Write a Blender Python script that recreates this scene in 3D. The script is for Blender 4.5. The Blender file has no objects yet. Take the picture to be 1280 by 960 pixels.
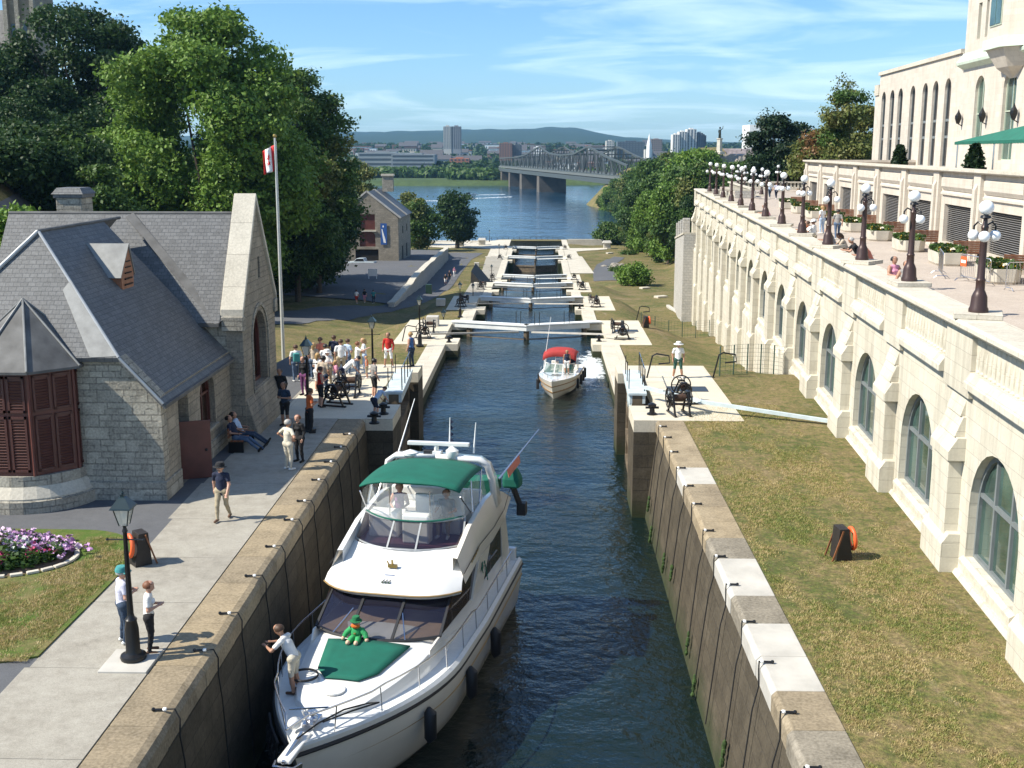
import bpy, math, random
import numpy as np
from mathutils import Vector, Matrix
R=math.radians; rnd=random.Random(7)
scene=bpy.context.scene; COL=scene.collection
pi=math.pi
# ------------------------------------------------------------------ camera geometry
F=1450.; CH=11.; PITCH=math.atan(294/F); YAW=R(1.394)
def ray(px,py):
    a=(px-640)/F;b=(480-py)/F
    yf=math.cos(PITCH)+b*math.sin(PITCH); zz=-math.sin(PITCH)+b*math.cos(PITCH)
    return a*math.cos(YAW)-yf*math.sin(YAW), a*math.sin(YAW)+yf*math.cos(YAW), zz
def G(px,py,z=0.):
    a,b,c=ray(px,py);t=(z-CH)/c
    return a*t,b*t,z
# ------------------------------------------------------------------ naming
def tag(o,label=None,cat=None,group=None,kind=None):
    if label: o['label']=label
    if cat: o['category']=cat
    if group: o['group']=group
    if kind: o['kind']=kind
    return o
def empty(name,loc=(0,0,0),rz=0.):
    o=bpy.data.objects.new(name,None); COL.objects.link(o); o.location=loc; o.rotation_euler=(0,0,rz)
    o.empty_display_size=.3
    return o
def dup(o,parent=None,loc=None,rz=None,scale=None):
    c=o.copy(); COL.objects.link(c)
    if parent is not None: c.parent=parent
    for ch in list(o.children): dup(ch,c)
    if loc is not None: c.location=loc
    if rz is not None: c.rotation_euler=(0,0,rz)
    if scale is not None: c.scale=scale if hasattr(scale,'__len__') else (scale,)*3
    return c
# ------------------------------------------------------------------ mesh builder
def boxuv(me):
    n=len(me.loops)
    if n==0: return
    co=np.empty(len(me.vertices)*3,'f4'); me.vertices.foreach_get('co',co); co=co.reshape(-1,3)
    vi=np.empty(n,'i4'); me.loops.foreach_get('vertex_index',vi)
    pn=np.empty(len(me.polygons)*3,'f4'); me.polygons.foreach_get('normal',pn); pn=pn.reshape(-1,3)
    lt=np.empty(len(me.polygons),'i4'); me.polygons.foreach_get('loop_total',lt)
    ln=np.repeat(pn,lt,axis=0); c=co[vi]; uv=np.empty((n,2),'f4')
    an=np.abs(ln); top=(an[:,2]>.8)
    hn=np.hypot(ln[:,0],ln[:,1])+1e-6
    # u runs horizontally across the face, v up
    tx=-ln[:,1]/hn; ty=ln[:,0]/hn
    uv[:,0]=c[:,0]*tx+c[:,1]*ty; uv[:,1]=c[:,2]/np.maximum(hn,.3)
    uv[top,0]=c[top,0]; uv[top,1]=c[top,1]
    l=me.uv_layers.new(name='UVMap'); l.data.foreach_set('uv',uv.ravel())
class MB:
    def __init__(s): s.v=[];s.f=[];s.m=[]
    def add(s,vs,fs,mat=0):
        o=len(s.v); s.v.extend([tuple(v) for v in vs]); s.f.extend([tuple(i+o for i in f) for f in fs]); s.m.extend([mat]*len(fs)); return s
    def box(s,a,b,mat=0):
        x0,y0,z0=a;x1,y1,z1=b
        if x0>x1:x0,x1=x1,x0
        if y0>y1:y0,y1=y1,y0
        if z0>z1:z0,z1=z1,z0
        return s.add([(x0,y0,z0),(x1,y0,z0),(x1,y1,z0),(x0,y1,z0),(x0,y0,z1),(x1,y0,z1),(x1,y1,z1),(x0,y1,z1)],
          [(0,3,2,1),(4,5,6,7),(0,1,5,4),(1,2,6,5),(2,3,7,6),(3,0,4,7)],mat)
    def rbox(s,c,sz,rz=0,rx=0,ry=0,mat=0):
        M=Matrix.Translation(c)@Matrix.Rotation(rz,4,'Z')@Matrix.Rotation(ry,4,'Y')@Matrix.Rotation(rx,4,'X')
        h=[v/2 for v in sz]
        vs=[M@Vector((sx*h[0],sy*h[1],sz_*h[2])) for sz_ in(-1,1) for sx,sy in((-1,-1),(1,-1),(1,1),(-1,1))]
        return s.add(vs,[(0,3,2,1),(4,5,6,7),(0,1,5,4),(1,2,6,5),(2,3,7,6),(3,0,4,7)],mat)
    def bar(s,p,q,w,h=None,mat=0,up=(0,0,1)):
        h=h or w; p=Vector(p);q=Vector(q);d=(q-p).normalized(); u=Vector(up)
        if abs(d.dot(u))>.98: u=Vector((0,1,0))
        r=d.cross(u).normalized()*w/2; u=r.cross(d).normalized()*h/2
        vs=[p-r-u,p+r-u,p+r+u,p-r+u,q-r-u,q+r-u,q+r+u,q-r+u]
        return s.add(vs,[(0,3,2,1),(4,5,6,7),(0,1,5,4),(1,2,6,5),(2,3,7,6),(3,0,4,7)][::1],mat)
    def prism(s,pts,z0,z1,mat=0):
        n=len(pts)
        a=sum(pts[i][0]*pts[(i+1)%n][1]-pts[(i+1)%n][0]*pts[i][1] for i in range(n))
        if a<0: pts=pts[::-1]
        vs=[(x,y,z0) for x,y in pts]+[(x,y,z1) for x,y in pts]
        return s.add(vs,[tuple(range(n))[::-1],tuple(range(n,2*n))]+[(i,(i+1)%n,(i+1)%n+n,i+n) for i in range(n)],mat)
    def slabx(s,pts,x0,x1,mat=0):   # pts are (y,z), extruded along x
        n=len(pts); vs=[(x0,a,b) for a,b in pts]+[(x1,a,b) for a,b in pts]
        ar=sum(pts[i][0]*pts[(i+1)%n][1]-pts[(i+1)%n][0]*pts[i][1] for i in range(n))
        fs=[tuple(range(n))[::-1],tuple(range(n,2*n))]+[(i,(i+1)%n,(i+1)%n+n,i+n) for i in range(n)]
        if (ar<0)!=(x1<x0): fs=[f[::-1] for f in fs]
        return s.add(vs,fs,mat)
    def slaby(s,pts,y0,y1,mat=0):   # pts are (x,z), extruded along y
        n=len(pts); vs=[(a,y0,b) for a,b in pts]+[(a,y1,b) for a,b in pts]
        ar=sum(pts[i][0]*pts[(i+1)%n][1]-pts[(i+1)%n][0]*pts[i][1] for i in range(n))
        fs=[tuple(range(n)),tuple(range(n,2*n))[::-1]]+[(i+n,(i+1)%n+n,(i+1)%n,i) for i in range(n)]
        if (ar<0)!=(y1<y0): fs=[f[::-1] for f in fs]
        return s.add(vs,fs,mat)
    def tube(s,path,r,n=8,mat=0,cap=True):
        P=[Vector(p) for p in path]; rs=r if hasattr(r,'__len__') else [r]*len(P)
        vs=[];fs=[];prev=None
        for i,p in enumerate(P):
            d=(P[min(i+1,len(P)-1)]-P[max(i-1,0)])
            d=d.normalized() if d.length>1e-9 else Vector((0,0,1))
            u=Vector((0,0,1)) if abs(d.z)<.9 else Vector((1,0,0))
            if prev is not None:
                u=prev-d*prev.dot(d)
                if u.length<1e-4: u=Vector((0,1,0))
                u.normalize(); e1=u
            else: e1=d.cross(u).normalized()
            e2=d.cross(e1); prev=e1
            for k in range(n):
                a=2*pi*k/n; vs.append(p+(e1*math.cos(a)+e2*math.sin(a))*rs[i])
        for i in range(len(P)-1):
            for k in range(n):
                fs.append((i*n+k,i*n+(k+1)%n,(i+1)*n+(k+1)%n,(i+1)*n+k))
        if cap: fs.append(tuple(range(n))[::-1]); fs.append(tuple(range((len(P)-1)*n,len(P)*n)))
        return s.add(vs,fs,mat)
    def lathe(s,prof,c=(0,0,0),n=16,mat=0,sx=1,sy=1):
        vs=[];fs=[];m=len(prof)
        for r,z in prof:
            for k in range(n):
                a=2*pi*k/n; vs.append((c[0]+r*math.cos(a)*sx,c[1]+r*math.sin(a)*sy,c[2]+z))
        for i in range(m-1):
            for k in range(n): fs.append((i*n+k,i*n+(k+1)%n,(i+1)*n+(k+1)%n,(i+1)*n+k))
        fs.append(tuple(range(n))[::-1]); fs.append(tuple(range((m-1)*n,m*n)))
        return s.add(vs,fs,mat)
    def ball(s,c,r,n=12,mat=0):
        rr=r if hasattr(r,'__len__') else (r,r,r); m=max(4,n//2)
        pr=[(math.sin(pi*i/m)+1e-4,-math.cos(pi*i/m)) for i in range(m+1)]
        vs=[];fs=[]
        for q,z in pr:
            for k in range(n):
                a=2*pi*k/n; vs.append((c[0]+q*math.cos(a)*rr[0],c[1]+q*math.sin(a)*rr[1],c[2]+z*rr[2]))
        for i in range(m):
            for k in range(n): fs.append((i*n+k,i*n+(k+1)%n,(i+1)*n+(k+1)%n,(i+1)*n+k))
        return s.add(vs,fs,mat)
    def torus(s,c,R_,r,n=24,m=8,mat=0,M=None):
        vs=[];fs=[]; M=M or Matrix.Identity(4)
        for i in range(n):
            a=2*pi*i/n
            for j in range(m):
                b=2*pi*j/m; v=M@Vector(((R_+r*math.cos(b))*math.cos(a),(R_+r*math.cos(b))*math.sin(a),r*math.sin(b)))
                vs.append(v+Vector(c))
        for i in range(n):
            for j in range(m): fs.append((i*m+j,((i+1)%n)*m+j,((i+1)%n)*m+(j+1)%m,i*m+(j+1)%m))
        return s.add(vs,fs,mat)
    def loft(s,rings,mat=0,close=False,cap=False):
        n=len(rings[0]); vs=[p for r in rings for p in r]; fs=[]
        for i in range(len(rings)-1):
            for k in range(n if close else n-1):
                fs.append((i*n+k,i*n+(k+1)%n,(i+1)*n+(k+1)%n,(i+1)*n+k))
        if cap: fs.append(tuple(range(n))[::-1]); fs.append(tuple(range((len(rings)-1)*n,len(rings)*n)))
        return s.add(vs,fs,mat)
    def build(s,name,mats,parent=None,loc=None,rz=None,smooth=False,bevel=0,recalc=False,solid=0):
        me=bpy.data.meshes.new(name); me.from_pydata(s.v,[],s.f)
        if not isinstance(mats,(list,tuple)): mats=[mats]
        for m in mats: me.materials.append(m)
        if len(mats)>1: me.polygons.foreach_set('material_index',s.m)
        me.update()
        if recalc:
            import bmesh
            b=bmesh.new(); b.from_mesh(me); bmesh.ops.recalc_face_normals(b,faces=b.faces); b.to_mesh(me); b.free()
        boxuv(me)
        if smooth:
            me.polygons.foreach_set('use_smooth',[True]*len(me.polygons))
            try: me.set_sharp_from_angle(angle=R(40))
            except Exception: pass
        o=bpy.data.objects.new(name,me); COL.objects.link(o)
        if parent is not None: o.parent=parent
        if loc is not None: o.location=loc
        if rz is not None: o.rotation_euler=(0,0,rz)
        if solid:
            m=o.modifiers.new('solid','SOLIDIFY'); m.thickness=solid; m.offset=0
        if bevel:
            m=o.modifiers.new('bevel','BEVEL'); m.width=bevel; m.segments=2; m.limit_method='ANGLE'; m.angle_limit=R(40)
        return o
def raw(name,V,Fq,mats,parent=None,mi=None,smooth=False,loc=None):
    """fast mesh from numpy arrays (quads)"""
    me=bpy.data.meshes.new(name); k=Fq.shape[1]
    me.vertices.add(len(V)); me.vertices.foreach_set('co',np.ascontiguousarray(V,dtype='f4').ravel())
    me.loops.add(Fq.size); me.loops.foreach_set('vertex_index',np.ascontiguousarray(Fq,dtype='i4').ravel())
    me.polygons.add(len(Fq)); me.polygons.foreach_set('loop_start',np.arange(0,Fq.size,k,dtype='i4'))
    for m in (mats if isinstance(mats,(list,tuple)) else [mats]): me.materials.append(m)
    if mi is not None: me.polygons.foreach_set('material_index',np.ascontiguousarray(mi,dtype='i4'))
    if smooth: me.polygons.foreach_set('use_smooth',np.ones(len(Fq),dtype=bool))
    me.update(calc_edges=True); me.validate()
    if name is None: return me
    o=bpy.data.objects.new(name,me); COL.objects.link(o)
    if parent is not None: o.parent=parent
    if loc is not None: o.location=loc
    return o
# ------------------------------------------------------------------ materials
MATS={}
def _new(name):
    m=bpy.data.materials.new(name); m.use_nodes=True; nt=m.node_tree
    b=nt.nodes['Principled BSDF']; MATS[name]=m
    return m,nt,b
def N(nt,t,**kw):
    n=nt.nodes.new(t)
    for k,v in kw.items():
        if k in n.inputs: n.inputs[k].default_value=v
        else: setattr(n,k,v)
    return n
def coord(nt,kind='Object',scale=(1,1,1)):
    tc=N(nt,'ShaderNodeTexCoord'); mp=N(nt,'ShaderNodeMapping'); mp.inputs['Scale'].default_value=scale
    nt.links.new(tc.outputs[kind],mp.inputs[0]); return mp.outputs[0]
def geo(nt,scale=(1,1,1)):
    g=N(nt,'ShaderNodeNewGeometry'); mp=N(nt,'ShaderNodeMapping'); mp.inputs['Scale'].default_value=scale
    nt.links.new(g.outputs['Position'],mp.inputs[0]); return mp.outputs[0]
def noise(nt,vec,sc,det=4,rough=.55):
    n=N(nt,'ShaderNodeTexNoise'); n.inputs['Scale'].default_value=sc; n.inputs['Detail'].default_value=det; n.inputs['Roughness'].default_value=rough
    nt.links.new(vec,n.inputs['Vector']); return n.outputs['Fac']
def ramp(nt,fac,stops):
    r=N(nt,'ShaderNodeValToRGB'); e=r.color_ramp.elements
    while len(e)<len(stops): e.new(.5)
    for i,(p,c) in enumerate(stops):
        e[i].position=p; e[i].color=(c,c,c,1) if not hasattr(c,'__len__') else (c[0],c[1],c[2],1)
    nt.links.new(fac,r.inputs[0]); return r.outputs[0]
def mix(nt,fac,a,b,mode='MIX'):
    m=N(nt,'ShaderNodeMix'); m.data_type='RGBA'; m.blend_type=mode
    for sock,val in ((0,fac),(6,a),(7,b)):
        if hasattr(val,'is_linked') or isinstance(val,bpy.types.NodeSocket): nt.links.new(val,m.inputs[sock])
        elif sock==0: m.inputs[0].default_value=val
        else: m.inputs[sock].default_value=(*val,1)
    return m.outputs[2]
def bump(nt,b,h,strength=.3,dist=.02):
    n=N(nt,'ShaderNodeBump'); n.inputs['Strength'].default_value=strength; n.inputs['Distance'].default_value=dist
    nt.links.new(h,n.inputs['Height']); nt.links.new(n.outputs[0],b.inputs['Normal'])
def dark(c,k): return tuple(v*k for v in c)
def M(name,c,rough=.6,metal=0,var=.12,sc=3.,bmp=0,spec=.5,coat=0):
    if name in MATS: return MATS[name]
    m,nt,b=_new(name); b.inputs['Roughness'].default_value=rough; b.inputs['Metallic'].default_value=metal
    b.inputs['Specular IOR Level'].default_value=spec; b.inputs['Coat Weight'].default_value=coat
    if var:
        v=coord(nt); f=noise(nt,v,sc)
        nt.links.new(mix(nt,ramp(nt,f,[(.3,0),(.7,1)]),dark(c,1-var),dark(c,1+var)),b.inputs['Base Color'])
        if bmp: bump(nt,b,noise(nt,v,sc*6),bmp)
    else: b.inputs['Base Color'].default_value=(*c,1)
    return m
def stone(name,c1,c2,mortar,bw=.5,rh=.25,var=.25,ms=.012,bmp=.6,dirt=None,rough=.9,squash=1.,offset=.5,dist=.03,grime=.3,irr=False,streak=0):
    m,nt,b=_new(name); b.inputs['Roughness'].default_value=rough; b.inputs['Specular IOR Level'].default_value=.25
    tc=N(nt,'ShaderNodeTexCoord'); br=N(nt,'ShaderNodeTexBrick')
    nz=N(nt,'ShaderNodeTexNoise'); nz.inputs['Scale'].default_value=1.7
    nt.links.new(tc.outputs['Object'],nz.inputs['Vector'])
    vm=N(nt,'ShaderNodeVectorMath',operation='MULTIPLY_ADD'); vm.inputs[1].default_value=(.05,.03,0)
    nt.links.new(nz.outputs['Color'],vm.inputs[0]); nt.links.new(tc.outputs['UV'],vm.inputs[2])
    nt.links.new(vm.outputs[0],br.inputs['Vector'])
    br.offset=offset; br.squash=squash
    br.inputs['Color1'].default_value=(*c1,1); br.inputs['Color2'].default_value=(*c2,1); br.inputs['Mortar'].default_value=(*mortar,1)
    br.inputs['Scale'].default_value=1; br.inputs['Mortar Size'].default_value=ms; br.inputs['Brick Width'].default_value=bw; br.inputs['Row Height'].default_value=rh
    g=geo(nt); f=noise(nt,g,1.3,6,.65); f2=noise(nt,g,14,3); bc=br.outputs['Color']; bf=br.outputs['Fac']
    if irr:
        b2=N(nt,'ShaderNodeTexBrick'); nt.links.new(vm.outputs[0],b2.inputs['Vector']); b2.offset=.37
        for k_ in ('Color1','Color2','Mortar'): b2.inputs[k_].default_value=br.inputs[k_].default_value
        b2.inputs['Color2'].default_value=(*dark(c2,1.12),1)
        b2.inputs['Scale'].default_value=1; b2.inputs['Mortar Size'].default_value=ms*1.2; b2.inputs['Brick Width'].default_value=bw*1.9; b2.inputs['Row Height'].default_value=rh*2
        sel=ramp(nt,noise(nt,g,.9,2),[(.50,0),(.52,1)]); bc=mix(nt,sel,bc,b2.outputs['Color']); bf=mix(nt,sel,bf,b2.outputs['Fac'])
    col=mix(nt,ramp(nt,f,[(.32,grime),(.62,0)]),bc,dark(c1,.45))
    col=mix(nt,var,col,ramp(nt,f2,[(.3,dark(c1,.55)),(.7,dark(c2,1.35))]))
    if streak:
        f4=noise(nt,geo(nt,(1.6,1.6,.16)),1.,6,.7); col=mix(nt,ramp(nt,f4,[(.48,0),(.66,streak)]),col,(.20,.165,.115))
    if dirt:
        sp=N(nt,'ShaderNodeSeparateXYZ'); nt.links.new(N(nt,'ShaderNodeNewGeometry').outputs['Position'],sp.inputs[0])
        mr=N(nt,'ShaderNodeMapRange'); mr.inputs[1].default_value=dirt[0]; mr.inputs[2].default_value=dirt[1]
        add=N(nt,'ShaderNodeMath',operation='ADD'); mul=N(nt,'ShaderNodeMath',operation='MULTIPLY_ADD'); mul.inputs[1].default_value=1.4; mul.inputs[2].default_value=-.7
        nt.links.new(f,mul.inputs[0]); nt.links.new(sp.outputs[2],add.inputs[0]); nt.links.new(mul.outputs[0],add.inputs[1])
        nt.links.new(add.outputs[0],mr.inputs[0])
        col=mix(nt,mr.outputs[0],dirt[2],col)
    nt.links.new(col,b.inputs['Base Color'])
    h=mix(nt,.35,bf,f2)
    inv=N(nt,'ShaderNodeMath',operation='SUBTRACT'); inv.inputs[0].default_value=1; nt.links.new(h,inv.inputs[1])
    bump(nt,b,inv.outputs[0],bmp,dist)
    return m
limestone=stone('limestone',(.24,.225,.19),(.42,.39,.32),(.14,.13,.11),.42,.2,.35,.018,1.,grime=.6,irr=True)
limestone_tan=stone('limestone_warm',(.25,.225,.18),(.34,.30,.235),(.17,.155,.13),.42,.21,.35,.016,1.,grime=.6,irr=True)
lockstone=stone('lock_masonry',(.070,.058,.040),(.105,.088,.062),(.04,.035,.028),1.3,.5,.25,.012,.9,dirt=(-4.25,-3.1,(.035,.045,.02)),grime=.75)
copestone=stone('coping_stone',(.25,.20,.13),(.32,.265,.185),(.24,.21,.16),1.8,9,.4,.0,.6,grime=1.)
copestone2=stone('coping_stone_grey',(.20,.175,.13),(.29,.26,.21),(.24,.21,.16),1.8,9,.4,.0,.6,grime=1.)
copestone3=stone('coping_stone_tan',(.30,.235,.145),(.35,.29,.20),(.24,.21,.16),1.8,9,.4,.0,.6,grime=.9)
ashlar=stone('pale_ashlar',(.52,.485,.395),(.59,.555,.46),(.33,.30,.25),.95,.42,.09,.007,.35,grime=.16,dist=.01,streak=.38)
ashlar2=stone('hotel_ashlar',(.51,.46,.39),(.57,.52,.445),(.42,.38,.33),.9,.4,.08,.006,.2,grime=.12,dist=.01,streak=.2)
rubble=stone('rubble_stone',(.40,.39,.36),(.50,.48,.44),(.28,.27,.25),.45,.3,.35,.02,1.,grime=.4)
slate=stone('slate_shingles',(.10,.103,.105),(.155,.158,.16),(.055,.06,.068),.24,.165,.25,.009,.8,rough=.55,grime=.2,dist=.015)
lead=M('lead_flashing',(.21,.215,.21),.6,.1,.25,2.)
leaddk=M('weathered_lead_sheet',(.10,.10,.098),.7,.1,.35,1.5)
trim=M('metal_trim',(.36,.37,.37),.35,.3,.1)
burg=M('burgundy_paint',(.11,.035,.027),.45,0,.18,2.)
burgd=M('burgundy_shutter',(.085,.03,.024),.5,0,.15,4.)
brownw=M('brown_varnished_wood',(.20,.075,.03),.5,0,.3,5.)
conc=M('pale_concrete',(.52,.48,.40),.85,0,.16,1.2,.3)
concw=M('new_white_limestone',(.45,.43,.385),.8,0,.16,1.1,.3)
iron=M('black_cast_iron',(.012,.012,.013),.35,.2,.2)
ironbrown=M('brown_lamp_iron',(.055,.03,.025),.4,.2,.15)
steel=M('stainless_steel',(.6,.6,.62),.25,1,.05)
rusty=M('rusty_iron',(.06,.032,.02),.8,.2,.4,8.)
gateblue=M('pale_blue_gate_paint',(.50,.58,.60),.55,0,.15,2.,.1)
gatetimber=M('weathered_gate_timber',(.13,.10,.065),.85,0,.4,2.5,.4)
gatewhite=M('white_gate_beam',(.72,.74,.72),.6,0,.1,1.)
rope=M('wet_black_rope',(.012,.012,.012),.8,0,0)
weed=M('green_waterweed',(.03,.06,.012),.9,0,.5,9.)
whitepaint=M('white_paint',(.8,.8,.78),.5,0,.05)
orange=M('orange_lifebuoy',(.75,.12,.03),.5,0,.06)
glob=M('opal_glass_globe',(.82,.84,.84),.2,0,.03)
hull=M('white_gelcoat',(.70,.70,.68),.12,0,.03,1.,coat=.5)
hullsh=M('cream_shade_hull_gelcoat',(.74,.70,.62),.18,0,.05,1.,coat=.4)  # small boat's beige hull; on the cruiser the shadow tone is in the colour
deckgrey=M('nonskid_deck',(.66,.67,.66),.6,0,.05,6.)
greencv=M('green_canvas',(.0,.10,.066),.85,0,.12,3.,.15)
awn=M('green_awning_canvas',(.01,.12,.08),.85,0,.12,2.)
redcv=M('red_canvas',(.33,.028,.025),.8,0,.12,3.)
tan=M('tan_blind_fabric',(.36,.26,.18),.8,0,.1)
seatw=M('white_vinyl',(.75,.74,.70),.5,0,.05)
plum=M('plum_upholstery',(.10,.03,.05),.6,0,.2)
rubber=M('black_rubber',(.012,.013,.016),.6,0,.1)
glassd=M('dark_tinted_glass',(.010,.012,.016),.04,0,0,spec=.8)
glassbr=M('brown_tinted_glass',(.03,.018,.012),.06,0,0,spec=.6)
glassg=M('green_window_glass',(.05,.09,.075),.06,0,.5,.8,spec=.8)
frameg=M('grey_window_frame',(.16,.18,.185),.5,0,.1)
shutter=M('dark_slatted_grille',(.05,.047,.043),.6,0,.1)
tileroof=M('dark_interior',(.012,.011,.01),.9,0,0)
barkm=M('bark',(.07,.055,.04),.95,0,.4,6.,.6)
soil=M('bare_soil',(.13,.09,.06),.95,0,.3,6.,.4)
gold=M('gold_emblem',(.35,.25,.08),.35,.6,.1)
def clearglass(name,c=(.8,.85,.85),alpha=.22):
    m,nt,b=_new(name); b.inputs['Base Color'].default_value=(*c,1); b.inputs['Roughness'].default_value=.03; b.inputs['Alpha'].default_value=alpha; b.inputs['Specular IOR Level'].default_value=.8; return m
vinyl=clearglass('clear_vinyl'); lampglass=clearglass('lantern_glass',(.75,.72,.6),.55); tint=clearglass('tinted_windscreen',(.02,.02,.035),.55)
def ground(name,stops,sc=.35,fine=30,b_=.5,rough=.95,sc2=2.5,finemix=.35,bare=None):
    m,nt,b=_new(name); b.inputs['Roughness'].default_value=rough; b.inputs['Specular IOR Level'].default_value=.2
    g=geo(nt); f=noise(nt,g,sc,8,.68); f2=noise(nt,g,sc2,6,.7); f3=noise(nt,g,fine,3,.7)
    fm=N(nt,'ShaderNodeMath',operation='MULTIPLY_ADD'); fm.inputs[1].default_value=.5; nt.links.new(f2,fm.inputs[0])
    h=N(nt,'ShaderNodeMath',operation='MULTIPLY'); h.inputs[1].default_value=.5; nt.links.new(f,h.inputs[0]); nt.links.new(h.outputs[0],fm.inputs[2])
    c=ramp(nt,fm.outputs[0],stops)
    c2=mix(nt,finemix,c,mix(nt,1.,c,ramp(nt,f3,[(.25,.35),(.75,1.9)]),'MULTIPLY'))
    if bare: c2=mix(nt,ramp(nt,noise(nt,geo(nt,(1,.45,1)),.55,8,.75),[(.60,0),(.68,.75)]),c2,bare)
    if bare: c2=mix(nt,ramp(nt,noise(nt,g,6,5,.75),[(.42,.45),(.60,0)]),c2,dark(bare,.22))
    nt.links.new(c2,b.inputs['Base Color']); bump(nt,b,f3,b_,.05); return m
grass=ground('patchy_grass',[(.34,(.055,.085,.018)),(.44,(.090,.105,.027)),(.50,(.16,.14,.052)),(.57,(.21,.16,.075)),(.66,(.28,.22,.13))],.22,14,.8,finemix=.7,bare=(.30,.235,.15))
lawnm=ground('mown_lawn',[(.30,(.045,.10,.015)),(.45,(.075,.12,.022)),(.56,(.13,.125,.045)),(.68,(.22,.17,.08))],.3,26,.6,finemix=.5)
asphalt=ground('asphalt',[(.3,(.085,.088,.095)),(.7,(.125,.128,.135))],.4,40,.3,finemix=.3)
paving=ground('exposed_aggregate',[(.34,(.20,.185,.155)),(.44,(.27,.25,.21)),(.54,(.315,.295,.25)),(.68,(.36,.34,.29))],.28,45,.2,finemix=.35)
terrm=ground('terrace_paving',[(.3,(.33,.285,.24)),(.5,(.39,.335,.285)),(.7,(.45,.40,.345))],.5,18,.2,finemix=.3)
rockm=ground('cliff_rock',[(.3,(.14,.125,.105)),(.5,(.26,.235,.20)),(.7,(.36,.33,.28))],.12,3,.9,sc2=.6)
hillm=ground('wooded_hill',[(.3,(.012,.028,.012)),(.6,(.022,.042,.018)),(.75,(.04,.055,.025))],.004,.05,.3,sc2=.02)
def water(name,c,wsc,strength,dist,aniso=(1,1,1),rough=.06):
    m,nt,b=_new(name); b.inputs['Base Color'].default_value=(*c,1); b.inputs['Roughness'].default_value=rough; b.inputs['IOR'].default_value=1.33; b.inputs['Specular IOR Level'].default_value=.5
    g=geo(nt,aniso); f=noise(nt,g,wsc,3,.6); f2=noise(nt,g,wsc*.28,2,.5); f3=noise(nt,g,wsc*.05,3,.5)
    s=N(nt,'ShaderNodeMath',operation='MULTIPLY_ADD'); s.inputs[1].default_value=2.2; nt.links.new(f2,s.inputs[0]); nt.links.new(f,s.inputs[2])
    s2=N(nt,'ShaderNodeMath',operation='MULTIPLY'); nt.links.new(s.outputs[0],s2.inputs[0]); nt.links.new(ramp(nt,f3,[(.3,.35),(.7,1.)]),s2.inputs[1])
    bump(nt,b,s2.outputs[0],strength,dist); return m
wcanal=water('canal_surface',(.005,.012,.011),3.4,1.,.075,(1,1.25,1))
wriver=water('river_surface',(.012,.042,.080),.35,1.,.30,(1,1,1),.12)
foam=M('wake_foam',(.75,.8,.82),.7,0,.1,3.)
def leafm(name,stops):
    m,nt,b=_new(name); b.inputs['Roughness'].default_value=.55; b.inputs['Specular IOR Level'].default_value=.3
    g=geo(nt); f=noise(nt,g,.45,3,.6); f2=noise(nt,g,5,2,.6)
    fm=N(nt,'ShaderNodeMath',operation='MULTIPLY_ADD'); fm.inputs[1].default_value=.5; nt.links.new(f2,fm.inputs[0])
    h=N(nt,'ShaderNodeMath',operation='MULTIPLY'); h.inputs[1].default_value=.5; nt.links.new(f,h.inputs[0]); nt.links.new(h.outputs[0],fm.inputs[2])
    c=ramp(nt,fm.outputs[0],stops); nt.links.new(c,b.inputs['Base Color'])
    tr=N(nt,'ShaderNodeBsdfTranslucent'); nt.links.new(c,tr.inputs[0])
    ms=N(nt,'ShaderNodeMixShader'); ms.inputs[0].default_value=.28
    out=nt.nodes['Material Output']
    nt.links.new(b.outputs[0],ms.inputs[1]); nt.links.new(tr.outputs[0],ms.inputs[2]); nt.links.new(ms.outputs[0],out.inputs[0]); return m
leaf_maple=leafm('maple_leaves',[(.3,(.06,.125,.018)),(.5,(.125,.225,.032)),(.7,(.24,.31,.065))])
leaf_dark=leafm('dark_leaves',[(.3,(.014,.038,.009)),(.5,(.030,.068,.015)),(.7,(.065,.105,.025))])
leaf_mid=leafm('mid_green_leaves',[(.3,(.035,.085,.015)),(.5,(.065,.125,.024)),(.7,(.12,.17,.04))])
leaf_olive=leafm('olive_autumn_leaves',[(.3,(.075,.11,.025)),(.5,(.13,.16,.04)),(.72,(.24,.17,.06))])
leaf_rust=leafm('rusty_autumn_leaves',[(.3,(.14,.09,.03)),(.5,(.22,.12,.05)),(.7,(.30,.17,.08))])
leaf_spruce=leafm('evergreen_needles',[(.3,(.010,.025,.010)),(.6,(.02,.045,.016)),(.75,(.035,.06,.02))])
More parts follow.
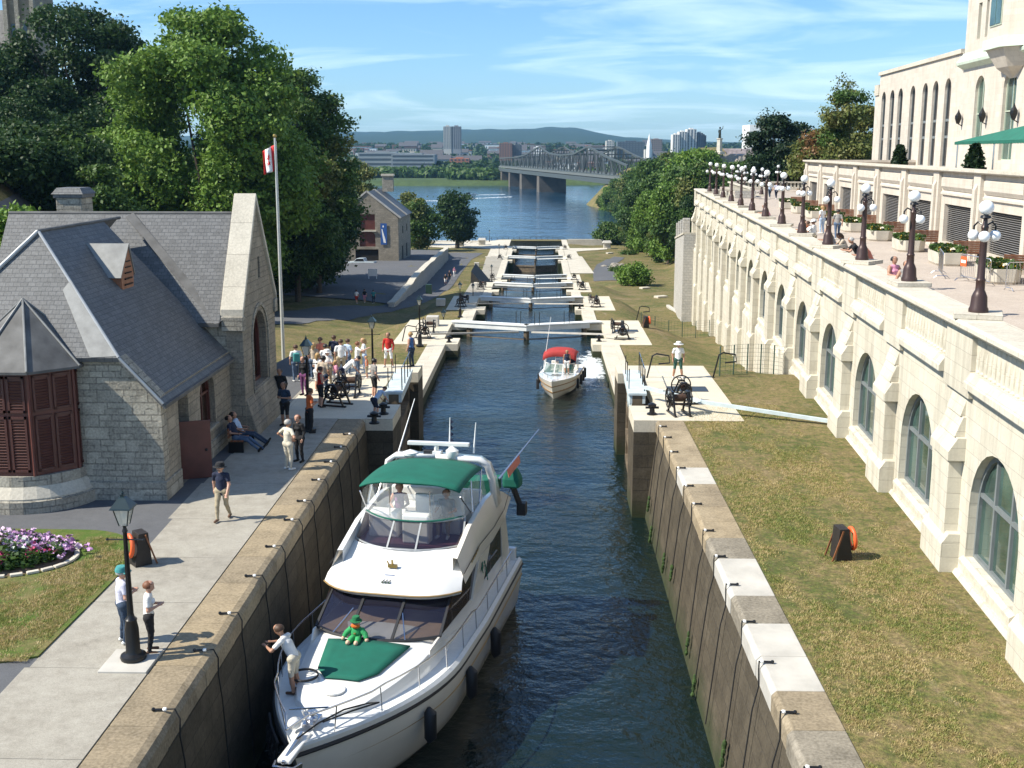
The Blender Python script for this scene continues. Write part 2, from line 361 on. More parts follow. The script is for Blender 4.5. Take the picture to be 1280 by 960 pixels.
# ------------------------------------------------------------------ terrain
LX=lambda y:0
def interp(y,kn):
    return np.interp(y,[k[0] for k in kn],[k[1] for k in kn])
SM=[(0,0),(57,0),(64,-1.7),(79,-3.7),(101,-5.2),(128,-8.2),(160,-9.8),(200,-12.2),(262,-13.6),(300,-14.3),(336,-15.4)]
CN=[(0,-.03),(58.5,-.03),(64,-3.23),(96.5,-3.23),(102,-6.43),(138.5,-6.43),(144,-9.63),(181,-9.63),(187,-12.83),(264,-12.9),(270,-14.2),(336,-14.6)]
def sst(x): x=np.clip(x,0,1); return x*x*(3-2*x)
def hsh(x,y): return np.sin(x*.131+1.3)*np.cos(y*.097+.4)+.5*np.sin(x*.31+y*.23)
def T(x,y):
    x=np.asarray(x,float);y=np.asarray(y,float)
    a=interp(y,SM); b=interp(y,CN)
    d=np.maximum(x-5.5,-8-x)
    w=sst((d-3)/5)
    z=b*(1-w)+a*w
    # park hill on the left
    hl=sst((-x-24-np.clip((y-60)*.12,-6,14))/26)*17*sst((300-y)/80)*sst((y-20)/30)
    z=z+hl
    # rise at the foot of the left road
    z=z+sst((-x-15)/10)*sst((y-60)/30)*sst((260-y)/60)*.8
    # right bank behind terrace
    hr=sst((x-(17+.07*(y-130)))/20)*sst((y-132)/25)*13*sst((330-y)/60)
    z=z+hr
    z=z+np.where(d>9,.12*hsh(x*3,y*3),0)*sst((y-60)/30)
    # retained yard beside the storehouse
    xw=-18.9-2.2*(y-146)/116
    z=z+2.1*sst((y-146)/55)*sst((xw-x)/.8)*sst((285-y)/20)*sst((x+60)/20)
    # shore
    sh=sst((y-337-np.clip(-x-30,0,40)*.1)/7)
    z=z*(1-sh)+(-21)*sh
    # wooded point across the bay
    e=((x-98)/76)**2+((y-600)/92)**2
    z=np.where(y>420,np.maximum(z,-21+23*sst((1.16-e)/.75)),z)
    z=np.where((x>62)&(y>320),np.maximum(z,-21+24*sst((x-62)/40)),z)
    return z
def Tz(x,y): return float(T(x,y))
def GT(px,py,off=0):
    a,b,c=ray(px,py); t=10.
    while t<1500:
        if CH+c*t<=Tz(a*t,b*t)+off: break
        t+=.25 if t<300 else 1
    return a*t,b*t,CH+c*t
def gridmesh(name,xs,ys,fn,mat,mask=None):
    X,Y=np.meshgrid(xs,ys,indexing='ij'); Z=fn(X,Y); nx,ny=len(xs),len(ys)
    V=np.stack([X,Y,Z],-1).reshape(-1,3)
    i=np.arange(nx-1)[:,None]*ny+np.arange(ny-1)[None]; Fq=np.stack([i,i+ny,i+ny+1,i+1],-1).reshape(-1,4)
    if mask is not None:
        cx=V[Fq].mean(1); Fq=Fq[mask(cx[:,0],cx[:,1])]
    o=raw(name,V,Fq,mat,smooth=True); return o
xs=np.unique(np.concatenate([np.arange(-160,-40,4),np.arange(-40,-22,1.),np.arange(-22,-17.,.25),np.arange(-17,-8.3,1.),[-8.34],[5.94],np.arange(6.5,40,1.),np.arange(40,190,4)]))
ys=np.unique(np.concatenate([np.arange(-10,20,5),np.arange(20,130,1.2),np.arange(130,350,2.5),np.arange(350,720,6)]))
o=gridmesh('ground',xs,ys,T,grass,lambda x,y:~((x>-8.34)&(x<5.94)&(y<330)))
tag(o,kind='structure')
# far bank
def TF(x,y):
    s=sst((y-(905+.06*(x+60)*(x<0)-.0*x)-12*np.sin(x*.02))/25); s2=sst((y-1000)/1500)
    return -21+s*8+s2*26
o=gridmesh('far_bank',np.arange(-1600,1700,50.),np.concatenate([np.arange(880,1100,12.),np.arange(1100,3300,100.)]),TF,ground('far_bank_ground',[(.3,(.03,.055,.02)),(.6,(.06,.09,.03)),(.8,(.12,.13,.07))],.01,.3,.2,sc2=.05)); tag(o,kind='structure')
def TH(x,y):
    r=(y-3000)/3600
    ridge=interp(x,[(-9000,60),(-2600,70),(-1500,84),(-1000,102),(-850,97),(-640,108),(-300,112),(-105,118),(60,124),(160,121),(250,106),(340,84),(430,74),(560,66),(720,52),(1000,46),(9000,40)])
    return 5+sst(r)*(ridge-5)*(1+.03*np.sin(x*.013+y*.004)+.02*np.sin(x*.041))
o=gridmesh('hills',np.concatenate([np.arange(-6000,-1500,250.),np.arange(-1500,1500,30.),np.arange(1500,6000,250.)]),np.arange(3000,7000,150.),TH,hillm); tag(o,kind='structure')
me=MB().add([(-1600,334,-17),(1700,334,-17),(1700,1400,-17),(-1600,1400,-17)],[(0,1,2,3)]); tag(me.build('river_water',wriver),kind='structure')
# canal floor + pounds
HN=[57,95,137,180,222,263,306]            # gate hinge stations
COP=[0,-3.2,-6.4,-9.6,-12.8,-12.8,-14.3]  # coping level of each lock
WAT=[-4.2,-4.2,-7.4,-10.6,-13.8,-16.3,-16.4]
LV=[0,-3.2,-6.4,-9.6,-12.8,-12.9,-14.3]   # gate platform level
b=MB(); segs=[(-12,94.6,-4.2),(94.9,136.6,-7.4),(136.9,179.6,-10.6),(179.9,221.6,-13.8),(221.9,262.6,-16.3),(262.9,336,-16.7)]
for i,(a,c,z) in enumerate(segs):
    nm='canal_water'
    o=MB().add([(-8.2,a,z),(5.8,a,z),(5.8,c,z),(-8.2,c,z)],[(0,1,2,3)]).build(nm,wcanal); tag(o,kind='structure')
# ------------------------------------------------------------------ lock walls
concp=stone('worn_pale_coping',(.50,.46,.38),(.58,.54,.45),(.28,.25,.2),2.2,1.4,.25,.012,.5,grime=.35)
concl=stone('pale_platform_slabs',(.54,.49,.39),(.60,.55,.44),(.30,.27,.22),2.4,2.2,.2,.008,.3,grime=.2)
def lockwall(side,k):
    sx=-1 if side<0 else 1
    y0=-12 if k==0 else HN[k-1]+2.2
    y1=HN[k]-10.2
    lv=COP[k]; bot=WAT[k]-2.5
    ex=(-7.2 if side<0 else 4.88) if k==0 else (-7.0 if side<0 else 4.55)
    bt=.45*(lv-bot)/4.2 if k==0 else .1
    if k==0 and side<0: bt=.2
    inn=ex-sx*0
    o=MB()
    out=ex+sx*2.5
    P_=[(ex,lv-.5),(ex-sx*bt,bot),(out,bot),(out,lv-.5)]
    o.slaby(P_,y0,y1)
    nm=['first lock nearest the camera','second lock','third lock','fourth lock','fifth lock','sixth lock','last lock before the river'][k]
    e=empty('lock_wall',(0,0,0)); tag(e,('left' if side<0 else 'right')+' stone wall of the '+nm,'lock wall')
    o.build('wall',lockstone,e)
    # coping blocks
    if k==0:
        if side>0: ed=[60-2.2,46.8,45.05,42.99,41.22,39.62,37.57,36.39,35.05,33.59,32.08,30.36,27.65,25.92,24.1,22.42,20.76,19.1,17.4,15.7]; ed=ed[1:]
        else: ed=[46.8,45.2,43.6,41.9,40.1,38.4,36.7,34.9,32.6,30.2,28.2,25.6,23.3,20.6,18.6,16.6]
        for i in range(len(ed)-1):
            a,c=ed[i+1]+.008,ed[i]-.008; m=MB(); j=rnd.uniform(-.02,.02)
            if side<0: pr=[(-7.22+j,-.5),(-7.24+j,-.16),(-7.32+j,-.05),(-7.46+j,0),(-8.34,0),(-8.34,-.5)]
            else: pr=[(4.82+j,-.5),(4.82+j,-.1),(4.92+j,0),(5.94,0),(5.94,-.5)]
            m.slaby(pr,a,c); wt=side>0 and i in (4,10,12,13)
            if side>0 and i==3: wt=False
            q=m.build('coping_stone',concw if wt else rnd.choice([copestone,copestone2,copestone3]),e,bevel=.02)
            if wt: q['label']='newer pale white coping stone'
    else:
        x0,x1=sorted((ex,ex+sx*1.35)); MB().box((x0,y0,lv-.5),(x1,y1,lv)).build('coping',concp,e,bevel=.03)

for k in range(7):
    lockwall(-1,k); lockwall(1,k)
NTH=['first','second','third','fourth','fifth','sixth','seventh']
# gate platforms (abutments round the gate recess)
for k in range(7):
    h=HN[k]; lv=LV[k]; bot=WAT[k]-4
    for sx in (-1,1):
        nx,rc,wd=(-6.1,-7.3,-11.0) if sx<0 else (3.9,5.1,8.45)
        if k>0:
            wd=sx*(8.3 if sx>0 else 11.0)
            if sx<0 and k>1: wd=-10.4
            if sx>0 and k>2: wd=7.6
        e=empty('gate_platform',(0,0,0)); tag(e,'%s platform of pale slabs beside the %s lock gate'%('left' if sx<0 else 'right',NTH[k]),'platform')
        y0=h-10.2; y1=h+(2.2 if k else 2.2)
        m=MB()
        m.prism([(nx,y0),(rc,y0),(rc,h-7.4),(nx,h-7.4)],bot,lv-.5)
        m.prism([(nx,h),(rc,h),(rc,y1),(nx,y1)],bot,lv-.5)
        x0,x1=sorted((rc,wd)); m.box((x0,y0,bot),(x1,y1,lv-.5))
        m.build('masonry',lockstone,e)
        m=MB()
        m.prism([(nx,y0),(rc,y0),(rc,h-7.4),(nx,h-7.4)],lv-.5,lv)
        m.prism([(nx,h),(rc,h),(rc,y1),(nx,y1)],lv-.5,lv)
        m.box((x0,y0,lv-.5),(x1,y1-.0,lv))
        m.build('slab',concl,e)
# ------------------------------------------------------------------ gate leaves, winches, spars
def gate_leaf(sd,kind,top):
    """sd=+1 leaf hinged on the right bank, local +x runs from the hinge to the mitre post"""
    e=empty('gate_leaf')
    L=5.35; w=gateblue if kind=='near' else gatewhite
    m=MB(); m.box((-1.3 if kind!='near' else -.2,-.42,.10),(L+.05,.42,.22)); m.box((-1.3 if kind!='near' else -.2,-.36,-.28),(L,-.22,.098)); m.box((-.2,.22,-.28),(L,.36,.098))
    m.build('walkway',w,e,bevel=.015)
    m=MB(); n=14
    for i in range(n):
        a=.3+(L-.6)*i/n; m.box((a,-.13+rnd.uniform(-.01,.01),-6.4),(a+(L-.6)/n-.012,.13,top))
    m.build('planking',gatetimber,e)
    m=MB()
    for z in (top-.15,top-1.5,top-2.8): m.box((.28,-.26,z-.16),(L-.28,.26,z+.16))
    m.build('cross_beam',gatetimber,e)
    for x,nm in ((.02,'quoin_post'),(L-.3,'mitre_post')):
        MB().box((x,-.24,-6.5),(x+.3,.24,.095)).build(nm,gatetimber,e,bevel=.02)
    if kind=='near':
        m=MB()
        for i in range(4):
            a=.3+(L-.6)*i/4; c=a+(L-.6)/4; m.bar((a,-.2,top+.02),(c,-.2,-.28),.07,.05); m.bar((c,-.2,top+.02),(a,-.2,-.28),.07,.05)
        m.build('bracing',w,e)
    for x in ((.5,1.9,3.4,4.9) if kind=='near' else (1.6,2.05,4.2,4.6)):
        p=MB(); p.tube([(x,.34 if kind=='near' else .3,.2),(x,.34 if kind=='near' else .3,1.25)],.026,6); p.build('railing_post',iron,e)
    if kind=='near':
        for z in (1.22,): MB().tube([(.5,.34,z),(4.9,.34,z)],.022,6).build('handrail',steel,e)
        for x in (.9,2.6,4.4): MB().tube([(x,-.34,.2),(x,-.34,1.15)],.022,6).build('railing_post',iron,e)
    return e
def setleaf(e,k,sd,ang,lab):
    x=-6.0 if sd<0 else 3.8
    e.location=(x if k else (x-.75 if sd<0 else x+.75),HN[k]+(0 if k else -.4),LV[k]); 
    e.rotation_euler=(0,0,ang)
    tag(e,lab,'lock gate','pairs of gate leaves down the flight of locks')
closedR=math.atan2(-1.8,-5.0); closedL=math.atan2(-1.8,5.0)
A0=gate_leaf(1,'near',-1.3); setleaf(A0,0,1,R(-91.5),'open pale blue gate leaf folded back on the right bank')
a=dup(A0); setleaf(a,0,-1,R(-88.5),'open pale blue gate leaf folded against the left bank beside the crowd')
A1=gate_leaf(1,'far',-1.0); A5=None
wh={1:'first closed gate beyond the small red-topped boat',2:'second closed gate down the flight',3:'third closed gate down the flight',4:'fourth closed gate, just above the drained chamber',5:'gate that closes off the drained dark chamber',6:'last gate before the river'}
for k in range(1,7):
    if k==5: A5=gate_leaf(1,'far',-1.9)
    src=A1 if k<5 else A5
    for sd in (1,-1):
        l=src if (sd==1 and k in (1,5)) else dup(src)
        setleaf(l,k,sd,closedR if sd>0 else closedL,('right' if sd>0 else 'left')+' white-topped leaf of the '+wh[k])
def winch():
    e=empty('gate_winch')
    for y in (-.38,.38):
        m=MB(); m.bar((-.62,y,0),(-.12,y,1.15),.09,.07); m.bar((.62,y,0),(.12,y,1.15),.09,.07); m.bar((-.16,y,1.13),(.16,y,1.13),.12,.08); m.bar((-.4,y,.45),(.4,y,.45),.07); m.bar((-.75,y,.04),(.75,y,.04),.12,.08)
        m.build('frame',iron,e)
    m=MB(); m.tube([(0,-.5,.85),(0,.5,.85)],.05,8); m.tube([(0,-.3,.85),(0,.3,.85)],.17,14); m.tube([(0,-.5,.5),(0,.5,.5)],.04,8); m.build('drum',rusty,e)
    Mx=Matrix.Rotation(R(90),4,'X')
    m=MB(); m.torus((0,.56,.85),.5,.035,28,6,0,Mx)
    for i in range(6):
        a=i*pi/3; m.bar((0,.56,.85),(.49*math.cos(a),.56,.85+.49*math.sin(a)),.04)
    m.tube([(0,.5,.85),(0,.62,.85)],.08,10); m.build('spoked_wheel',iron,e)
    m=MB(); m.torus((0,-.52,.78),.36,.05,24,6,0,Mx); 
    for i in range(5):
        a=i*pi*2/5; m.bar((0,-.52,.78),(.35*math.cos(a),-.52,.78+.35*math.sin(a)),.05)
    m.build('gear',iron,e)
    m=MB(); m.tube([(0,.62,.85),(.02,.66,1.2),(.02,.85,1.2)],.025,6); m.build('crank',iron,e)
    return e
W0=winch(); first=True
for k in range(7):
    for sd in (-1,1):
        for j,(dx,dy) in enumerate(((0,-7.6),(1.9,-4.6)) if k<4 else ((0,-7.),)):
            x=(-8.9 if sd<0 else 6.3)+sd*(dx if k==0 else -.1*dx); 
            if k==0 and sd>0 and j==1: x,dy=5.9,-9.0
            if k==0 and sd<0 and j==1: x,dy=-8.6,-5.6
            w=W0 if first else dup(W0); first=False
            w.location=(x,HN[k]+dy+(.8 if k==0 and j==0 and sd>0 else 0),LV[k]); w.rotation_euler=(0,0,R(rnd.uniform(-25,25)+(90 if j else 0))); w.scale=(.85,.85,.85)
            tag(w,'black iron winch, %s on the %s bank at the %s gate'%('nearer one' if dy<-6.9 else 'farther one','left' if sd<0 else 'right',NTH[k]),'winch','black iron gate winches')
# opening spars of the gates
for k in range(7):
    for sd in (-1,1):
        m=MB()
        if k==0:
            if sd<0: continue
            m.bar((4.7,50.9,.55),(6.9,48.4,.45),.16,.14); m.bar((6.9,48.4,.45),(11.9,46.2,.14),.17,.14)
            lb='pale grey wooden spar lying across the grass towards the long stone wall'
            q=m.build('gate_spar',gateblue)
        else:
            z=LV[k]+.1
            m.bar((-1.2+sd*.55,HN[k]-2.1,z-.45),((-8.3 if sd<0 else 6.0),HN[k]-8.3,z+.35),.15,.13)
            lb='thin wooden spar from the %s gate to its %s bank'%(NTH[k],'left' if sd<0 else 'right')
            q=m.build('gate_spar',concw if k<4 else gatewhite)
        tag(q,lb,'spar','opening spars of the lock gates')
# mooring cables on the near lock walls
def cable(side,y,n,long=True):
    e=empty('mooring_cable',((-7.55 if side<0 else 4.98),y,0)); s=1 if side<0 else -1
    m=MB(); m.tube([(-.1*s,0,.04),(.08*s,0,.045)],.026,8); m.ball((-.12*s,0,.045),.042,8); m.build('hook',iron,e)
    m=MB(); m.ball((.11*s,0,.05),(.055,.045,.04),8); m.build('hook_end',whitepaint,e)
    L=rnd.uniform(3.2,4.1) if long else 2.5; sw=rnd.uniform(-.25,.1)
    bx=.36 if side<0 else .12; bt=.2/4.2 if side<0 else .45/4.2
    pth=[(.12*s,0,.05),((bx*.6+.10)*s,-.02,.07),((bx+.06)*s,-.05,-.12),((bx+.05)*s,-.07,-.5)]
    for i in range(1,7): z=-.5-(L-.5)*i/6; pth.append(((bx+.06+bt*(-z))*s,-.07+sw*i/6,z))
    m=MB(); m.tube(pth,.017,6); m.build('cable',rope,e)
    if side>0 and n%3!=1:
        m=MB()
        for i in range(16):
            z=-L+rnd.uniform(-.1,.5); m.ball(((bx+.08+bt*(-z))*s,-.07+sw+rnd.uniform(-.05,.05),z),(rnd.uniform(.03,.07),rnd.uniform(.03,.08),rnd.uniform(.05,.12)),6)
        m.build('waterweed',weed,e)
    return e
ORD=['first','second','third','fourth','fifth','sixth','seventh','eighth','ninth','tenth','eleventh','twelfth','thirteenth','fourteenth','fifteenth','sixteenth']
for n,y in enumerate([18.6,21.2,24.0,26.1,28.6,30.9,33.3,35.2,37.6,39.9,42.0,44.0]):
    tag(cable(-1,y,n),'black cable on its hook over the left lock wall, %s from the camera'%ORD[n],'cable','mooring cables hanging down the lock walls')
for n,y in enumerate([19.3,21.4,23.7,25.9,28.3,30.4,32.6,35.2,37.2,39.4,41.6,43.8,45.6]):
    tag(cable(1,y,n),'black cable on its hook over the right lock wall, %s from the camera'%ORD[n],'cable','mooring cables hanging down the lock walls')
# bollards
def bollard():
    m=MB(); m.lathe([(.22,0),(.22,.05),(.12,.1),(.10,.3),(.17,.36),(.18,.44),(.08,.5),(.001,.5)],(0,0,0),14)
    m.tube([(-.28,0,.3),(.28,0,.3)],.05,8); return m.build('bollard',iron,smooth=True)
B0_=bollard()
bl=[(4.75,47.9,0,'black bollard on the right platform corner above the lock mouth'),(-6.75,46.0,0,'black bollard near the boy at the left platform corner'),(-6.6,47.7,0,'black bollard beside the child on the left platform'),(4.45,86.3,-3.2,'black bollard on the right bank at the second gate'),(-6.8,85.6,-3.2,'black bollard on the left bank at the second gate'),(4.4,128.,-6.4,'black bollard on the right bank at the third gate')]
for i,(x,y,z,l) in enumerate(bl):
    o=B0_ if i==0 else dup(B0_); o.location=(x,y,z+.0); tag(o,l,'bollard','bollards beside the lock gates')
# dark steel plates let into platforms
for i,(x,y,z,lb) in enumerate([(6.9,53.2,0,'dark blue steel plate on the right platform beside the winches'),(6.9,91.5,-3.2,'dark steel plate on the right platform at the second gate'),(-9.6,53.5,0,'dark steel plate on the left platform behind the crowd')]):
    o=MB().box((x-.9,y-.55,z),(x+.9,y+.55,z+.03)).build('cover_plate',M('dark_blue_steel',(.04,.055,.075),.5,.3,.1)); tag(o,lb,'cover plate')
# ------------------------------------------------------------------ left bank surfaces
def sheet(name,pts,z,mat,th=.05):
    o=MB().prism(pts,z-th,z).build(name,mat); tag(o,kind='structure'); return o
def sheetT(name,pts2,mat,off=.05,seg=1.5,th=.35):
    """strip following the terrain; pts2 = list of (left point, right point)"""
    m=MB(); rows=[]
    for (a,b),(c,d) in zip(pts2[:-1],pts2[1:]):
        L_=math.hypot(c[0]-a[0],c[1]-a[1]); n=max(1,int(L_/seg))
        for i in range(n):
            t=i/n; rows.append(((a[0]+(c[0]-a[0])*t,a[1]+(c[1]-a[1])*t),(b[0]+(d[0]-b[0])*t,b[1]+(d[1]-b[1])*t)))
    rows.append(pts2[-1]); nx=6; rr=[]
    for p,q in rows:
        rr.append([(p[0]+(q[0]-p[0])*j/nx,p[1]+(q[1]-p[1])*j/nx,Tz(p[0]+(q[0]-p[0])*j/nx,p[1]+(q[1]-p[1])*j/nx)+off) for j in range(nx+1)])
    m.loft(rr); o=m.build(name,mat,smooth=True,recalc=False); tag(o,kind='structure'); return o
ASP=[(-30,-12),(-11.0,-12),(-11.0,60),(-13.5,62),(-14.2,56),(-14.0,49.5),(-30,49.5)]
sheet('asphalt_yard',ASP,.004,asphalt)
# paved quay walk in big slabs
m=MB()
yy=[-8,-4,0,4,8,12,15.5,19.3,23.1,26.8,30.0,33.4,37.2,41,44.8]+[46.8]
for a,c in zip(yy[:-1],yy[1:]): m.prism([(-8.36,a+.008),(-8.36,c-.008),(-11.1 if c<36 else -11.32,c-.008),(-11.0 if c<36 else -11.25,a+.008)],-.1,.012+rnd.uniform(0,.002))
o=m.build('paved_walk',paving); tag(o,kind='structure')
m=MB(); m.box((-11.1,46.8,-.1),(-10.99,59.2,.01)); o=m.build('paved_walk',paving); tag(o,kind='structure')
# near lawn with flower bed
def arc(cx,cy,rx,ry,a0,a1,n): return [(cx+rx*math.cos(R(a0+(a1-a0)*i/n)),cy+ry*math.sin(R(a0+(a1-a0)*i/n))) for i in range(n+1)]
LWN=[(-11.02,23.6),(-11.02,29.3)]+arc(-13.3,29.6,2.2,2.6,0,90,10)+[(-24,32.4),(-24,23.2),(-12.4,23.0)]
o=MB().prism(LWN,-.02,.05).build('lawn',lawnm); tag(o,kind='structure')
# flower bed
e=empty('flower_bed',(-15.2,29.7,.05)); e.scale=(.86,.86,.8); tag(e,'oval bed of purple and yellow flowers edged with pale stones on the left lawn','flower bed')
m=MB(); m.lathe([(2.9,0),(2.7,.10),(1.5,.30),(.01,.38)],(0,0,0),32,sx=1,sy=.62); m.build('soil',soil,e,smooth=True)
for i in range(34):
    a=2*pi*i/34; MB().rbox((2.98*math.cos(a),1.88*math.sin(a),.05),(.36,.16,.09),rz=math.atan2(1.88*math.cos(a),-2.98*math.sin(a))).build('edging_stone',conc,e,bevel=.02)
def flowers(name,n,cols,fn,size,parent=None,lab=None,seed=1):
    r=np.random.default_rng(seed); P_=fn(r,n)
    k=6; c=np.repeat(P_,k,0)+r.normal(0,size*.9,(n*k,3))*[1,1,.5]; nn=r.normal(0,1,(n*k,3))+[0,0,1.1]; nn/=np.linalg.norm(nn,axis=1)[:,None]
    t=np.cross(nn,r.normal(0,1,(n*k,3))); t/=np.linalg.norm(t,axis=1)[:,None]; b=np.cross(nn,t); s=size*r.uniform(.6,1.2,(n*k,1))
    V=np.stack([c-t*s-b*s,c+t*s-b*s,c+t*s+b*s,c-t*s+b*s],1).reshape(-1,3); Fq=np.arange(len(V)).reshape(-1,4)
    mi=np.repeat(r.integers(0,len(cols),n),k); o=raw(name,V,Fq,cols,parent=parent,mi=mi); return o
fp=[M('mauve_petals',(.40,.21,.40),.6,0,.2),M('lilac_petals',(.55,.40,.55),.6,0,.2),M('yellow_petals',(.65,.42,.03),.6,0,.1),M('pale_dusty_leaves',(.42,.46,.42),.7,0,.1),M('crimson_petals',(.40,.03,.12),.6,0,.2)]
def bedpts(q0,q1,ex=1):
    def f(r,n):
        a=r.uniform(0,2*pi,n); q=np.sqrt(r.uniform(q0,q1,n)); return np.stack([2.6*q*np.cos(a),1.62*q*np.sin(a),.12+.32*(1-q**2)+r.uniform(.02,.2,n)],1)
    return f
def clumps(r,n,cs,rad):
    c=cs[r.integers(0,len(cs),n)]; p=c+r.normal(0,rad,(n,2)); q=(p[:,0]/2.7)**2+(p[:,1]/1.7)**2
    return np.stack([p[:,0],p[:,1],.14+.34*np.clip(1-q,0,1)+r.uniform(.02,.2,n)],1)
r_=np.random.default_rng(3)
f=flowers('foliage',2600,[leaf_mid,leaf_dark],bedpts(0,1),.07,e,seed=2)
cs=np.array([[-2,.9],[-1.2,1.2],[-.3,1.25],[.6,1.1],[1.4,.8],[2.1,.3],[-1.6,.4],[-.6,.3],[.5,.5],[-1.9,-.9],[-.9,-1.2],[1.2,.1]])
f=flowers('mauve_blooms',1150,fp[:2],lambda r,n:clumps(r,n,cs,.42),.06,e,seed=3)
cs2=np.array([[-2.1,-.2],[-1.3,-.3],[-.5,-.1],[.3,-.3],[0,.6],[-.9,.9],[-2.3,.2]])
f=flowers('yellow_blooms',320,[fp[2]],lambda r,n:clumps(r,n,cs2,.28),.04,e,seed=4)
cs3=np.array([[1.3,-.3],[-1.2,-1.0],[.3,-.8],[-1.9,-.5],[1.1,.35]])
f=flowers('dusty_leaved_plants',300,[fp[3]],lambda r,n:clumps(r,n,cs3,.17),.06,e,seed=5)
cs4=np.array([[.5,-1.15],[1.1,-.95],[1.9,-.35],[-.1,-1.2]])
f=flowers('crimson_blooms',240,[fp[4]],lambda r,n:clumps(r,n,cs4,.18),.045,e,seed=6)
# life-ring stands
def ringstand(loc,rz,lab,rzr=0):
    e=empty('life_ring_stand',loc,rz); e.scale=(.78,.78,.9); tag(e,lab,'life ring stand')
    m=MB(); m.slabx([(-.3,0),(.3,0),(.22,1.0),(-.12,1.0)],-.30,.30); m.build('stand_board',M('black_stained_board',(.02,.016,.014),.6,0,.3),e,bevel=.01)
    for x in (.34,-.34): MB().bar((x,.45,0),(x,.1,.95),.05,.05).build('prop',brownw,e)
    Mx=Matrix.Rotation(R(84),4,'X')@Matrix.Scale(1,4)
    m=MB(); m.torus((0,-.36,.62),.31,.075,28,10,0,Mx); m.build('life_ring',orange,e,smooth=True)
    return e
ringstand((-10.75,29.5,.02),R(-50),'black board with an orange life ring beside the walk, behind the near street lamp')
rs=ringstand((8.3,30.5,-.02),R(98),'black board with an orange life ring standing alone on the right grass')
# Victorian lamp posts
def vlamp():
    e=empty('street_lamp')
    m=MB(); m.lathe([(.30,0),(.32,.06),(.30,.12),(.20,.17),(.17,.24),(.165,.8),(.13,1.0),(.15,1.05),(.09,1.12),(.075,1.2),(.065,2.2),(.05,3.3),(.07,3.34),(.04,3.42),(.05,3.5)],(0,0,0),18); m.build('post',iron,e,smooth=True)
    m=MB(); m.tube([(-.42,0,3.12),(.42,0,3.12)],.018,6); m.ball((-.44,0,3.12),.035,8); m.ball((.44,0,3.12),.035,8); m.build('ladder_bar',iron,e)
    def sq(r,z): return [(r*math.cos(R(45+90*i)),r*math.sin(R(45+90*i)),z) for i in range(4)]
    m=MB(); m.loft([sq(.13,3.5),sq(.25,3.92)],close=True,cap=False); m.build('lantern_glass',lampglass,e)
    m=MB()
    for p,q in zip(sq(.135,3.5),sq(.26,3.93)): m.bar(p,q,.02)
    a=sq(.26,3.93); 
    for i in range(4): m.bar(a[i],a[(i+1)%4],.022)
    m.loft([sq(.36,3.94),sq(.34,3.97),sq(.12,4.2),sq(.06,4.22),sq(.06,4.28)],close=True,cap=True); m.ball((0,0,4.31),.04,8); m.tube([(0,0,4.3),(0,0,4.45)],[.02,.003],6)
    m.build('lantern_frame',M('dark_green_lantern_metal',(.018,.035,.04),.3,.3,.1),e)
    m=MB(); m.ball((0,0,3.72),(.05,.05,.09),8); m.build('bulb',glob,e)
    return e
VL=vlamp()
vl=[((-8.86,23.5,.06),'black lantern lamp post beside the couple on the near left walk'),
 ((-9.15,44.6,.01),'black lantern lamp post by the crowd, close to the stone lock house'),
 (G(525,433,-3.2)[:2]+(-3.2,),'black lantern lamp post standing alone on the left bank before the second gate'),
 ((-9.1,62.0,-1.6),'black lantern lamp post behind the open left gate leaf'),
 ((-8.4,100,-6.4),'black lantern lamp post on the left bank beyond the second gate'),
 ((-8.4,121,-6.4),'black lantern lamp post on the left bank before the third gate'),
 ((-8.6,148,-9.6),'black lantern lamp post on the left bank beyond the third gate'),
 ((-8.6,205,-12.8),'black lantern lamp post on the left bank by the fifth gate'),
 ((-9.5,268,-14.2),'tall black lantern lamp post on the left bank by the drained chamber'),
 ((-14.5,332,-15.4),'small black lamp post on the river quay'),]
for i,(p,l) in enumerate(vl):
    o=VL if i==0 else dup(VL); o.location=p; o.scale=(.9,.9,.875); tag(o,l,'street lamp','lantern lamp posts along the left bank')
tag(MB().box((-9.42,22.85,.0),(-8.37,24.0,.055)).build('lamp_plinth',concw,bevel=.01),'pale square stone slab under the near left lamp post','plinth')
# flagpole
fx,fy=-14.7,65.2; fz=Tz(fx,fy)
e=empty('flagpole',(fx,fy,fz)); tag(e,'tall white flagpole behind the stone lock house','flagpole')
hp=11.6-fz
MB().tube([(0,0,0),(0,0,hp)],[.11,.055],10).build('pole',M('pole_paint',(.55,.56,.53),.4,.2,.05),e)
MB().ball((0,0,hp+.09),.11,10).build('finial',gold,e); MB().tube([(.09,0,1.2),(.07,0,hp-.2)],.012,4).build('halyard',whitepaint,e)
fe=empty('flag',(fx,fy,fz+hp-.4)); fe.scale=(.85,.85,.8); tag(fe,'limp red and white maple leaf flag hanging at the flagpole top','flag')
def flagp(u,v): # u 0..1 away from the pole, v 0..1 downwards
    return (-.07-.78*u-.05*math.sin(u*9+v*2), .20*math.sin(u*8.5+v*1.2)*u**.5, -1.75*v-.42*u*(1-.35*v))
n=24; rows=[[flagp(i/n,j/12) for i in range(n+1)] for j in range(13)]
m=MB(); vs=[p for r__ in rows for p in r__]
for j in range(12):
    for i in range(n):
        u=(i+.5)/n; a=j*(n+1)+i; m.f.append((a,a+1,a+n+2,a+n+1)); m.m.append(0 if (u<.25 or u>.75) else 1)
m.v=vs; m.build('cloth',[M('flag_red',(.62,.02,.02),.7,0,.05),M('flag_white',(.8,.8,.8),.7,0,.02)],fe,smooth=True,solid=.012)
ml=[(0,-.95),(.06,-.5),(.5,-.58),(.42,-.4),(.85,-.02),(.72,.06),(.78,.36),(.52,.28),(.45,.42),(.2,.12),(.3,.68),(.13,.6),(0,.95)]
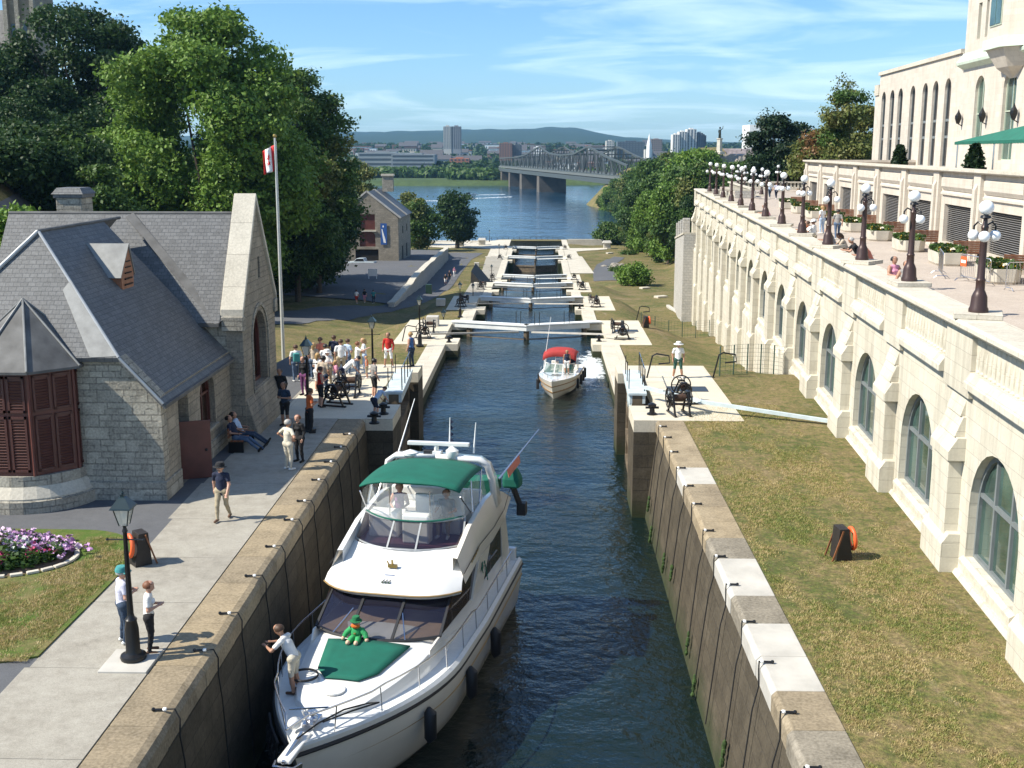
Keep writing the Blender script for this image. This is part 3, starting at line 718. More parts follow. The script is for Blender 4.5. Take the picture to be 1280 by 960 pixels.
ml=ml+[(-x,z) for x,z in ml[-2:0:-1]]
m=MB()
def lf(x,z,o_): u=.5+x*.22; v=.5-z*.34; p=flagp(u,v); return (p[0],p[1]+o_,p[2])
for o_ in (-.02,.02):
    vs=[lf(0,0,o_)]+[lf(x,z,o_) for x,z in ml]; m.add(vs,[(0,i,i%len(ml)+1) for i in range(1,len(ml)+1)])
m.build('maple_leaf',MATS['flag_red'],fe)

# short blades standing on the two near lawns
def blades(name,lab,n,x0,x1,y0,y1,z,seed,inside=None):
    g=np.random.default_rng(seed); x=g.uniform(x0,x1,n*2); y=y0+(y1-y0)*g.uniform(0,1,n*2)**1.25
    k=(np.sin(x*2.1+y*.5)+np.sin(x*.9-y*.55+2)+.8*np.sin(x*4.7+y*1.9)+.8*np.sin(x*3.3-y*2.7+1)+g.normal(0,.55,n*2))>-.15
    if inside is not None: k&=inside(x,y)
    x,y=x[k][:n],y[k][:n]; m_=len(x); a=g.uniform(0,2*pi,m_); w=g.uniform(.006,.014,m_); h=g.uniform(.025,.065,m_); l=g.normal(0,.025,(m_,2))
    c,s_=np.cos(a)*w,np.sin(a)*w; zz=np.full(m_,z)
    V=np.stack([np.stack([x-c,y-s_,zz],1),np.stack([x+c,y+s_,zz],1),np.stack([x+l[:,0],y+l[:,1],zz+h],1)],1).reshape(-1,3)
    o=raw(name,V,np.arange(len(V)).reshape(-1,3),grassb); tag(o,lab,'grass',kind='stuff')
grassb=leafm('grass_blades',[(.3,(.13,.19,.04)),(.44,(.26,.27,.08)),(.53,(.42,.34,.15)),(.68,(.55,.44,.25))])
blades('grass_blades','short dry grass blades on the right lawn',105000,6.0,10.4,17,50,-.03,1)
blades('grass_blades','short green grass blades on the left lawn',60000,-17,-11.1,23.3,31.5,.05,2,lambda x,y:(((x+15.2)/2.75)**2+((y-29.7)/1.75)**2>1)&((x<-13.3)|(((x+13.3)/2.2)**2+((np.maximum(y,29.6)-29.6)/2.6)**2<.95)))
# ------------------------------------------------------------------ walls with real openings
from mathutils.geometry import tessellate_polygon
def wallh(m,outer,holes,fn,depth,mat=0):
    pts=[]; polys=[outer]+holes
    for p in polys: pts+=list(p)
    tri=tessellate_polygon([[Vector((u,v,0)) for u,v in p] for p in polys])
    n=len(pts); vs=[fn(u,v,0) for u,v in pts]+[fn(u,v,depth) for u,v in pts]; fs=[]
    for t in tri: fs.append(tuple(t)); fs.append(tuple(i+n for i in t[::-1]))
    o=0
    for p in polys:
        k=len(p)
        for i in range(k): a=o+i;b=o+(i+1)%k; fs.append((a,b,b+n,a+n))
        o+=k
    m.add(vs,fs,mat)
def archp(u0,u1,v0,vs_,rise=None,n=10,pointed=False):
    w=(u1-u0)/2; rise=w if rise is None else rise
    c=(u0+u1)/2; pts=[(u0,v0),(u1,v0)]
    for i in range(n+1):
        a=pi*i/n; x=math.cos(a); z=math.sin(a)
        if pointed: z=1-abs(x)**1.6
        pts.append((c+w*x,vs_+rise*z))
    return pts
def rectp(u0,u1,v0,v1): return [(u0,v0),(u1,v0),(u1,v1),(u0,v1)]
def edgeframe(m,poly,fn,w,d0,d1,mat=0,close=True):
    """thin frame running round an opening outline"""
    c=(sum(p[0] for p in poly)/len(poly),sum(p[1] for p in poly)/len(poly)); k=len(poly)
    def off(p): 
        dx,dy=p[0]-c[0],p[1]-c[1]; L=math.hypot(dx,dy); return (p[0]-dx/L*w*1.2,p[1]-dy/L*w*1.2)
    q=[off(p) for p in poly]; rings=[[fn(*poly[i],d0),fn(*q[i],d0),fn(*q[i],d1),fn(*poly[i],d1)] for i in range(k)]
    vs=[v for r in rings for v in r]; fs=[]
    for i in range(k):
        j=(i+1)%k
        for e_ in range(4): fs.append((i*4+e_,j*4+e_,j*4+(e_+1)%4,i*4+(e_+1)%4))
    m.add(vs,fs,mat)
def panel(m,poly,fn,d,mat=0,th=.03):
    n=len(poly); vs=[fn(u,v,d) for u,v in poly]+[fn(u,v,d+th) for u,v in poly]
    m.add(vs,[tuple(range(n)),tuple(range(n,2*n))[::-1]]+[(i,(i+1)%n,(i+1)%n+n,i+n) for i in range(n)],mat)
# ------------------------------------------------------------------ stone lock house
H=empty('lock_house',(0,0,0)); tag(H,'grey limestone lock house with slate roofs, steep gable and burgundy polygonal bay','house')
AX,AY=-11.9,35.3
fr=lambda u,v,d:(AX-d,u,v)              # right wall: u=y, v=z
fn_=lambda u,v,d:(u,AY+d,v)             # near wall: u=x
m=MB()
door=archp(37.0,38.1,0.02,2.75,.35); win=archp(39.45,41.3,1.15,2.35,.85,n=12)
wallh(m,[(AY+.5,-.4),(43.6,-.4),(43.6,3.40),(AY+.5,3.40)],[door,win],fr,.5)
m.build('wall',limestone_tan,H,recalc=True)
m=MB(); wallh(m,[(-20.9,-.4),(AX,-.4),(AX,3.38),(-13.08,4.66),(-19.72,4.66),(-20.9,3.4)],[],fn_,.5); m.box((-20.9,AY+.51,-.3),(-20.4,43.5,3.4)); m.build('wall',limestone,H,recalc=True)
m=MB(); m.prism([(-20.95,AY-.07),(AX+.07,AY-.07),(AX+.07,36.9),(AX-.4,36.9),(AX-.4,36),(-20.9,36)],-.4,.62); m.prism([(AX-.4,38.2),(AX+.07,38.2),(AX+.07,43.4),(AX-.4,43.4)],-.4,.62); m.build('plinth',limestone,H,bevel=.03)
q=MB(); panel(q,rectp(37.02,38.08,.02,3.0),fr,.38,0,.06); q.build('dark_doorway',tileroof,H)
dr=empty('x'); bpy.data.objects.remove(dr)
m=MB(); m.rbox((-11.63,37.78,1.02),(1.02,.07,2.0),rz=R(20))
dd=m.build('door',burg,H,bevel=.01); m=MB(); m.ball((-11.28,37.84,1.0),.05,8); m.build('handle',iron,dd)
wf=MB(); edgeframe(wf,win,fr,.09,.2,.3); wf.bar((AX-.25,40.37,1.15),(AX-.25,40.37,3.15),.08); wf.bar((AX-.25,39.5,2.35),(AX-.25,41.25,2.35),.07); wf=wf.build('window',burg,H,recalc=True)
q=MB(); panel(q,win,fr,.3); q.build('pane',glassbr,wf)
m=MB(); m.box((AX-.35,39.35,1.02),(AX+.10,41.4,1.14)); m.build('window_sill',limestone,H,bevel=.02)
# roof of the annexe
ZE=3.42; RZ=8.35; RX=-16.4; s=(RZ-ZE)/(-11.97-RX)
def pl(x): return ZE+(-11.97-x)*abs(s)
k=(RZ-ZE)/(4.43)
m=MB(); e0=-11.75; ze=RZ-k*(e0-RX)
th=.14
P1=[(e0,AY-.18,ze),(e0,43.48,ze),(RX,43.48,RZ),(RX,45.9,RZ),(RX,37.8,RZ),(-13.05,AY-.18,RZ-k*3.35)]
m.add([(x,y,z) for x,y,z in P1]+[(x,y,z-th) for x,y,z in P1],[(0,1,2,4,5),(11,10,8,7,6),(0,6,7,1),(0,5,11,6),(5,4,10,11)])
m.build('roof_slope',slate,H)
m=MB(); P2=[(-13.07,AY-.2,RZ-k*3.33),(RX,37.78,RZ),(-19.75,AY-.2,RZ-k*3.35),]; m.add(P2+[(x,y+.05,z-th) for x,y,z in P2],[(0,1,2),(5,4,3),(0,2,5,3)]); m.build('hip_slope',slate,H)
m=MB(); P3=[(RX,37.78,RZ),(RX,45,RZ),(-21.05,45,ze),(-21.05,AY-.18,ze),(-19.75,AY-.18,RZ-k*3.35)]; m.add(P3,[(0,1,2,3,4)]); m.build('roof_slope',slate,H)
m=MB(); m.tube([(RX,37.75,RZ+.02),(-13.05,AY-.2,RZ-k*3.35+.03)],.05,8); m.tube([(-13.05,AY-.2,RZ-k*3.35+.02),(e0,AY-.2,ze+.02)],.05,8); m.tube([(RX,37.75,RZ+.02),(-19.75,AY-.2,RZ-k*3.35+.03)],.07,8); m.build('hip_flashing',trim,H)
m=MB(); m.tube([(RX,37.7,RZ+.02),(RX,45.2,RZ+.02)],.06,8); m.build('ridge_roll',leaddk,H); m=MB(); m.bar((e0+.03,AY-.2,ze-.08),(e0+.03,43.45,ze-.08),.1,.12); m.build('gutter',leaddk,H)
# rear left wing ridge
m=MB(); vs=[(-17.6,38.5,7.2),(-30,38.9,7.2),(-30,35.6,4.6),(-18.6,35.4,4.6),(-30,42,4.6),(-17.6,42,4.6)]; m.add(vs,[(0,3,2,1),(0,1,4,5)]); m.build('wing_roof',slate,H)
m=MB(); m.box((-30,35.5,-.4),(-20.9,42,4.6)); m.build('wing_wall',limestone,H)
# lead apron beside the hip and over the bay
m=MB()
def hp(x,f): 
    # point on hip slope at lateral x and fraction up
    return (x,AY-.2+f*2.58,(RZ-k*3.35)+f*(k*3.35)+.03)
m.add([hp(-13.12,0.01),hp(-13.95,.0),hp(-15.2,.52),hp(-15.0,.60)],[(0,3,2,1)]); m.build('lead_apron',lead,H,solid=.02)
# dormer vent
dm=MB(); rz_=7.75; dy=40.3
dm.add([(-15.86,dy,rz_),(-14.35,dy,rz_),(-14.45,dy-.72,6.62),(-14.86,dy-.72,6.62)],[(0,3,2,1)])
dm.add([(-15.86,dy,rz_),(-14.35,dy,rz_),(-14.45,dy+.72,6.62),(-14.86,dy+.72,6.62)],[(0,1,2,3)])
dm.build('dormer_roof',lead,H,solid=.05)
dm=MB(); dm.add([(-14.42,dy,rz_-.08),(-14.5,dy-.62,6.68),(-14.5,dy-.55,6.15),(-14.5,dy+.55,6.15),(-14.5,dy+.62,6.68)],[(0,1,2,3,4)]); dm.add([(-14.5,dy-.6,6.66),(-14.5,dy-.56,6.15),(-15.0,dy-.56,6.6)],[(0,1,2)]); dm.add([(-14.5,dy+.6,6.66),(-14.5,dy+.56,6.15),(-15.0,dy+.56,6.6)],[(0,1,2)])
dv=dm.build('dormer_louvre',M('rusty_brown_louvre',(.30,.13,.07),.6,0,.2),H,solid=.05)
dm=MB()
for i in range(5): dm.bar((-14.44,dy-.38+.04*i,6.35+.2*i),(-14.44,dy+.38-.04*i,6.35+.2*i),.05,.04)
dm.build('slat',tileroof,dv)
# main block
MX=-11.35; y0,y1=43.52,48.95; yc=46.22; ZR=8.45; z0=4.55
fm=lambda u,v,d:(MX-d,u,v)
m=MB(); arch=archp(45.15,47.3,1.65,3.5,1.1,n=14); slit=rectp(46.35,46.68,5.9,6.75); 
wallh(m,[(y0,-.4),(y1,-.4),(y1,4.7),(y1+.05,5.0),(yc,9.0),(y0-.05,5.0),(y0,4.7)],[arch,slit],fm,.62); m.build('gable_wall',limestone_tan,H,recalc=True)
m=MB(); m.box((-21,y0,-.4),(MX-.621,y0+.5,z0)); m.box((-21,y1-.5,-.4),(MX-.621,y1,z0)); m.box((-21,y0+.5,-.4),(-20.5,y1-.5,z0)); m.build('wall',limestone,H)
m=MB(); m.slaby([(MX-.5,-.4),(MX+.42,-.4),(MX+.38,.25),(MX+.02,1.45),(MX-.5,1.45)],y0+.1,y1-.1); m.build('battered_base',limestone_tan,H,bevel=.03)
def cop(sgn):
    ya,yb=(yc,y0-.12) if sgn<0 else (yc,y1+.12); p=[(ya,9.28),(yb,5.02),(yb,4.72),(ya,8.98)]
    mm=MB(); mm.slabx(p,MX-.78,MX+.10); return mm
for sg in (-1,1): cop(sg).build('gable_coping',concp,H,bevel=.02)
for y in (y0,y1): MB().box((MX-.75,y-.22,4.2),(MX+.1,y+.22,4.75)).build('kneeler_stone',limestone,H,bevel=.03)
m=MB()
for sg,ye in ((-1,y0-.3),(1,y1+.3)):
    m.add([(MX-.78,yc,ZR),(-21.2,yc,ZR),(-21.2,ye,z0-.05),(MX-.78,ye,z0-.05)],[(0,1,2,3) if sg<0 else (0,3,2,1)])
m.build('roof_slope',slate,H,solid=.1)
m=MB(); m.tube([(MX-.8,yc,ZR+.04),(-21.2,yc,ZR+.04)],.07,8); m.build('ridge_roll',leaddk,H); m=MB(); m.bar((MX-.8,y0-.33,z0-.1),(-21,y0-.33,z0-.1),.12,.12); m.build('gutter',leaddk,H)
m=MB(); # valley lead along junction with the annexe roof
m.bar((-16.3,yc-.15,ZR-.02),(-12.15,y0-.28,z0+.0),.34,.04,up=(0,-.7,.7)); m.build('valley_flashing',leaddk,H)
m=MB(); edgeframe(m,arch,fm,.12,.3,.42); m.bar((MX-.36,46.22,1.65),(MX-.36,46.22,4.5),.1); w=m.build('window',burg,H,recalc=True)
q=MB(); panel(q,archp(46.0,47.25,1.7,3.5,1.05,n=12),fm,.43); q.build('pane',glassbr,w); q=MB(); panel(q,archp(45.18,46.2,1.7,3.6,.7),fm,.4); q.build('shutter',brownw,w)
m=MB(); edgeframe(m,archp(44.95,47.5,1.6,3.5,1.3,n=14),fm,-.12,-.05,.02); m.build('arch_moulding',limestone,H,recalc=True)
q=MB(); panel(q,slit,fm,.3); q.build('pane',glassd,H)
# chimney
m=MB(); m.box((-19.65,47.1,4),(-18.6,48.3,9.05)); ch=m.build('chimney',limestone,H,bevel=.03)
m=MB(); m.prism([(-19.72,47.03),(-18.53,47.03),(-18.53,48.37),(-19.72,48.37)],9.05,9.2); m.loft([[(-19.78,46.98,9.2),(-18.47,46.98,9.2),(-18.47,48.42,9.2),(-19.78,48.42,9.2)],[(-19.6,47.15,9.45),(-18.65,47.15,9.45),(-18.65,48.25,9.45),(-19.6,48.25,9.45)]],close=True,cap=True); m.build('cap',slate,ch)
# polygonal bay
BX,BY=-16.2,35.75
def oc(r,z,a0=22.5,n=8,cx=BX,cy=BY): return [(cx+r*math.cos(R(a0+360/n*i)),cy+r*math.sin(R(a0+360/n*i)),z) for i in range(n)]
m=MB(); m.lathe([(2.12,-.4),(2.12,.38),(2.02,.44)],(BX,BY,0),32); m.lathe([(1.86,.74),(1.84,1.12),(.5,1.13)],(BX,BY,0),32); m.build('bay_base',limestone,H)
m=MB(); m.lathe([(2.05,.40),(2.06,.46),(1.86,.80),(1.8,.8)],(BX,BY,0),32); m.build('bay_weathering',concp,H)
m=MB(); m.loft([oc(1.82,1.12),oc(1.82,4.38)],close=True,cap=True); by=m.build('bay_wall',burg,H)
m=MB()
for i in range(8):
    a=R(22.5+45*i); m.tube([(BX+1.83*math.cos(a),BY+1.83*math.sin(a),1.13),(BX+1.83*math.cos(a),BY+1.83*math.sin(a),4.36)],.055,6)
m.build('corner_post',burg,by)
for i in range(8):
    a=R(45*i+0); c=Vector((math.cos(a),math.sin(a),0)); t=Vector((-math.sin(a),math.cos(a),0)); r0=1.82*math.cos(R(22.5))
    if c.y>.5: continue
    mm=MB()
    for z0_,z1_ in ((1.25,3.0),(3.12,4.25)):
        for u0,u1 in ((-.58,-.04),(.04,.58)):
            p=Vector((BX,BY,0))+c*(r0+.03)
            for (a0,b0,a1,b1) in ((u0,z0_,u1,z0_+.08),(u0,z1_-.08,u1,z1_),(u0,z0_,u0+.07,z1_),(u1-.07,z0_,u1,z1_)):
                q0=p+t*((a0+a1)/2); mm.rbox((q0.x,q0.y,(b0+b1)/2),(.05,abs(a1-a0),abs(b1-b0)),rz=a)
            nsl=int((z1_-z0_-.2)/.09)
            for s_ in range(nsl):
                q0=p+t*((u0+u1)/2)-c*.01; mm.rbox((q0.x,q0.y,z0_+.13+s_*.09),(.03,u1-u0-.14,.06),rz=a,ry=R(30))
    mm.build('shutter',burgd,by)
m=MB(); m.loft([oc(2.12,4.34),oc(2.12,4.42),oc(.02,6.35)],close=True,cap=True); br_=m.build('bay_roof',leaddk,H)
m=MB()
for i in range(8):
    a=oc(2.14,4.44)[i]; m.tube([a,(BX,BY,6.4)],.035,6)
m.build('seam',lead,br_)
# ------------------------------------------------------------------ bench by the house
e=empty('bench',(-11.35,42.0,0),R(-90)); tag(e,'brown wooden bench against the lock house wall under two sitting people','bench')
m=MB(); 
for i in range(4): m.box((-.85,-.02+.12*i,.42),(.85,.08+.12*i,.46))
m.build('seat',brownw,e); m=MB()
for i in range(3): m.box((-.85,-.12,.55+.13*i),(.85,-.08,.64+.13*i))
m.build('backrest',brownw,e)
for x in (-.8,.8): MB().box((x-.04,-.1,0),(x+.04,.45,.42)).build('leg',iron,e)
# ------------------------------------------------------------------ terrace: local frame x = away from canal, y = along
TA=R(-3.55); TO=(8.85,0,0)
def TL(t,s,z=0):
    c,sn=math.cos(TA),math.sin(TA); return (TO[0]+t*c-s*sn, t*sn+s*c, z)
def tloc(x,y):
    c,sn=math.cos(TA),math.sin(TA); x-=TO[0]; return (x*c+y*sn, -x*sn+y*c)
SP=7.3; B0s=30.5
W=empty('terrace_wall',TO,TA); tag(W,'long pale stone retaining wall with arched windows, buttresses and balustrade along the right lawn','wall')
fw=lambda u,v,d:(.42+d,u,v)
S0,S1=8.0,131.5
cent=[B0s+SP*i for i in range(-3,15)]
holes=[];wins=[]
for c in cent[:-1]:
    cc=c+SP/2+.3
    big=c<95; w=1.85
    if c>63: w=1.85
    holes.append(archp(cc-w,cc+w,.62,2.0,1.75,n=14)); wins.append(cc)
m=MB(); wallh(m,[(S0,-1.5),(50,-2.5),(70,-6),(S1,-12),(S1,6.35),(S0,6.35)],holes,fw,.75); m.build('wall',ashlar,W,recalc=True)
for cc in wins:
    w=1.85; hp_=archp(cc-w,cc+w,.62,2.0,1.75,n=14)
    m=MB(); edgeframe(m,hp_,fw,.11,.20,.32)
    for u in (-.62,.62): m.bar((.42+.26,cc+u,.65),(.42+.26,cc+u,3.55),.09,.10,up=(0,1,0))
    m.bar((.42+.26,cc-w,2.35),(.42+.26,cc+w,2.35),.10,.1)
    fo=m.build('window',frameg,W,recalc=True)
    q=MB(); panel(q,hp_,fw,.29); q.build('pane',glassg,fo)
    if cc<75:
        q=MB()
        for u in (-1.2,-.2,.35,1.4): q.rbox((.42+.50,cc+u,1.9),(.03,.38,2.9)) 
        q.build('curtain',M('pale_curtain',(.35,.38,.34),.9,0,.2),fo)
    m=MB(); m.slaby([(.42,.60),(.30,.52),(.30,.42),(1.0,.42),(1.0,.60)],cc-w-.15,cc+w+.15); m.build('window_sill',ashlar,W)
# plinth course
m=MB(); 
for a,c in zip(cent[:-1],cent[1:]): m.slaby([(.24,-3.5 if a<60 else -12),(.24,-.1),(.36,.12),(.6,.12),(.6,-3.5 if a<60 else -12)],a+.9,c-.9)
m.build('base_course',ashlar,W)
for i,c in enumerate(cent):
    gx,gy,_=TL(0,c); gz=Tz(gx,gy)-.6; bt=1.05 if c<65 else max(gz+4.0,-3.6+0.0*c)
    bt=[1.05][0] if c<60 else max(-3.2,1.05-(c-60)*.11)
    m=MB()
    m.box((-.06,c-.98,gz),(.75,c+.98,bt-.28)); m.slaby([(-.06,bt-.281),(.12,bt),(.75,bt),(.75,bt-.281)],c-.98,c+.98)
    m.loft([[(.06,c-.72,bt-.1),(.75,c-.72,bt-.1),(.75,c+.72,bt-.1),(.06,c+.72,bt-.1)],[(.06,c-.70,3.05),(.75,c-.70,3.05),(.75,c+.70,3.05),(.06,c+.70,3.05)]],close=True,cap=True)
    # weathered head in three courses
    m.slaby([(-.02,3.0),(-.02,3.25),(.20,3.62),(.75,3.62),(.75,3.0)],c-.86,c+.86)
    m.slaby([(.14,3.62),(.34,4.15),(.75,4.15),(.75,3.62)],c-.72,c+.72)
    m.slaby([(.28,4.15),(.45,4.7),(.75,4.7),(.75,4.15)],c-.62,c+.62)
    m.slaby([(.40,4.7),(.50,6.4),(.75,6.4),(.75,4.7)],c-.18,c+.18)
    m.build('buttress',ashlar,W,bevel=.012)
# balustrade
for i,c in enumerate(cent):
    m=MB(); m.box((.28,c-1.15,4.72),(1.05,c+1.15,6.45)); m.build('pedestal',ashlar,W,bevel=.02)
m=MB(); m.slaby([(.10,6.46),(.05,6.52),(.05,6.62),(.12,6.68),(1.15,6.68),(1.22,6.60),(1.22,6.46)],S0,S1); m.build('rail_coping',concp,W)
m=MB(); 
for a,c in zip(cent[:-1],cent[1:]): m.slaby([(.14,5.02),(.14,5.18),(.30,5.42),(1.0,5.42),(1.0,5.02)],a+1.15,c-1.15)
m.build('balustrade_sill',ashlar,W)
brow_=MB(); bp=[(.10,0),(.10,.06),(.06,.10),(.10,.26),(.11,.38),(.055,.72),(.08,.82),(.10,.86),(.10,1.03)]
for j,(a,c) in enumerate(zip(cent[:-1],cent[1:])):
    n=15 if a<70 else 9
    for i in range(n):
        y=a+1.35+(c-a-2.7)*i/(n-1)
        if a<15 or a>50: brow_.lathe(bp,(.46,y,5.42),8)
        else: MB().lathe(bp,(.46,y,5.42),8).build('baluster',ashlar,W,smooth=True)
o=brow_.build('balusters',ashlar,W,smooth=True); o['kind']='stuff'
# terrace floor
m=MB(); m.box((.9,S0,5.3),(9.8,S1+.5,5.6)); m.box((6.5,S1+.5,5.3),(20,172,5.6)); o=m.build('terrace_floor',terrm,None,TO,TA); tag(o,kind='structure')
# end wall and balustrade of the terrace
E_=empty('terrace_end_balustrade',TO,TA); tag(E_,'pale balustrade with openings closing the far end of the terrace','balustrade')
m=MB(); m.box((.6,S1,-14),(6.5,S1+.6,5.6)); m.build('wall',ashlar,E_)
m=MB(); m.box((.3,S1-.1,6.42),(6.5,S1+.5,6.6)); m.box((.3,S1-.1,5.6),(6.5,S1+.5,5.75)); m.build('rail',ashlar,E_)
m=MB(); m.box((4.6,S1-.2,5.6),(6.9,S1+.3,6.4)); m.build('pedestal',rubble,E_)
for i in range(9): MB().box((.8+i*.48,S1+.05,5.7),(1.0+i*.48,S1+.3,6.45)).build('baluster',ashlar,E_)
F_=empty('far_terrace_balustrade',TO,TA); tag(F_,'low balustrade of stone posts across the back of the far terrace','balustrade')
m=MB(); m.box((6.5,160,6.5),(20,160.5,6.68)); m.box((6.5,160,5.6),(20,160.5,5.8)); m.box((6.5,134,6.5),(6.9,160,6.68)); m.box((6.5,134,5.6),(6.9,160,5.75)); m.build('rail',concp,F_)
for i in range(28): MB().box((6.8+i*.47,160.1,5.7),(7.05+i*.47,160.4,6.5)).build('baluster',ashlar,F_)
for i in range(40): MB().box((6.6,134.3+i*.63,5.7),(6.8,134.5+i*.63,6.5)).build('baluster',ashlar,F_)
m=MB(); m.box((6.5,132.1,-14),(7.1,172,5.3)); m.build('wall',ashlar,F_)
# stone wall below the far end, with square posts
gx,gy,_=TL(-.3,133)
E2=empty('rubble_wall',TO,TA); tag(E2,'grey rubble stone wall with four square posts at the far end of the terrace wall','wall')
m=MB(); m.slabx([(131.6,-16),(149,-16),(149,-.2),(131.6,1.6)],-.9,1.0); m.build('wall',rubble,E2)
for i in range(4):
    s_=134.2+i*4.5; z=1.6-(s_-131.6)*.103; MB().box((-.9,s_-.45,z-.1),(-.1,s_+.45,z+1.9)).build('post',rubble,E2,bevel=.02)
m=MB(); m.slabx([(131.6,1.6),(149,-.2),(149,-.0),(131.6,1.8)],-1.0,1.1); m.build('coping',concp,E2)
# rear wall with grilles
RW=empty('upper_terrace_wall',TO,TA); tag(RW,'pale panelled wall with dark slatted grilles behind the flower planters','wall')
RT=9.3; fr2=lambda u,v,d:(RT+d,u,v)
pil=[52.0+7.5*i for i in range(-3,9)]
ho=[rectp(a+1.3,c-1.3,6.0,8.05) for a,c in zip(pil[:-1],pil[1:])]
m=MB(); wallh(m,[(pil[0],5.4),(pil[-1]+.6,5.4),(pil[-1]+.6,9.75),(pil[0],9.75)],ho,fr2,.5); m.build('wall',ashlar2,RW,recalc=True)
for a,c in zip(pil[:-1],pil[1:]):
    m=MB(); n=20
    m.box((RT+.42,a+1.3,6.0),(RT+.44,c-1.3,8.05),1)
    for i in range(n): m.rbox((RT+.25,(a+c)/2,6.06+i*.102),(.12,c-a-2.6,.03),ry=R(35))
    m.build('slatted_grille',[M('grille_slats',(.20,.19,.175),.5,.2,.1),tileroof],RW)
    m=MB(); m.slaby([(RT-.12,8.55),(RT-.12,8.66),(RT,8.75),(RT,8.5)],a+.8,c-.8); m.slaby([(RT-.04,8.8),(RT-.16,9.0),(RT-.16,9.45),(RT,9.5),(RT,8.8)],a+.95,c-.95); m.build('panel_moulding',ashlar2,RW)
for a in pil:
    m=MB(); m.box((RT-.22,a-.55,5.5),(RT,a+.55,9.78)); m.slaby([(RT-.36,5.5),(RT-.36,9.0),(RT-.22,9.3),(RT-.22,5.5)],a-.2,a+.2); m.build('pilaster',ashlar2,RW,bevel=.02)
m=MB(); m.slaby([(RT-.35,9.78),(RT-.42,9.85),(RT-.42,9.98),(RT+.6,9.98),(RT+.6,9.78)],pil[0],pil[-1]+.8); m.build('rail_coping',concp,RW)
m=MB(); m.box((RT+.3,pil[-1]+.6,5.4),(RT+14,pil[-1]+1.1,9.75)); m.box((RT+.2,pil[-1]+.4,9.76),(RT+14,pil[-1]+1.2,9.97)); m.build('return_wall',ashlar2,RW)
m=MB(); m.box((RT+.5,20,8.7),(RT+12,pil[-1]+.9,9.1)); o=m.build('upper_terrace_floor',terrm,None,TO,TA); tag(o,kind='structure')
# globe lamps
def glamp():
    e=empty('globe_lamp')
    m=MB(); m.lathe([(.25,0),(.25,.08),(.22,.14),(.20,.40),(.16,.50),(.12,.58),(.115,.8),(.13,.84),(.10,.9),(.085,2.15),(.10,2.2),(.06,2.28),(.05,2.5)],(0,0,0),18); m.build('post',ironbrown,e,smooth=True)
    m=MB(); 
    for i in range(3):
        a=R(60+120*i); m.tube([(.05*math.cos(a),.05*math.sin(a),2.25),(.2*math.cos(a),.2*math.sin(a),2.33),(.30*math.cos(a),.30*math.sin(a),2.22),(.30*math.cos(a),.30*math.sin(a),2.12)],.025,6)
    m.lathe([(.05,2.4),(.14,2.44),(.12,2.5),(.04,2.52)],(0,0,0),12); m.build('arm',iron,e,smooth=True)
    for i in range(3):
        a=R(60+120*i); MB().ball((.30*math.cos(a),.30*math.sin(a),1.98),.145,16).build('globe',glob,e,smooth=True)
    MB().ball((0,0,2.70),.19,18).build('globe',glob,e,smooth=True)
    MB().box((-.55,-.6,-.14),(.55,.6,0)).build('plinth',concp,e,bevel=.02)
    return e
GL=glamp(); Lc=[B0s+SP*i for i in range(-1,13)]
TN=['','nearest','second nearest','third nearest','fourth nearest','fifth nearest','sixth nearest','seventh nearest','eighth nearest','ninth nearest','tenth nearest','fourth farthest','third farthest','second farthest','farthest']
for i,s_ in enumerate(Lc):
    if s_<27: continue
    o=GL if i==1 else dup(GL); o.location=TL(.72,s_,6.82); o.rotation_euler=(0,0,R(rnd.choice([0,20,45,70])))
    tag(o,'globe lamp post on the canal-side rail, %s of the long row'%TN[i],'lamp post','globe lamp posts on the terrace')
for i,s_ in enumerate((130,138,147,155)):
    o=dup(GL); o.location=TL(7.3,s_,6.1); tag(o,'globe lamp post in the short far row on the terrace, %s from the camera'%['first','second','third','fourth'][i],'lamp post','globe lamp posts on the terrace')
o=dup(GL); o.location=TL(12.0,152,6.1); tag(o,'globe lamp post standing apart by the bushes at the far terrace','lamp post','globe lamp posts on the terrace')
# planters and benches
def planter(seed):
    e=empty('planter'); n=8
    def rr(w,l,z):
        c=.35; return [(-w+c,-l,z),(w-c,-l,z),(w,-l+c,z),(w,l-c,z),(w-c,l,z),(-w+c,l,z),(-w,l-c,z),(-w,-l+c,z)]
    m=MB(); m.loft([rr(.62,1.15,0),rr(.68,1.2,.1),rr(.72,1.25,.62),rr(.62,1.15,.62),rr(.6,1.1,.5)],close=True,cap=True); m.build('trough',conc,e)
    def f(r,n): return np.stack([r.uniform(-.55,.55,n),r.uniform(-1.05,1.05,n),r.uniform(.55,.85,n)],1)
    flowers('foliage',240,[leaf_mid,leaf_dark],f,.08,e,seed=seed)
    flowers('blooms',70,[fp[2],M('cream_petals',(.7,.65,.5),.6,0,.1)],f,.06,e,seed=seed+1)
    return e
PL=planter(11); gp=[a for a in pil[:-1]]
for i,a in enumerate(gp[1:]):
    o=PL if i==0 else dup(PL); o.location=TL(7.1,a+4.6,5.6); o.rotation_euler=(0,0,TA+R(rnd.uniform(-4,4)))
    tag(o,'concrete flower trough before the slatted grilles, %s along the terrace'%ORD[i],'planter','concrete flower troughs on the terrace')
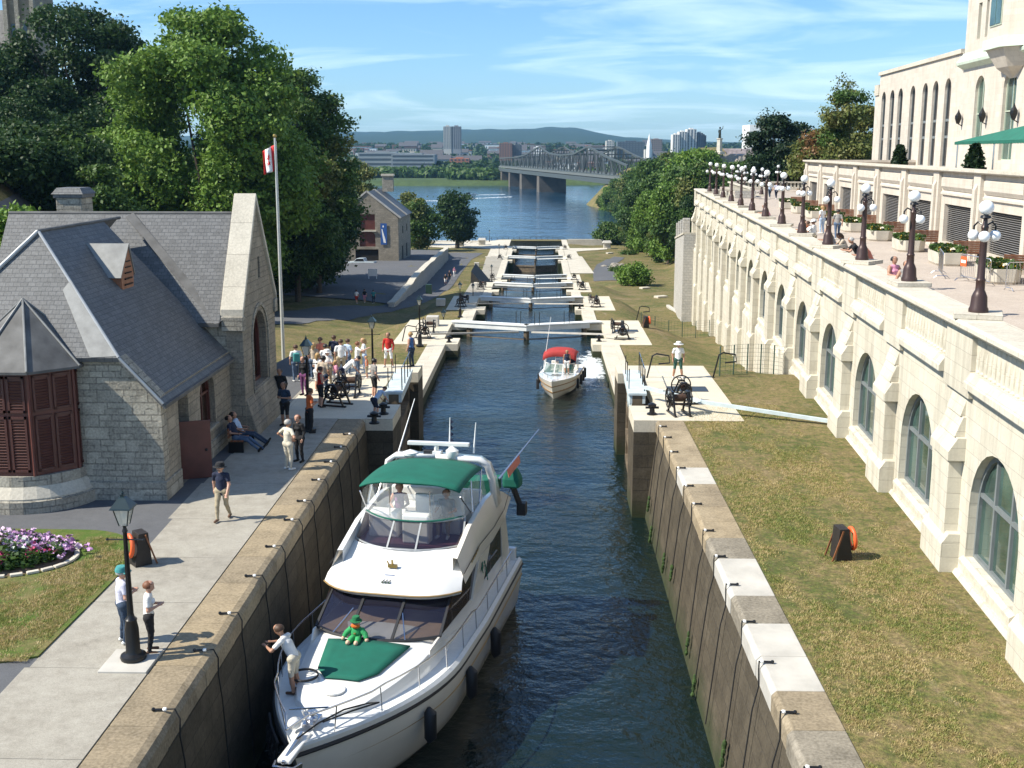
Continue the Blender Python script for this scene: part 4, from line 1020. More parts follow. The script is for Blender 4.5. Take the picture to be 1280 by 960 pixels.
def tbench():
    e=empty('wooden_bench'); m=MB()
    for i in range(4): m.box((-.5+.14*i,-.62,.42),(-.39+.14*i,.62,.46))
    m.build('seat',teak,e); m=MB()
    for i in range(6): m.rbox((.18+.035*i,0,.52+.1*i),(.03,1.24,.085),ry=R(18))
    m.build('backrest',teak,e)
    for y in (-.57,.57):
        m=MB(); m.box((-.5,y-.04,0),(-.42,y+.04,.42)); m.box((.1,y-.04,0),(.18,y+.04,.42)); m.box((-.5,y-.03,.36),(.2,y+.03,.42)); m.build('leg',iron,e)
    return e
teak=M('red_brown_teak',(.27,.12,.065),.55,0,.2,4.)
TBn=tbench()
for i,a in enumerate(gp[1:]):
    o=TBn if i==0 else dup(TBn); o.location=TL(8.2,a+5.4,5.6); o.rotation_euler=(0,0,TA+R(rnd.uniform(-8,8)-105))
    tag(o,'reddish slatted bench behind a flower trough, %s along the terrace'%ORD[i],'bench','wooden benches on the terrace')
# crowd barrier
def barrier(loc,rz,lab,sign=False):
    e=empty('crowd_barrier',loc,rz); tag(e,lab,'barrier','steel crowd barriers on the terrace')
    m=MB(); m.tube([(-1.15,0,.15),(-1.15,0,1.02),(-1.05,0,1.1),(1.05,0,1.1),(1.15,0,1.02),(1.15,0,.15)],.022,6); m.tube([(-1.15,0,.2),(1.15,0,.2)],.018,6)
    for i in range(15): m.tube([(-1.05+.15*i,0,.2),(-1.05+.15*i,0,1.1)],.008,5)
    m.build('frame',steel,e)
    for x in (-1,1):
        m=MB(); m.tube([(x,-.32,.02),(x,-.2,.12),(x,.2,.12),(x,.32,.02)],.02,6); m.build('foot',steel,e)
    if sign: 
        q=MB().box((-1.12,-.05,.62),(-.66,-.03,1.02)).build('orange_notice',orange,e); MB().box((-1.07,-.06,.76),(-.71,-.051,.88)).build('white_band',whitepaint,q)
def T2(px,py): x,y,z=G(px,py,5.6); return (x,y,5.6)
b1=T2(1193,349); b2=T2(1262,364); b3=T2(1262,364)
bx=math.atan2(b2[1]-b1[1],b2[0]-b1[0])
barrier(((b1[0]*.62+b2[0]*.38),(b1[1]*.62+b2[1]*.38),5.6),bx,'steel crowd barrier with an orange notice behind the nearest globe lamp',True)
barrier((b2[0]+1.0,b2[1]+.3,5.6),R(10),'steel crowd barrier without a notice at the right edge')
barrier((b1[0]-.2,b1[1]+1.2,5.6),R(75),'steel crowd barrier seen edge-on beside the trough')
# hotel
HT=empty('hotel',TO,TA); tag(HT,'tall pale stone hotel with arched windows above the upper terrace','hotel')
HX=19.2; fh=lambda u,v,d:(HX+d,u,v)
ws=[103.4,107.3,110.8,115.3,120.1,123.6,127.4]
ho=[archp(a-.95,a+.95,9.5,15.9,.95,n=12) for a in ws]
m=MB(); wallh(m,[(95.2,8.5),(131.5,8.5),(131.5,17.4),(129.6,17.4),(129.6,18.7),(99.6,18.7),(99.6,17.2),(95.2,17.2)],ho,fh,.8); m.build('wall',ashlar2,HT,recalc=True)
m=MB(); m.box((HX+.8,95.3,8.5),(HX+20,131.4,17.1)); m.build('wing',ashlar2,HT)
for a,h_ in zip(ws,ho):
    m=MB(); edgeframe(m,h_,fh,.06,.20,.28)
    for z in (12.,13.4): m.bar((HX+.24,a-.9,z),(HX+.24,a+.9,z),.05,.22)
    w=m.build('window',frameg,HT,recalc=True); q=MB(); panel(q,h_,fh,.29); q.build('pane',glassd,w)
m=MB(); m.box((HX-.18,99.7,18.6),(HX+1,129.8,18.95)); m.box((HX-.12,129.7,16.6),(HX+.8,131.6,17.7)); m.build('cornice',concp,HT)
# tower block
TX=18.0; ft=lambda u,v,d:(TX+d,u,v)
wl=[(90.4,1.15),(83.7,1.35),(76.5,1.3),(69.5,1.2),(62,1.2)]
ho=[archp(a-w_,a+w_,10.2,15.2,1.1,n=12) for a,w_ in wl]
up=[rectp(a-.4,a+.4,19.0,21.6) for a in (91.8,89.9,88.2,74,65,62.5)]
m=MB(); wallh(m,[(50,8.5),(95,8.5),(95,40),(50,40)],ho+up,ft,.8); m.build('wall',ashlar2,HT,recalc=True)
m=MB(); m.box((TX+.8,50.1,8.5),(TX+18,94.9,40)); m.build('tower',ashlar2,HT)
for h_ in ho+up:
    m=MB(); edgeframe(m,h_,ft,.07,.22,.32); u0=min(p[0] for p in h_);u1=max(p[0] for p in h_);v0=h_[0][1];v1=max(p[1] for p in h_)
    m.bar((TX+.27,(u0+u1)/2,v0),(TX+.27,(u0+u1)/2,v1),.06); m.bar((TX+.27,u0,v0+(v1-v0)*.55),(TX+.27,u1,v0+(v1-v0)*.55),.08)
    w=m.build('window',M('pale_green_window_frame',(.45,.5,.4),.6,0,.1),HT,recalc=True); q=MB(); panel(q,h_,ft,.31); q.build('pane',glassg,w)
m=MB(); m.slaby([(TX-.5,17.3),(TX-.55,17.5),(TX,18.2),(TX,17.0)],50,95.2); m.build('string_course',M('pale_verdigris_stone',(.50,.58,.48),.8,0,.1),HT)
# oriel bay
m=MB(); pts=[(TX,86.4),(TX-1.4,85.0),(TX-1.4,81.4),(TX,80.0)]
m.prism([(a,b_) for a,b_ in pts],18.3,40); m.loft([[(TX-.02,83.8,15.7),(TX-.1,83.4,15.7),(TX-.1,83.0,15.7),(TX-.02,82.6,15.7)],[(TX-.02,85.2,16.4),(TX-.8,84.4,16.4),(TX-.8,82.0,16.4),(TX-.02,81.2,16.4)],[(TX-.02,86.4,17.6),(TX-1.4,85.0,17.6),(TX-1.4,81.4,17.6),(TX-.02,80.0,17.6)]],close=True,cap=True); ob=m.build('oriel',ashlar2,HT)
m=MB(); m.prism([(TX-.02,86.8),(TX-1.65,85.1),(TX-1.65,81.3),(TX-.02,79.6)],17.61,18.29); m.build('oriel_ledge',MATS['pale_verdigris_stone'],ob)
m=MB(); m.box((TX-1.46,82.0,19.1),(TX-1.41,84.4,22.6)); w=m.build('oriel_window',MATS['pale_green_window_frame'],ob); m=MB(); m.box((TX-1.5,82.1,19.2),(TX-1.465,83.1,20.9)); m.box((TX-1.5,83.2,19.2),(TX-1.465,84.3,20.9)); m.box((TX-1.5,82.1,21.0),(TX-1.465,83.1,22.5)); m.box((TX-1.5,83.2,21.0),(TX-1.465,84.3,22.5)); m.build('pane',glassg,w)
m=MB(); m.tube([(TX+.6,95.6,17.9),(TX+.6,95.6,21.5)],.12,8); m.box((TX+.3,95.2,17.1),(TX+1.2,96.1,18.4)); m.build('roof_vent_pipe',iron,HT)
for s_ in (94.2,88.2,81.4,74):
    e=empty('wall_lantern',TL(TX-.35,s_,13.4)); tag(e,'black wall lantern on the hotel front, %s from the left'%['first','second','third','fourth'][[94.2,88.2,81.4,74].index(s_)],'wall lantern','black lanterns on the hotel front')
    MB().lathe([(.12,-.5),(.26,-.1),(.26,.1),(.10,.35),(.01,.6)],(0,0,0),6).build('lantern',iron,e); MB().bar((0,0,-.5),(.4,0,-.7),.06).build('bracket',iron,e)
# awning
A_=empty('awning',TO,TA); tag(A_,'green canvas awning with scalloped edge over the upper terrace','awning')
m=MB(); m.loft([[(12.,45,11.5),(12.,74.3,11.4)],[(13.6,45,12.5),(13.6,64,12.4)]]); m.add([(12.,74.3,11.4),(15.2,74.3,11.4),(13.6,64,12.4)],[(0,1,2)])
c_=m.build('canopy',awn,A_,solid=.04)
m=MB(); n=120
for i in range(n): a=45+29.3*i/n; c=a+29.3/n; z=11.5-.1*i/n; m.add([(11.98,a,z),(11.98,c,z),(11.98,c-.03,z-.13),(11.98,(a+c)/2,z-.18),(11.98,a+.03,z-.13)],[(0,1,2,3,4)])
m.build('valance',awn,c_,solid=.02)
for s_ in (74,67,60,53,46): MB().tube([(12.1,s_,9.1),(12.1,s_,11.4)],.05,6).build('awning_post',steel,A_)
# topiary in tubs
for i,(s_,t_) in enumerate(((66.7,11.),(84,11.))):
    e=empty('topiary_shrub',TL(t_,s_,9.1)); tag(e,'clipped cone shrub on the upper terrace, %s'%('left of the green awning' if i==0 else 'before the row of tall windows'),'shrub')
    MB().lathe([(.4,0),(.5,.6),(.4,.6)],(0,0,0),12).build('tub',conc,e)
    def f(r,n): 
        z=r.uniform(0,1,n); a=r.uniform(0,2*pi,n); q=.5*(1-z)**.7*np.sqrt(r.uniform(.5,1,n)); return np.stack([q*np.cos(a),q*np.sin(a),.6+1.5*z],1)
    flowers('foliage',700,[leaf_spruce],f,.09,e,seed=40+i)
# ------------------------------------------------------------------ trees
def tree(name,lab,cat,x,y,z,h,r,mats,seed,nl=22,nc=1500,lpc=16,ls=.2,base=.25,group=None,shape='round',trunk=.35,lean=0,gap=.0,top=1.0):
    """h total height, r crown radius; crown = leaf clumps spread on many lobes, with limbs reaching them"""
    g=np.random.default_rng(seed); e=empty(name,(x,y,z)); tag(e,lab,cat,group)
    ch=h*(1-base); cz=h*base+ch*.5
    # lobe centres
    C=[];Rr=[]
    nl=int(nl*1.7)
    for i in range(nl):
        zz=g.uniform(-1,1); a=g.uniform(0,2*pi)
        if shape=='cone': rad=r*(1-(zz+1)/2)**.8*.9
        elif shape=='oval': rad=r*math.sqrt(max(0,1-zz*zz))*(.86-.22*zz)
        else: rad=r*math.sqrt(max(0,1-abs(zz)**2.4))*.78
        q=math.sqrt(g.uniform(.12,1.0)); out=g.uniform()<.22; q=q*(1.0 if not out else 1.18)
        lr=r*(g.uniform(.15,.29) if not out else g.uniform(.08,.14))*(1-.3*max(0,zz))
        C.append((rad*q*math.cos(a)+lean*zz,rad*q*math.sin(a),cz+zz*(ch*.5-lr*.5)*top)); Rr.append(lr)
    C=np.array(C);Rr=np.array(Rr)
    w=Rr**1.8; li=g.choice(nl,nc,p=w/w.sum())
    d=g.normal(0,1,(nc,3)); d[:,2]=d[:,2]*.9+.25; d/=np.linalg.norm(d,axis=1)[:,None]
    cl=C[li]+d*(Rr[li]*g.uniform(.62,1.12,nc))[:,None]*np.array([1,1,.85])
    n=nc*lpc; sp=ls*2.1
    c=np.repeat(cl,lpc,0)+g.normal(0,sp,(n,3))*[1,1,.55]
    nn=np.repeat(d,lpc,0)*.7+g.normal(0,.75,(n,3))+[0,0,.35]; nn/=np.linalg.norm(nn,axis=1)[:,None]
    t=np.cross(nn,g.normal(0,1,(n,3))); t/=np.linalg.norm(t,axis=1)[:,None]; b=np.cross(nn,t)
    s=ls*g.uniform(.55,1.15,(n,1))
    V=np.stack([c-t*s,c-b*s*.62,c+t*s,c+b*s*.62],1).reshape(-1,3)
    mi=None
    if isinstance(mats,list) and len(mats)>1: mi=np.repeat((g.uniform(0,1,nl)[li]<.2).astype(int),lpc)
    raw('crown',V,np.arange(len(V)).reshape(-1,4),mats,parent=e,mi=mi)
    m=MB(); tz=h*base+ch*.35
    m.tube([(0,0,-.6),(0,0,.4),(lean*-.2+.1,0,tz*.5),(0,.1,tz)],[trunk*1.25,trunk,trunk*.8,trunk*.5],8)
    for i in range(0,nl,max(1,nl//12)):
        p=C[i]; z0=tz*g.uniform(.45,.95); m.tube([(0,0,z0),(p[0]*.5,p[1]*.5,(z0+p[2])/2-.3),(p[0]*.95,p[1]*.95,p[2])],[trunk*.42,trunk*.28,trunk*.08],5)
    m.build('trunk',barkm,e,smooth=True)
    return e
def TT(name,lab,cat,px,ytop,D,r,mats,seed,**kw):
    """tree standing on the ground at depth D under image column px, with its top at image row ytop"""
    a,b,c=ray(px,ytop); t=D/b; x=a*t; top=CH+c*t; z=Tz(x,D); return tree(name,lab,cat,x,D,z,top-z,r,mats,seed,**kw)
TT('maple_tree','broad bright green maple filling the sky behind the lock house roof','tree',246,4,130,12.8,[leaf_maple],1,nl=62,nc=7000,lpc=18,ls=.29,base=.06,shape='oval',trunk=.5)
TT('maple_tree','green tree with reddish patches at its top right, behind the flagpole','tree',362,84,148,9.6,[leaf_mid,leaf_olive],2,nl=40,nc=3600,lpc=16,ls=.27,base=.12,trunk=.4)
TT('shade_tree','dark shaded tree between the flagpole and the far stone storehouse','tree',392,150,160,6.4,[leaf_dark,leaf_mid],3,nl=28,nc=2300,lpc=14,ls=.26,base=.14,trunk=.4)
TT('shade_tree','dark tree overhanging the left road just short of the stone storehouse','tree',398,225,178,6.,[leaf_dark],4,nl=24,nc=1700,lpc=14,ls=.32,base=.15)
TT('shade_tree','low dark tree behind the flagpole foot','tree',345,205,150,6.4,[leaf_dark],5,nl=24,nc=1700,lpc=14,ls=.3,base=.08)
TT('shade_tree','small olive autumn tree left of the far storehouse roof','tree',446,196,262,5.2,[leaf_olive],6,nl=18,nc=1000,lpc=14,ls=.3,base=.1)
TT('dark_tree','tall dark tree on the hill at the left edge, topmost of the left wood','tree',88,12,158,11.8,[leaf_dark],7,nl=40,nc=3000,lpc=14,ls=.32,base=.08,trunk=.5)
TT('dark_tree','dark tree at the far left edge below the stone tower','tree',-15,50,152,12,[leaf_dark],8,nl=36,nc=2400,lpc=14,ls=.32,base=.08)
TT('dark_tree','thin-topped dark tree between the left wood and the bright maple','tree',158,42,165,8,[leaf_dark,leaf_mid],9,nl=26,nc=1900,lpc=13,ls=.32,base=.1)
TT('dark_tree','dark tree low in the left wood above the chimney','tree',45,115,146,10.5,[leaf_dark],10,nl=30,nc=2200,lpc=14,ls=.24,base=.06)
TT('dark_tree','mid-green tree in the left wood behind the chimney','tree',70,175,145,9.5,[leaf_mid,leaf_dark],11,nl=26,nc=1900,lpc=14,ls=.2,base=.05)
TT('dark_tree','dark tree low at the left edge behind the lock house','tree',-5,170,140,10,[leaf_dark],12,nl=26,nc=1900,lpc=14,ls=.22,base=.05)
TT('dark_tree','dark bushy tree on the slope above the chimney','tree',60,158,104,6.,[leaf_dark,leaf_mid],91,nl=26,nc=1700,lpc=14,ls=.25,base=.03)
TT('dark_tree','dark bushy tree at the left edge above the house roof','tree',2,175,100,5.6,[leaf_dark],92,nl=26,nc=1700,lpc=14,ls=.25,base=.03)
TT('dark_tree','low green bush between the chimney and the bright maple','tree',120,212,100,4.2,[leaf_mid],93,nl=20,nc=1100,lpc=14,ls=.22,base=.02)
TT('shrub','light yellow-green bushes at the left edge behind the lock house roof','shrub',22,262,60,3.4,[leaf_maple],13,nl=22,nc=1300,lpc=14,ls=.16,base=.02)
TT('dark_tree','dark tree in the wood right behind the lock house ridge','tree',150,190,150,9.0,[leaf_dark],14,nl=28,nc=2000,lpc=14,ls=.24,base=.05)
TT('dark_tree','dark tree under the bright maple near the flagpole','tree',318,235,146,6.5,[leaf_dark],15,nl=28,nc=1800,lpc=13,ls=.3,base=.05)
TT('dark_tree','shaded tree beside the left road behind the walking women','tree',385,290,165,5.5,[leaf_dark],17,nl=22,nc=1500,lpc=13,ls=.3,base=.12)
TT('dark_tree','shaded tree behind the lock house gable','tree',250,180,150,10,[leaf_dark,leaf_mid],18,nl=28,nc=2000,lpc=13,ls=.3,base=.05)
tree('small_tree','small leafy tree hidden behind the lock house','tree',-17.2,57.6,0,7.3,3.3,[leaf_mid],90,nl=18,nc=1100,lpc=14,ls=.18,base=.12)
TT('round_tree','dark round tree on the lawn in front of the river','tree',571,240,303,5.7,[leaf_dark],20,nl=30,nc=1500,lpc=14,ls=.38,base=.14,trunk=.6)
TT('loose_tree','looser yellow-green tree between the storehouse and the round tree','tree',525,252,290,5.2,[leaf_mid,leaf_olive],21,nl=22,nc=900,lpc=14,ls=.38,base=.1)
TT('loose_tree','pale leafy tree showing over the storehouse eave','tree',512,244,318,4.6,[leaf_olive],22,nl=18,nc=700,lpc=14,ls=.38,base=.05)
TT('river_tree','rounded pale green willow on the right bank at the river edge','tree',763,280,322,4.6,[leaf_mid],23,nl=22,nc=1000,lpc=14,ls=.35,base=.03)
TT('shrub','bright green bush on the rocky mound beside the right path','shrub',793,331,200,3.1,[leaf_maple],24,nl=14,nc=700,lpc=14,ls=.24,base=.0,shape='round')
TT('evergreen_tree','dark evergreen beyond the far end of the terrace','tree',972,146,176,5.0,[leaf_spruce],25,nl=26,nc=1800,lpc=14,ls=.28,base=.04)
TT('bare_branched_tree','thin grey-branched tree standing over the evergreen','tree',958,138,190,5.0,[leaf_spruce],26,nl=24,nc=240,lpc=8,ls=.26,base=.3)
TT('evergreen_tree','low dark evergreen right of the tall one beyond the terrace','tree',995,156,182,4.4,[leaf_spruce],27,nl=20,nc=1200,lpc=14,ls=.28,base=.04)
TT('autumn_tree','orange-brown autumn tree beside the hotel','tree',1022,166,152,4.2,[leaf_olive,leaf_rust],28,nl=20,nc=1100,lpc=14,ls=.24,base=.03)
TT('autumn_tree','tall olive green tree against the hotel end wall','tree',1062,112,150,4.8,[leaf_olive,leaf_mid],29,nl=28,nc=2300,lpc=14,ls=.24,base=.04)
TT('bare_branched_tree','sparse twiggy tree top rising above the olive tree','tree',1054,95,158,2.6,[leaf_olive],30,nl=18,nc=190,lpc=8,ls=.2,base=.3)
TT('autumn_tree','olive tree filling the gap left of the hotel','tree',1085,135,165,5.0,[leaf_olive],31,nl=24,nc=1500,lpc=14,ls=.26,base=.04)
TT('autumn_tree','brownish bushes low behind the far terrace','tree',1000,200,176,4.5,[leaf_olive,leaf_rust],32,nl=20,nc=1200,lpc=14,ls=.26,base=.02)
TT('dark_tree','dark bushy trees just behind the far terrace lamps','tree',955,196,186,5,[leaf_mid,leaf_dark],33,nl=22,nc=1200,lpc=14,ls=.28,base=.02)
# right-hand wood: prototypes then copies
protoW=[]
for i,(mt,sd) in enumerate((([leaf_mid],60),([leaf_mid,leaf_olive],61),([leaf_maple,leaf_mid],62),([leaf_dark,leaf_mid],63))):
    protoW.append(tree('wood_tree','x','tree',0,0,0,11,4.6,mt,sd,nl=24,nc=1700,lpc=14,ls=.28,base=.03))
wood=[(862,240,215,3,.8),(838,222,246,2,.9),(815,232,272,2,.9),(850,205,262,0,1.1),(872,205,240,1,1.),(822,212,285,0,1.1),(800,228,290,3,1.),(845,196,300,1,1.2),(870,190,270,2,1.2),(790,255,305,1,.9),(815,196,330,0,1.2),(880,195,320,0,1.1),(905,205,260,1,1.1),(925,205,240,0,1.1),(798,262,288,2,.8),(826,255,256,1,.8),
 (838,192,395,1,1.3),(860,196,380,0,1.1),(812,205,445,0,1.2),(792,212,470,1,1.2),(822,200,420,3,1.2),(785,222,505,1,1.1),(772,226,540,0,1.1),(763,234,548,2,1.),(758,240,560,1,.9),(776,236,520,3,1.),(795,235,480,0,1.1),(808,228,450,2,1.1),(752,245,566,1,.8),(785,243,500,1,1.),(800,247,470,0,.9),(768,248,535,1,.8)]
used=set()
for i,(px,yt,D,k,sc) in enumerate(wood):
    if D<360 and px<870: yt+=9; sc*=.88
    a,b,c=ray(px,yt); t=D/b; x=a*t; z=Tz(x,D); h=max(4.,CH+c*t-z)
    if h>24: z=CH+c*t-16; h=16
    o=protoW[k] if k not in used else dup(protoW[k]); used.add(k)
    o.location=(x,D,z); o.rotation_euler=(0,0,rnd.uniform(0,6.28)); s_=h/11; w_=sc*max(.8,min(1.5,(s_+1)/2)); o.scale=(w_,w_,s_)
    tag(o,'leafy green tree in the wood on the right river bank' if D<360 else 'leafy green tree on the wooded point across the bay','tree','trees of the wood on the right bank' if D<360 else 'trees on the wooded point')
# low scrub
def scrub(name,lab,px,py,r,mats,seed,h=1.2,off=0):
    x,y,z=GT(px,py); return tree(name,lab,'shrub',x,y,z-.3,h,r,mats,seed,nl=10,nc=260,lpc=12,ls=.2,base=0,trunk=.1)
scrub('shrub','low weeds at the foot of the rocky mound by the right path',775,340,2.,[leaf_mid],70)
scrub('shrub','weedy scrub on top of the mound near the right wood',812,312,2.6,[leaf_olive],71)
scrub('shrub','scrub along the wood edge below the rubble wall',838,305,2.6,[leaf_mid],72,1.8)
scrub('shrub','scrub beside the bend of the right path',785,318,2.,[leaf_mid],73,1.)
# ------------------------------------------------------------------ left road, right path, lawns
rd=[((-46,104),(-42,88)),((-38,118),(-28,99)),((-32,132),(-22.6,112)),((-27,140),(-21.2,127)),((-23,143),(-19.5,136.7)),((-20.2,147),(-17.6,144.6)),((-18.9,160),(-15.8,157)),((-19.1,175),(-15,170)),((-19.4,190),(-15,190)),((-20.2,225),(-15.4,225)),((-21,262),(-15.6,262)),((-24,285),(-14,285))]
sheetT('left_road',rd,asphalt,.05)
yard=[((-45,196),(-19.9,160)),((-45,230),(-20.6,200)),((-45,268),(-21.4,262))]
sheetT('storehouse_yard',[((-44,160),(-19.9,150)),((-44,200),(-20.8,200)),((-44,262),(-22.0,262))],asphalt,.12,2) 
pth=[GT(*a) for a in ((838,340),(795,326))]
def P2(px,py): x,y,z=GT(px,py); return (x,y)
sheetT('gravel_path',[(P2(742,352),P2(771,351)),(P2(741,340),P2(768,342)),(P2(746,331),P2(768,332)),(P2(757,325),P2(776,326)),(P2(768,321),P2(781,322))],asphalt,.06)
sheetT('quay_pavement',[((-12.5,262),(-8.34,262)),((-12.8,300),(-8.34,300)),((-24,304),(-8.34,304)),((-30,309),(-8.34,309)),((-30,334),(-8.34,334))],concp,.09)
sheetT('quay_pavement',[((-11.2,146),(-8.34,146)),((-10.8,182),(-8.34,182)),((-11.4,222),(-8.34,222)),((-12.2,262),(-8.34,262))],paving,.07)
sheetT('quay_pavement',[((5.94,226),(10.5,226)),((5.94,262),(9.5,262)),((5.94,292),(9.,292)),((5.94,297),(17,297)),((5.94,303),(17.5,303))],concp,.09)
sheetT('quay_pavement',[((5.94,303),(7.5,303)),((5.94,334),(7.5,334))],concp,.09)
# retaining wall with pale coping
RWl=empty('retaining_wall',(0,0,0)); tag(RWl,'grey retaining wall with pale coping between the storehouse yard and the lower road','wall')
m=MB(); rings=[];cop_=[]
for i in range(24):
    t=i/23; y=146+(262-146)*t; x=-18.9-2.2*t; z=Tz(x-1.4,y)+.35+.25*t
    rings.append([(x-.35,y,z-4),(x+.35,y,z-4),(x+.35,y,z),(x-.35,y,z)]); cop_.append([(x-.5,y,z),(x+.5,y,z),(x+.5,y,z+.22),(x-.5,y,z+.22)])
m.loft(rings,close=True,cap=True); m.build('wall',rubble,RWl); m=MB(); m.loft(cop_,close=True,cap=True); m.build('coping',concp,RWl)
# river quay wall and rail
q=MB(); q.box((-34,334,-19),(22,337,-15.0)); q=q.build('river_quay',concp,bevel=.1); tag(q,kind='structure')
e=empty('quay_railing',(0,0,0)); tag(e,'thin dark railing along the river quay','railing')
m=MB(); 
for i in range(24): m.tube([(-30+i*1.6,335.5,-15.0),(-30+i*1.6,335.5,-13.9)],.06,5)
for z in (-13.9,-14.4): m.tube([(-30,335.5,z),(6.8,335.5,z)],.04,5)
m.build('rail',iron,e)
for i,(x,y,l) in enumerate(((-15.9,317,'pale stone block on the lawn left of the last gates'),(-21.3,310,'pale stone block with a flat cap under the round tree'),(17.2,301,'small white stone kiosk right of the last gates'))):
    e=empty('stone_block',(x,y,Tz(x,y))); tag(e,l,'stone block')
    MB().box((-.9,-.9,-.3),(.9,.9,1.5)).build('base',concp,e,bevel=.05); MB().loft([[(-1.2,-1.2,1.5),(1.2,-1.2,1.5),(1.2,1.2,1.5),(-1.2,1.2,1.5)],[(-.9,-.9,2.0),(.9,-.9,2.0),(.9,.9,2.0),(-.9,.9,2.0)]],close=True,cap=True).build('cap',concw,e)
q=MB(); q.box((7.5,318,-17),(17,319,-13.2)); tag(q.build('low_wall',concp),'low pale stone wall right of the last lock','wall')
# mound ruins on right slope
x,y,z=GT(826,316); e=empty('ruin_wall',(x,y,z)); tag(e,'low white stone foundation on the brown mound at right','ruin')
a=GT(812,317); b_=GT(831,328); c_=GT(834,315)
m=MB()
for p,q_ in ((a,b_),(a,c_)):
    m.bar((p[0]-x,p[1]-y,p[2]-z+.25),(q_[0]-x,q_[1]-y,q_[2]-z+.25),.8,.8)
m.build('foundation',concw,e,bevel=.08)
for i,(px,py,w_,l) in enumerate(((826,372,1.1,'flat weathered timber on the right slope above the fence'),(841,388,.5,'long grey plank lying down the right slope'),(806,361,1.,'pale stone at the foot of the green bush'),(762,317,1.0,'white boulder by the right path'))):
    x,y,z=GT(px,py); o=MB().rbox((0,0,.1),(w_*1.6 if i!=1 else .45,w_*1.0 if i!=1 else 7,.35),rz=R(30 if i!=1 else 4)).build(['timber_baulk','plank','stone','boulder'][i],concp if i!=1 else concw,loc=(x,y,z),bevel=.05); tag(o,l,['timber','plank','stone','boulder'][i])
x,y,z=GT(780,335); m=MB(); g=np.random.default_rng(5)
for i in range(26): m.ball((g.uniform(-3,3),g.uniform(-4,4),g.uniform(-.2,.5)),(g.uniform(.4,1.1),g.uniform(.4,1.1),g.uniform(.3,.7)),7)
tag(m.build('rock_outcrop',rockm,loc=(x-1.0,y,z-.2)),'brown rock outcrop between the right path and the green bush','rock')
# green mesh fence and gate hoop on the right slope
def fence(p0,p1,lab,h=1.5,n=6,mat=None,rails=True):
    e=empty('mesh_fence'); tag(e,lab,'fence'); A=Vector(p0);B=Vector(p1); m=MB()
    L_=(B-A).length
    for i in range(n+1):
        p=A.lerp(B,i/n); p.z=Tz(p.x,p.y); m=MB(); m.tube([p,(p.x,p.y,p.z+h)],.035,6); m.build('post',MATS['dark_green_fence'],e)
    m=MB()
    for j in range(int(L_/.35)):
        a=A.lerp(B,j*.35/L_); b=A.lerp(B,min(1,(j+1)*.35/L_)); za,zb=Tz(a.x,a.y),Tz(b.x,b.y)
        for q in range(8):
            m.bar((a.x,a.y,za+.05+h*q/7.3),(b.x,b.y,zb+.05+h*q/7.3),.010)
        m.bar((a.x,a.y,za),(a.x,a.y,za+h),.010)
    m.build('mesh_panel',MATS['dark_green_fence'],e)
M('dark_green_fence',(.06,.11,.085),.5,.3,.1)
fence((8.9,56.6,0),TL(.9,59.5),'green wire mesh fence from the right gate platform to the buttresses',1.5,6)
fence((8.6,98,-3),TL(.9,101.5),'thin wire mesh fence across the grass beyond the second gate',1.5,6)
for i,(p,l) in enumerate((((8.9,56.3,0),'black hoop rail at the corner of the right gate platform'),((8.5,97.4,-3.2),'black hoop rail at the right platform of the second gate'),((-10.0,86.,-3.2),'black hoop rail on the left lawn by the second gate'),((5.6,55.9,0),'black post rail near the man in the white hat'))):
    m=MB(); m.tube([(-.35,0,0),(-.1,0,1.1),(.1,0,1.2),(.7,0,1.1),(.75,0,.75),(.2,0,.7)],.04,8); tag(m.build('hoop_rail',iron,loc=p),l,'hoop rail','black hoop rails by the gates')
# ------------------------------------------------------------------ far storehouse
CX0,CX1,CY0,CY1=-38.6,-26.9,220.4,241
zb=Tz(-30,222); CM=empty('stone_storehouse',(0,0,0)); tag(CM,'grey stone storehouse with red doors, blue banner and pale gable edges by the river','building')
fc=lambda u,v,d:(u,CY0+d,v); zE=zb+8.3; zR=zE+4.8; xm=(CX0+CX1)/2
d1=archp(xm-1.55,xm+1.45,zb+2.9,zb+5.0,.8); d2=rectp(xm-1.55,xm+1.45,zb+6.1,zb+9.0); d0=rectp(xm-2.4,xm+2.0,zb,zb+2.4)
m=MB(); wallh(m,[(CX0,zb-2),(CX1,zb-2),(CX1,zE),(xm,zR-.1),(CX0,zE)],[d0,d1,d2],fc,.6); m.build('front_wall',limestone_tan,CM,recalc=True)
m=MB(); m.box((CX1-.6,CY0+.6,zb-2),(CX1,CY1,zE)); m.box((CX0,CY0+.6,zb-2),(CX0+.6,CY1,zE)); m.box((CX0+.6,CY1-.6,zb-2),(CX1-.6,CY1,zE)); m.build('wall',limestone,CM)
for h_,nm,mt in ((d0,'ground_floor_opening',tileroof),(d1,'red_door',burg),(d2,'red_loading_door',burg)):
    q=MB(); panel(q,h_,fc,.3); q.build(nm,mt,CM)
m=MB(); m.box((xm-1.9,CY0-.3,zb+5.75),(xm+1.7,CY0,zb+5.95)); m.build('loading_sill',concp,CM)
m=MB(); m.add([(CX1+.4,CY0,zE-.1),(CX1+.4,CY1,zE-.1),(xm,CY1,zR),(xm,CY0,zR)],[(0,1,2,3)]); m.add([(CX0-.4,CY0,zE-.1),(CX0-.4,CY1,zE-.1),(xm,CY1,zR),(xm,CY0,zR)],[(3,2,1,0)]); m.build('roof_slope',slate,CM,solid=.2)
m=MB(); 
for y in (CY0+.15,CY0+10.5):
    m.bar((CX1+.5,y,zE+.02),(xm,y,zR+.18),.55,.3); m.bar((CX0-.5,y,zE+.02),(xm,y,zR+.18),.55,.3)
m.build('gable_coping',concw,CM)
